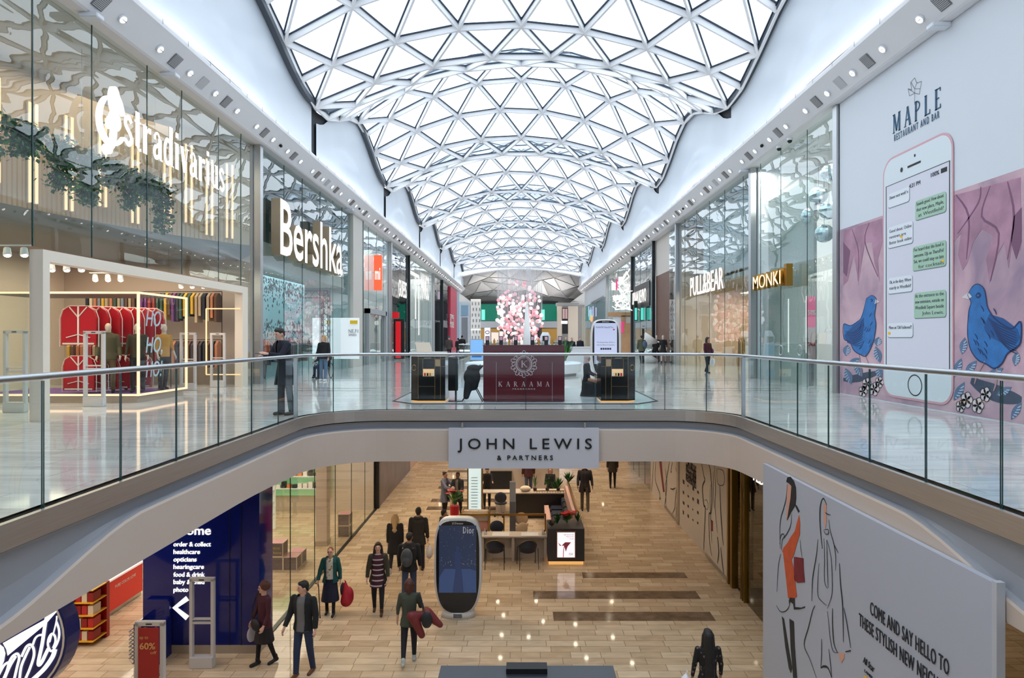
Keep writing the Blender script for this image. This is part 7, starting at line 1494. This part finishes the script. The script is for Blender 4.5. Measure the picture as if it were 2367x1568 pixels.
    if not mann:
        for s_ in (-1, 1): B3(Mb().ell(P(s_ * .03, -.083, .012), .012, .006, .007, 8, 6, hr), 'eye', eye_m)
        B3(Mb().ell(P(0, -.093, -.052), .022, .004, .006, 8, 6, hr), 'mouth', lip_m)
        m = Mb(); [m.ell(P(s_ * .031, -.084, .031), .018, .006, .004, 8, 6, hr) for s_ in (-1, 1)]; B3(m, 'eyebrows', HM.get(hair[1] if hair else 'brown', HM['brown']) if not isinstance(hair[1], tuple) else HM['brown'])
        if glasses:
            m = Mb(); [m.tube([P(s_ * .032 + .022 * math.cos(q), -.098, .01 + .017 * math.sin(q)) for q in [2 * PI * i / 12 for i in range(12)]], .0025, 5, closed=True) for s_ in (-1, 1)]; B3(m, 'glasses', M_black)
    # ---- hair
    if hair:
        st_, hc = hair; m = Mb(); hm_ = HM[hc] if isinstance(hc, str) else mat('hat_%d%d%d' % hc, hc, .9); cap = lambda g=1: m.ell(P(0, .022, .028), .085 * g, .092 * g, .098 * g, 16, 12, hr)
        if st_ == 'short': cap(1.0); m.ell(P(0, -.035, .085), .06, .05, .035, 12, 8, hr); m.ell(P(0, .06, -.03), .06, .045, .06, 12, 8, hr)
        elif st_ == 'crop': cap(.97); m.ell(P(0, .05, -.02), .06, .05, .06, 12, 8, hr)
        elif st_ == 'bob': cap(1.06); [m.cone(P(s_ * .07, .03, .03), P(s_ * .078, .02, -.12), .04, .035, 10, True) for s_ in (-1, 1)]; m.cone(P(0, .07, .03), P(0, .075, -.12), .06, .06, 12, True); m.ell(P(0, -.04, .088), .06, .045, .03, 10, 8, hr)
        elif st_ == 'curly':
            cap(1.15); rr2 = random.Random(3)
            for i in range(70): a = rr2.uniform(-.35, PI + .35); e = rr2.uniform(-.5, 1.3); m.ell(P(.1 * math.cos(a) * math.cos(e), .03 + .09 * math.sin(a) * math.cos(e), .02 + .1 * math.sin(e)), .028, .028, .028, 8, 6)
        elif st_ in ('long', 'verylong'):
            L = .34 if st_ == 'long' else .62; cap(1.06); m.ell(P(0, -.035, .088), .062, .045, .03, 10, 8, hr)
            m.cone(P(0, .065, .02), P(0, .10, -L), .085, .10 if st_ == 'verylong' else .075, 14, True); m.cone(P(0, .10, -L), P(0, .1, -L - .1), .09, .04, 12, True)
            for s_ in (-1, 1): m.cone(P(s_ * .075, .02, .02), P(s_ * .1, .03, -L * .7), .035, .045, 10, True); m.cone(P(s_ * .1, .03, -L * .7), P(s_ * .09, .05, -L), .045, .03, 10, True)
        elif st_ == 'bun': cap(1.0); m.ell(P(0, .09, .08), .045, .045, .045, 10, 8); m.ell(P(0, -.03, .09), .055, .045, .03, 10, 8, hr)
        elif st_ == 'hat': m.ell(P(0, .01, .045), .09, .1, .085, 16, 12, hr); m.ell(P(0, .005, .15), .03, .03, .025, 8, 6)
        elif st_ == 'headscarf': m.ell(P(0, .02, .015), .092, .104, .118, 16, 12, hr); m.cone(P(0, .03, -.06), nk + V(0, .02, .0), .085, .1, 14, True)
        elif st_ == 'hood': m.ell(P(0, .04, .02), .105, .1, .12, 16, 12, hr); m.cone(P(0, .06, -.04), nk + V(0, .06, 0), .1, .13, 14, True)
        B2(m, 'headscarf' if st_ == 'headscarf' else 'hat' if st_ == 'hat' else 'hood' if st_ == 'hood' else 'hair', hm_, vox, 2)
    # ---- clothes
    def torso(mb, g, hem, flare, col=.0):
        rs = []
        for zz, a, b in ((hem, .165 + flare, .125 + flare), ((hem + 1.0) / 2, .16 + flare * .6, .12 + flare * .5), (1.02, .145, .11), (1.14, .15, .112), (1.27, .17, .12), (1.37, .185, .118), (1.43, .16, .095), (1.475 + col, .075, .075)):
            if zz >= hem: p = tilt(V(0, 0, zz)); rs.append((0, p.y + .0, p.z, (a + g) * (.93 if fem and zz > 1.2 else 1), b + g))
        rs.sort(key=lambda r: r[2]); mb.loft(rs)
    def sleeves(mb, g, L=1.0):
        for q_ in 'cd':
            sh, el, wr, dr = J[q_]; mb.cone(sh + V(0, 0, -.01), el, .062 + g, .052 + g, 12, True)
            if L > .5: mb.cone(el, el + (wr - el) * (L * 2 - 1) * .95, .050 + g, .038 + g, 12, False); mb.ell(el, .05 + g, .05 + g, .05 + g, 10, 8)
    if bottom:
        kind, c, hem = bottom; m = Mb(); bmat = cloth('b_%d_%d_%d' % c, c)
        if kind == 'trousers':
            m.loft([(0, 0, .80, .13, .10), (0, 0, .88, .165, .12), (0, 0, .97, .155, .115), (0, 0, 1.03, .145, .11)])
            for q_ in 'ab': hip, kn, an, fa = J[q_]; m.cone(hip, kn, .092, .066, 12, True); m.cone(kn, an + V(0, 0, -.0), .066, hem, 12, True)
            B2(m, 'trousers', bmat)
        elif kind == 'skirt':
            kz = (J['a'][1] + J['b'][1]) / 2; m.loft([(0, kz.y * .8, hem, .24, .2), (0, kz.y * .5, (hem + .95) / 2, .20, .16), (0, 0, .95, .16, .12), (0, 0, 1.03, .145, .11)]); B2(m, 'skirt', bmat)
            if not mann:
                m = Mb(); [(m.cone(J[q_][1], J[q_][2], .056, .04, 12, True)) for q_ in 'ab']; B2(m, 'tights', cloth('tights', (22, 20, 24)))
    if shoes:
        for q_ in 'ab':
            hip, kn, an, fa = J[q_]; up = min(1.1, max(-.5, -fa)); fd = V(0, -math.cos(up * .7), -math.sin(up) * .6) if fa < -.1 else V(0, -1, .0); m = Mb()
            m.cone(an + V(0, .035, -.035), an + fd * .15 + V(0, 0, -.042), .043, .036, 12, True); m.cone(an + V(0, .01, -.02), an + V(0, 0, .05), .046, .048, 12, True); B2(m, 'shoe', cloth('shoe_%d_%d_%d' % shoes, shoes, .5), vox * .9, 2)
    if top:
        c, hem, sl = top[:3]; m = Mb(); torso(m, .004, hem, top[3] if len(top) > 3 else 0)
        if sl: sleeves(m, -.006, sl)
        tm = c if not isinstance(c, tuple) else cloth('t_%d_%d_%d' % c, c); B2(m, 'jumper', tm)
    if coat:
        c, hem, flare, open_ = coat[:4]; m = Mb(); torso(m, .024, hem, flare, .03); sleeves(m, .008, coat[4] if len(coat) > 4 else 1.0); cut = None
        if len(coat) > 5 and coat[5]: m.tube([nk + V(.105 * math.cos(q), .02 + .085 * math.sin(q), .01) for q in [2 * PI * i / 14 for i in range(14)]], .035, 8, closed=True)
        if open_: cut = lambda p: p.y < nk.y * max(0, (p.z - .93) / .53) - .045 and abs(p.x) < open_ * (1.25 - .25 * (p.z / 1.4)) and p.z < 1.62
        o = B2(m, 'coat', cloth('c_%d_%d_%d' % c, c), cut=cut)
    if scarf: m = Mb(); m.tube([nk + V(.085 * math.cos(q), .005 + .075 * math.sin(q), .025) for q in [2 * PI * i / 14 for i in range(14)]], .033, 8, closed=True); B2(m, 'scarf', cloth('s_%d_%d_%d' % scarf, scarf))
    root.location = (x, y, z); root.rotation_euler.z = math.radians(face)
    M = Matrix.Translation((x, y, z)) @ Matrix.Rotation(math.radians(face), 4, 'Z')
    g = {q_: M @ (sc @ J[q_][2].to_4d().to_3d() if False else (sc @ J[q_][2])) for q_ in 'abcd'}; g['hand_l'] = M @ (sc @ (J['c'][2] + J['c'][3] * .1)); g['hand_r'] = M @ (sc @ (J['d'][2] + J['d'][3] * .1))
    for nm4, p in (('sh_l', J['c'][0]), ('sh_r', J['d'][0]), ('neck', nk), ('head', hd)): g[nm4] = M @ (sc @ p)
    g['M'] = M; g['root'] = root; return g
def bagmesh(name, label, cat, c, shapes, vox=.02):
    m = Mb(); shapes(m); o = blob(m, name, cloth('bag_%d_%d_%d' % c, c, .6), None, vox, 2); return tag(o, label, cat)
def holdable(g, name, label, cat, c, fn, vox=.018):      # fn builds in the person's own frame
    m = Mb(); fn(m); M = g['M']; m.v = [tuple(M @ Vector(v)) for v in m.v]; o = blob(m, name, cloth('item_%d_%d_%d' % c, c, .6), None, vox, 2); return tag(o, label, cat)
# striped and printed fabrics
def stripes(name, c0, c1, sc_=9, wdt=.82):
    m = mat(name, c0, .85); n = m.node_tree.nodes; l = m.node_tree.links; b = n['Principled BSDF']; t = n.new('ShaderNodeTexCoord'); w = n.new('ShaderNodeTexWave'); w.bands_direction = 'Z'; w.inputs['Scale'].default_value = sc_
    r = n.new('ShaderNodeValToRGB'); r.color_ramp.interpolation = 'CONSTANT'; r.color_ramp.elements[0].color = rgb(c0); r.color_ramp.elements[1].color = rgb(c1); r.color_ramp.elements[1].position = wdt
    l.new(t.outputs['Object'], w.inputs['Vector']); l.new(w.outputs['Fac'], r.inputs['Fac']); l.new(r.outputs['Color'], b.inputs['Base Color']); return m
def printm(name, c0, c1):
    m = mat(name, c0, .85); n = m.node_tree.nodes; l = m.node_tree.links; b = n['Principled BSDF']; t = n.new('ShaderNodeTexCoord'); v = n.new('ShaderNodeTexVoronoi'); v.inputs['Scale'].default_value = 14
    r = n.new('ShaderNodeValToRGB'); r.color_ramp.interpolation = 'CONSTANT'; r.color_ramp.elements[0].color = rgb(c1); r.color_ramp.elements[1].color = rgb(c0); r.color_ramp.elements[1].position = .3
    l.new(t.outputs['Object'], v.inputs['Vector']); l.new(v.outputs['Distance'], r.inputs['Fac']); l.new(r.outputs['Color'], b.inputs['Base Color']); return m
stripe_w = stripes('knit_stripe', (70, 28, 40), (200, 190, 195), 2.6, .86); floral = printm('floral_print', (218, 208, 192), (150, 120, 60)); lace = printm('black_lace', (26, 24, 26), (110, 92, 84))
# ---------------- lower floor, nearest first
g = person('woman with very long straight black hair, seen from behind at the bottom right', 3.09, 10.6, LZ, 180, 1.66, 'mid', ((.1, .1), (-.1, .15)), ((.05, .2, .3), (.05, .2, .2)), hair=('verylong', 'black'), top=(lace, .86, 1.0), bottom=('trousers', (30, 30, 34), .05), fem=True)
holdable(g, 'carrier_bag', 'white carrier bag beside the woman with long black hair', 'bag', (225, 228, 235), lambda m: (m.ell((.36, 0, .72), .1, .16, .2), m.tube([(.36, -.06, .88), (.34, 0, 1.0), (.36, .06, .88)], .016, 6)))
g = person('walking man in black jacket, grey jumper and jeans glancing toward the curly haired woman', -4.2, 12.35, LZ, -12, 1.81, 'fair', ((.14, .06), (-.12, .14)), ((.15, .18, .55), (.0, .2, .25)), head=(-45, .1), hair=('short', 'black'), top=((112, 112, 116), .84, 0), coat=((24, 25, 30), .86, .01, .085), bottom=('trousers', (38, 52, 82), .052), shoes=(104, 62, 38))
g = person('woman with curly auburn hair and glasses in a maroon jumper by the blue wall', -5.12, 12.75, LZ, -38, 1.64, 'fair', ((.14, .06), (-.14, .2)), ((.1, .15, .35), (.1, .14, .4)), head=(-15, .05), hair=('curly', 'auburn'), top=((74, 30, 42), .80, 1.0, .02), bottom=('skirt', (34, 28, 32), .50), shoes=(24, 22, 24), fem=True, glasses=True)
holdable(g, 'handbag', 'black shoulder bag hanging at the waist of the woman with curly auburn hair', 'bag', (26, 24, 26), lambda m: (m.ell((.02, -.2, .86), .15, .05, .12), m.tube([(-.1, -.2, .9), (-.13, -.17, 1.2), (-.09, -.1, 1.42), (-.05, .0, 1.46)], .018, 6)), .012)
holdable(g, 'carrier_bag', 'pale folded carrier bag held low beside the blue wall', 'bag', (190, 188, 200), lambda m: m.ell((-.3, -.1, .55), .04, .1, .16), .014)
g = person('woman in an olive green top walking away with her red coat over one arm', -2.25, 12.85, LZ, 186, 1.65, 'fair', ((.12, .1), (-.25, .35)), ((.2, .22, 1.2), (.0, .2, .2)), hair=('bob', 'auburn'), top=((66, 72, 60), .78, .8, .03), bottom=('trousers', (28, 28, 36), .042), shoes=(176, 182, 178), fem=True)
holdable(g, 'draped_coat', 'rust red coat draped over the arm of the woman in the olive top', 'coat', (112, 34, 34), lambda m: (m.ell((-.34, .0, .95), .1, .13, .14), m.cone((-.36, .05, .97), (-.62, .1, .76), .12, .06, 10, True), m.cone((-.28, .1, .95), (-.06, .2, 1.0), .09, .1, 10, True), m.cone((-.12, .2, .92), (-.26, .2, .62), .1, .07, 10, True)))
holdable(g, 'handbag', 'black oval handbag on the shoulder of the woman in the olive top', 'bag', (30, 32, 36), lambda m: (m.ell((-.36, .24, .93), .12, .06, .17), m.tube([(-.3, .2, 1.08), (-.18, .1, 1.4), (-.2, -.04, 1.38), (-.3, .12, 1.1)], .02, 6)))
g = person('young woman with long dark hair in a khaki coat over a striped burgundy dress', -3.4, 15.2, LZ, 8, 1.65, 'fair', ((-.05, .25), (.28, .08)), ((.05, .22, .2), (.1, .2, .3)), hair=('long', 'darkbrown'), top=(stripe_w, .66, .9, .04), coat=((58, 54, 42), .78, .04, .13, 1.0, True), bottom=('trousers', (24, 22, 26), .042), shoes=(62, 36, 26), fem=True)
g = person('elderly woman in a teal padded jacket and long navy skirt, leaning on a stick', -4.5, 15.1, LZ, 5, 1.56, 'fair', ((.0, .1), (.2, .1)), ((.12, .3, .3), (-.02, .22, .15)), hair=('crop', 'ginger'), top=(floral, .86, 0), coat=((20, 76, 74), .84, .03, .085, 1.0, True), bottom=('skirt', (26, 28, 48), .36), shoes=(26, 24, 26), fem=True, glasses=True)
hl_ = g['hand_l']; ws = T('walking_stick', 'black walking stick in the hand of the elderly woman in teal', 'walking stick', (hl_.x, hl_.y, LZ)); Mb().tube([(hl_.x - .05, hl_.y, hl_.z + .03), (hl_.x + .02, hl_.y, hl_.z + .035), (hl_.x + .03, hl_.y, hl_.z - .02), (hl_.x + .08, hl_.y - .05, LZ + .02)], .011, 8).build('shaft', M_black, ws, smooth=True); Mb().cone((hl_.x + .08, hl_.y - .05, LZ), (hl_.x + .08, hl_.y - .05, LZ + .03), .017, .014, 10).build('ferrule', M_dkmetal, ws)
holdable(g, 'shopping_bag', 'big red shopping bag carried by the elderly woman in teal', 'bag', (176, 26, 44), lambda m: (m.cone((.34, 0, .68), (.37, -.02, .3), .05, .14, 12, True), m.ell((.42, .02, .4), .12, .1, .22), m.tube([(.34, 0, .74), (.31, -.03, .80), (.38, 0, .74)], .014, 6)))
holdable(g, 'handbag', 'black handbag between the teal jacket and the red shopping bag', 'bag', (22, 20, 22), lambda m: (m.ell((.27, .03, .56), .05, .13, .15), m.tube([(.27, -.04, .68), (.29, 0, .78), (.27, .08, .68)], .01, 6)), .014)
g = person('man in a black jacket and jeans with a grey backpack, walking away', -2.73, 15.6, LZ, 182, 1.76, 'mid', ((.15, .1), (-.2, .3)), ((.1, .14, .25), (.05, .14, .3)), hair=('crop', 'black'), coat=((26, 26, 30), .84, .02, 0), bottom=('trousers', (52, 66, 92), .06), shoes=(40, 38, 38))
holdable(g, 'backpack', 'dark grey backpack on the man in the black jacket', 'backpack', (66, 68, 72), lambda m: (m.ell((.03, .22, 1.22), .15, .1, .23), m.ell((.03, .29, 1.14), .11, .06, .12), m.tube([(-.1, .14, 1.4), (-.14, -.02, 1.46), (-.14, -.13, 1.3), (-.14, .1, 1.05)], .018, 6), m.tube([(.14, .14, 1.4), (.15, -.02, 1.46), (.15, -.13, 1.3), (.16, .1, 1.05)], .018, 6)))
g = person('woman with long fair hair in a knee length black coat, walking away', -3.5, 17.75, LZ, 184, 1.62, 'fair', ((.2, .05), (-.25, .4)), ((.0, .1, .1), (.0, .1, .1)), hair=('long', 'blonde'), coat=((16, 16, 18), .58, .05, 0), bottom=('trousers', (22, 22, 26), .042), shoes=(190, 180, 178), fem=True)
g = person('tall man in a dark hooded coat carrying a printed carrier bag, walking away', -2.87, 17.85, LZ, 178, 1.77, 'mid', ((.15, .1), (-.2, .35)), ((.05, .14, .15), (.05, .14, .15)), hair=('short', 'black'), coat=((34, 31, 30), .74, .03, 0, 1.0, True), bottom=('trousers', (28, 30, 40), .06), shoes=(60, 40, 30))
holdable(g, 'carrier_bag', 'white and blue printed carrier bag held by the tall man in the hooded coat', 'bag', (216, 210, 206), lambda m: (m.ell((-.31, 0, .54), .1, .16, .19), m.tube([(-.31, -.06, .7), (-.29, 0, .8), (-.31, .06, .7)], .016, 6)))
g = person('person in navy seated beyond the advertising totem on the lower floor', -2.35, 19.4, LZ, 120, 1.62, 'mid', ((1.45, 1.45), (1.4, 1.4)), ((.3, .1, .9), (.3, .1, .9)), hair=('short', 'black'), coat=((34, 38, 50), .84, 0, 0), bottom=('trousers', (30, 32, 40), .06), shoes=(30, 28, 28))
stl = T('stool', 'low round stool under the seated person in navy', 'stool', (-2.35, 19.4, LZ)); Mb().cone((-2.3, 19.42, LZ), (-2.3, 19.42, LZ + .38), .16, .18, 16).build('seat', M_dkmetal, stl); Mb().cone((-2.3, 19.42, LZ + .38), (-2.3, 19.42, LZ + .4), .17, .17, 16).build('cushion', bluesh, stl)
g = person('woman with a bun in grey blue holding a cream cloth by the red flowers', -2.78, 23.3, LZ, 60, 1.62, 'mid', ((.05, .05), (-.05, .1)), ((.7, .1, .8), (.8, .1, .8)), hair=('bun', 'darkbrown'), top=((60, 50, 60), .9, 1.0), coat=((112, 116, 134), .58, .03, .07), bottom=('trousers', (40, 22, 24), .045), shoes=(60, 24, 24), fem=True)
holdable(g, 'cream_cloth', 'cream cloth draped from the hands of the woman with the bun', 'cloth', (216, 200, 172), lambda m: (m.cone((-.05, -.4, 1.1), (.0, -.3, .45), .07, .07, 8, True), m.cone((.12, -.4, 1.1), (.12, -.36, .6), .06, .07, 8, True)))
person('woman with a topknot in a dark coat and black tights facing the red flowers', -2.3, 23.2, LZ, -15, 1.63, 'dark', ((.1, .1), (-.05, .1)), ((.4, .15, .9), (.3, .15, .9)), hair=('bun', 'black'), top=((120, 112, 106), .7, .9, .02), coat=((30, 30, 32), .62, .04, .05), bottom=('trousers', (20, 20, 24), .04), shoes=(20, 20, 22), fem=True)
person('nail technician in black bending over the manicure counter beside the menu column', -1.32, 24.6, LZ, 5, 1.6, 'fair', ((.1, .1), (.05, .1)), ((.5, .1, .7), (.5, .1, .7)), lean=.3, head=(0, .4), hair=('short', 'black'), top=((22, 22, 26), .84, 1.0), bottom=('trousers', (24, 24, 28), .05), fem=True, vox=.015)
person('ginger haired woman in black half hidden by plants on the black counter', 1.12, 24.7, LZ, -10, 1.5, 'fair', ((.05, .1), (.05, .1)), ((.3, .1, .6), (.3, .1, .6)), hair=('bob', 'ginger'), top=((24, 24, 26), .84, 1.0), bottom=('trousers', (24, 24, 28), .05), fem=True, vox=.015)
person('man in a dark open coat and brown trousers walking right of the kiosk', 2.4, 24.2, LZ, 0, 1.78, 'dark', ((.05, .1), (.2, .08)), ((.0, .18, .4), (.0, .2, .3)), hair=('short', 'black'), top=((40, 30, 32), .86, 0), coat=((34, 34, 38), .66, .04, .08), bottom=('trousers', (84, 74, 62), .06), shoes=(50, 50, 54), vox=.015)
g = person('distant shopper in a brown jacket and black leggings far along the lower right', 3.96, 27.8, LZ, 175, 1.66, 'fair', ((.05, .1), (-.1, .15)), ((.05, .15, .2), (.05, .15, .2)), hair=('short', 'brown'), coat=((58, 50, 44), .72, .03, 0), bottom=('trousers', (22, 22, 26), .045), fem=True, vox=.018)
person('distant person in a dark red top behind the black counter', .3, 26.4, LZ, 190, 1.7, 'mid', ((.1, .1), (-.1, .1)), ((.05, .15, .2), (.05, .15, .2)), hair=('short', 'black'), coat=((70, 34, 36), .8, .02, 0), bottom=('trousers', (60, 66, 84), .06), vox=.02)
# ---------------- upper floor
g = person('man in a long navy coat leaning on the balustrade and reading his phone', -4.92, 13.35, 0, -38, 1.80, 'fair', ((.06, .06), (-.06, .1)), ((.35, .12, 1.15, .45), (.5, .1, 1.15, .35)), lean=.14, head=(0, .35), hair=('short', 'black'), coat=((24, 28, 42), .60, .06, .03, 1.0, True), top=((30, 32, 40), .84, 0), bottom=('trousers', (58, 60, 68), .07), shoes=(50, 38, 32))
hp = (g['hand_l'] + g['hand_r']) / 2; phn = T('mobile_phone', 'dark mobile phone held over the handrail by the man in the navy coat', 'phone', tuple(hp)); o = Mb().box(hp.x - .09, hp.x + .05, hp.y - .05, hp.y + .03, hp.z + .02, hp.z + .03).build('case', M_black, phn, bevel=.003); B('screen', mat('phone_screen', (120, 140, 160), .2, emit=(150, 170, 190), es=.5), phn, hp.x - .08, hp.x + .04, hp.y - .045, hp.y + .025, hp.z + .03, hp.z + .032)
g = person('blonde woman in a black parka with pale fur collar and blue jeans', -7.4, 24.0, 0, -10, 1.69, 'fair', ((.05, .1), (.12, .08)), ((.05, .22, .5), (.05, .18, .3)), head=(-25, 0), hair=('bob', 'blonde'), coat=((22, 24, 28), .84, .03, 0), bottom=('trousers', (92, 120, 150), .05), shoes=(225, 222, 220), fem=True, scarf=(206, 196, 182), vox=.014)
holdable(g, 'handbag', 'small black handbag at the hip of the blonde woman in the parka', 'bag', (24, 22, 24), lambda m: m.ell((.27, -.02, .86), .06, .12, .09), .016)
g = person('woman in a burgundy jumper walking past the warm wooden shop', 8.55, 29.4, 0, 25, 1.64, 'mid', ((.2, .1), (-.15, .3)), ((.05, .12, .3), (.05, .18, .3)), head=(25, 0), hair=('bob', 'black'), top=((64, 24, 40), .82, 1.0, .03), bottom=('trousers', (34, 38, 50), .05), shoes=(28, 26, 60), fem=True, vox=.016)
holdable(g, 'carrier_bag', 'white carrier bag in the hand of the woman in the burgundy jumper', 'bag', (236, 240, 246), lambda m: m.ell((.3, .0, .5), .06, .15, .2), .02); holdable(g, 'shoulder_bag', 'purple shoulder bag on the woman in the burgundy jumper', 'bag', (90, 44, 110), lambda m: m.ell((.3, .06, 1.0), .07, .13, .14), .02)
g = person('person in an olive parka with a blue backpack walking away on the right', 7.55, 40.2, 0, 185, 1.76, 'fair', ((.1, .1), (-.15, .25)), ((.05, .14, .2), (.05, .14, .2)), hair=('crop', 'darkbrown'), coat=((82, 86, 66), .76, .03, 0, 1.0, True), bottom=('trousers', (30, 32, 38), .05), vox=.02)
holdable(g, 'backpack', 'blue grey backpack on the person in the olive parka', 'backpack', (70, 88, 112), lambda m: m.ell((-.16, .18, 1.2), .16, .12, .24), .025)
g = person('woman in a pale headscarf and long black dress seated left of the right cabinet', 1.8, 17.6, 0, 75, 1.4, 'mid', ((1.4, 1.35), (1.35, 1.35)), ((.3, .12, .8), (.3, .12, .8)), head=(0, .05), hair=('headscarf', (204, 184, 182)), top=((28, 30, 36), .84, 1.0, .02), bottom=None, shoes=(26, 24, 26), fem=True, vox=.015)
holdable(g, 'draped_dress', 'long black skirt falling to the floor around the seated woman in the headscarf', 'dress', (28, 30, 36), lambda m: m.loft([(0, -.1, .0, .2, .3), (0, -.12, .16, .19, .27), (0, -.08, .36, .17, .22), (0, 0, .45, .13, .13)]), .02)['category'] = 'dress'
sb2 = T('stool', 'low black stool under the seated woman in the headscarf', 'stool', (1.8, 17.6, 0)); Mb().cone((1.8, 17.65, 0), (1.8, 17.65, .27), .13, .13, 14).build('seat', M_black, sb2)
for i, (u, Y, h, c, hc, lab) in enumerate(((1038, 47, 1.72, (70, 60, 60), (20, 90, 90), 'distant person in a teal hat beyond the left end of the far balustrade'), (1068, 50, 1.8, (26, 26, 28), (20, 20, 20), 'distant person in black walking near the crimson hoarding'), (1059, 53, 1.6, (34, 30, 34), (30, 20, 20), 'distant shorter person in dark clothes beside the one in black'), (1168, 44.6, 1.6, (200, 196, 196), (22, 20, 22), 'distant dark haired attendant behind the plum counter'), (1308, 46.8, 1.66, (50, 48, 60), (170, 140, 120), 'distant bald person in dark clothes right of the chandelier'), (1322, 47.5, 1.62, (28, 30, 40), (40, 30, 30), 'distant person in navy second right of the chandelier'), (1341, 47.2, 1.66, (24, 26, 34), (24, 22, 24), 'distant person in black near the far right facades'))):
    X_ = (u - 1205) * Y / F
    if abs(X_) < 4.6 and Y > 45: Y = 44.8; X_ = (u - 1205) * Y / F
    person(lab, X_, Y, 0, 180 if i < 3 else 10, h, 'fair', ((.1, .1), (-.1, .15)), ((.1, .12, .3), (.1, .12, .3)), hair=('hat', hc) if i == 0 else ('crop', hc), coat=(c, .78, .02, 0), bottom=('trousers', (36, 36, 44), .055), vox=.028)
g = person('woman in a wheelchair wearing dark clothes by the second left shop', -7.95, 25.6, 0, -20, 1.55, 'mid', ((1.4, 1.4), (1.35, 1.35)), ((.3, .1, .9), (.3, .1, .9)), hair=('short', 'black'), coat=((34, 38, 52), .84, 0, 0), bottom=('trousers', (30, 40, 66), .055), fem=True, vox=.02)
wc = T('wheelchair', 'black wheelchair by the second left shop', 'wheelchair', (-7.95, 25.7, 0))
for s_ in (-1, 1):
    Mb().tube([(-7.95 + s_ * .3, 25.75 + .29 * math.cos(q), .3 + .29 * math.sin(q)) for q in [2 * PI * i / 20 for i in range(20)]], .016, 6, closed=True).build('wheel', M_black, wc)
    Mb().tube([(-7.95 + s_ * .24, 25.2 + .07 * math.cos(q), .08 + .07 * math.sin(q)) for q in [2 * PI * i / 12 for i in range(12)]], .012, 6, closed=True).build('caster', M_black, wc)
m = Mb()
for s_ in (-1, 1): m.tube([(-7.95 + s_ * .24, 25.2, .1), (-7.95 + s_ * .24, 25.35, .42), (-7.95 + s_ * .24, 25.8, .42), (-7.95 + s_ * .24, 25.9, .95), (-7.95 + s_ * .24, 26.05, .95)], .014, 6)
m.build('frame', M_dkmetal, wc); B('seat', M_black, wc, -8.17, -7.73, 25.35, 25.8, .38, .41); B('backrest', M_black, wc, -8.17, -7.73, 25.84, 25.87, .45, .85)
# ---------------- mannequins
MQ = mat('mannequin_cream', (226, 206, 186), .45)
def mq(x, y, z, face, lab, coat=None, top=None, bottom=('trousers', (30, 28, 30), .05), H=1.78, hair=None): return person(lab, x, y, z, face, H, MQ, ((.05, .05), (-.1, .1)), ((.1, .15, .3), (-.05, .2, .5)), hair=hair, coat=coat, top=top, bottom=bottom, shoes=(24, 22, 24), fem=True, name='mannequin', cat='mannequin', mann=True, vox=.018, group='mannequins')
mq(-10.55, 16.35, .2, 30, 'mannequin in a khaki camouflage jacket and trousers in the lit case', coat=((92, 82, 58), .82, .02, 0), bottom=('trousers', (120, 96, 70), .055))
mq(-9.95, 16.6, .2, 20, 'mannequin in a black cap and dark netted top in the lit case', top=((60, 50, 36), .86, 1.0), hair=('crop', 'black'))
mq(-9.75, 17.45, .2, 60, 'mannequin in a golden yellow top at the far corner of the lit case', top=((196, 140, 60), .86, .8), bottom=('trousers', (26, 24, 26), .05))
mq(-10.7, 17.5, .2, 40, 'mannequin in an orange and brown fringed coat at the back of the lit case', coat=((150, 92, 46), .62, .04, 0))
mq(-12.55, 13.2, 0, 40, 'mannequin in a black jacket and blue jeans left of the cream portal', coat=((26, 26, 30), .84, .02, .05), top=((90, 120, 150), .86, 0), bottom=('trousers', (90, 110, 140), .05))
mq(-10.15, 25.1, 0, 30, 'mannequin in an orange and red striped fleece behind the second left window', coat=((206, 96, 66), .84, .03, 0), bottom=('trousers', (90, 60, 56), .05))
mq(-10.15, 24.2, 0, 30, 'mannequin in silver grey behind the second left window', top=((150, 150, 156), .86, .9), bottom=('trousers', (110, 104, 104), .05))
mq(8.95, 42.3, 0, -30, 'mannequin in black and cream beside the brown wall', top=((26, 24, 26), .86, .9), bottom=('trousers', (30, 28, 30), .05)); mq(8.95, 40.4, 0, -30, 'mannequin in a black dress nearer the brown wall window', top=((26, 24, 26), .86, .9), bottom=('skirt', (26, 24, 28), .6))
mq(-9.9, 47.6, 0, 40, 'mannequin in a cream coat beside the red doorway', coat=((214, 204, 186), .6, .03, 0))
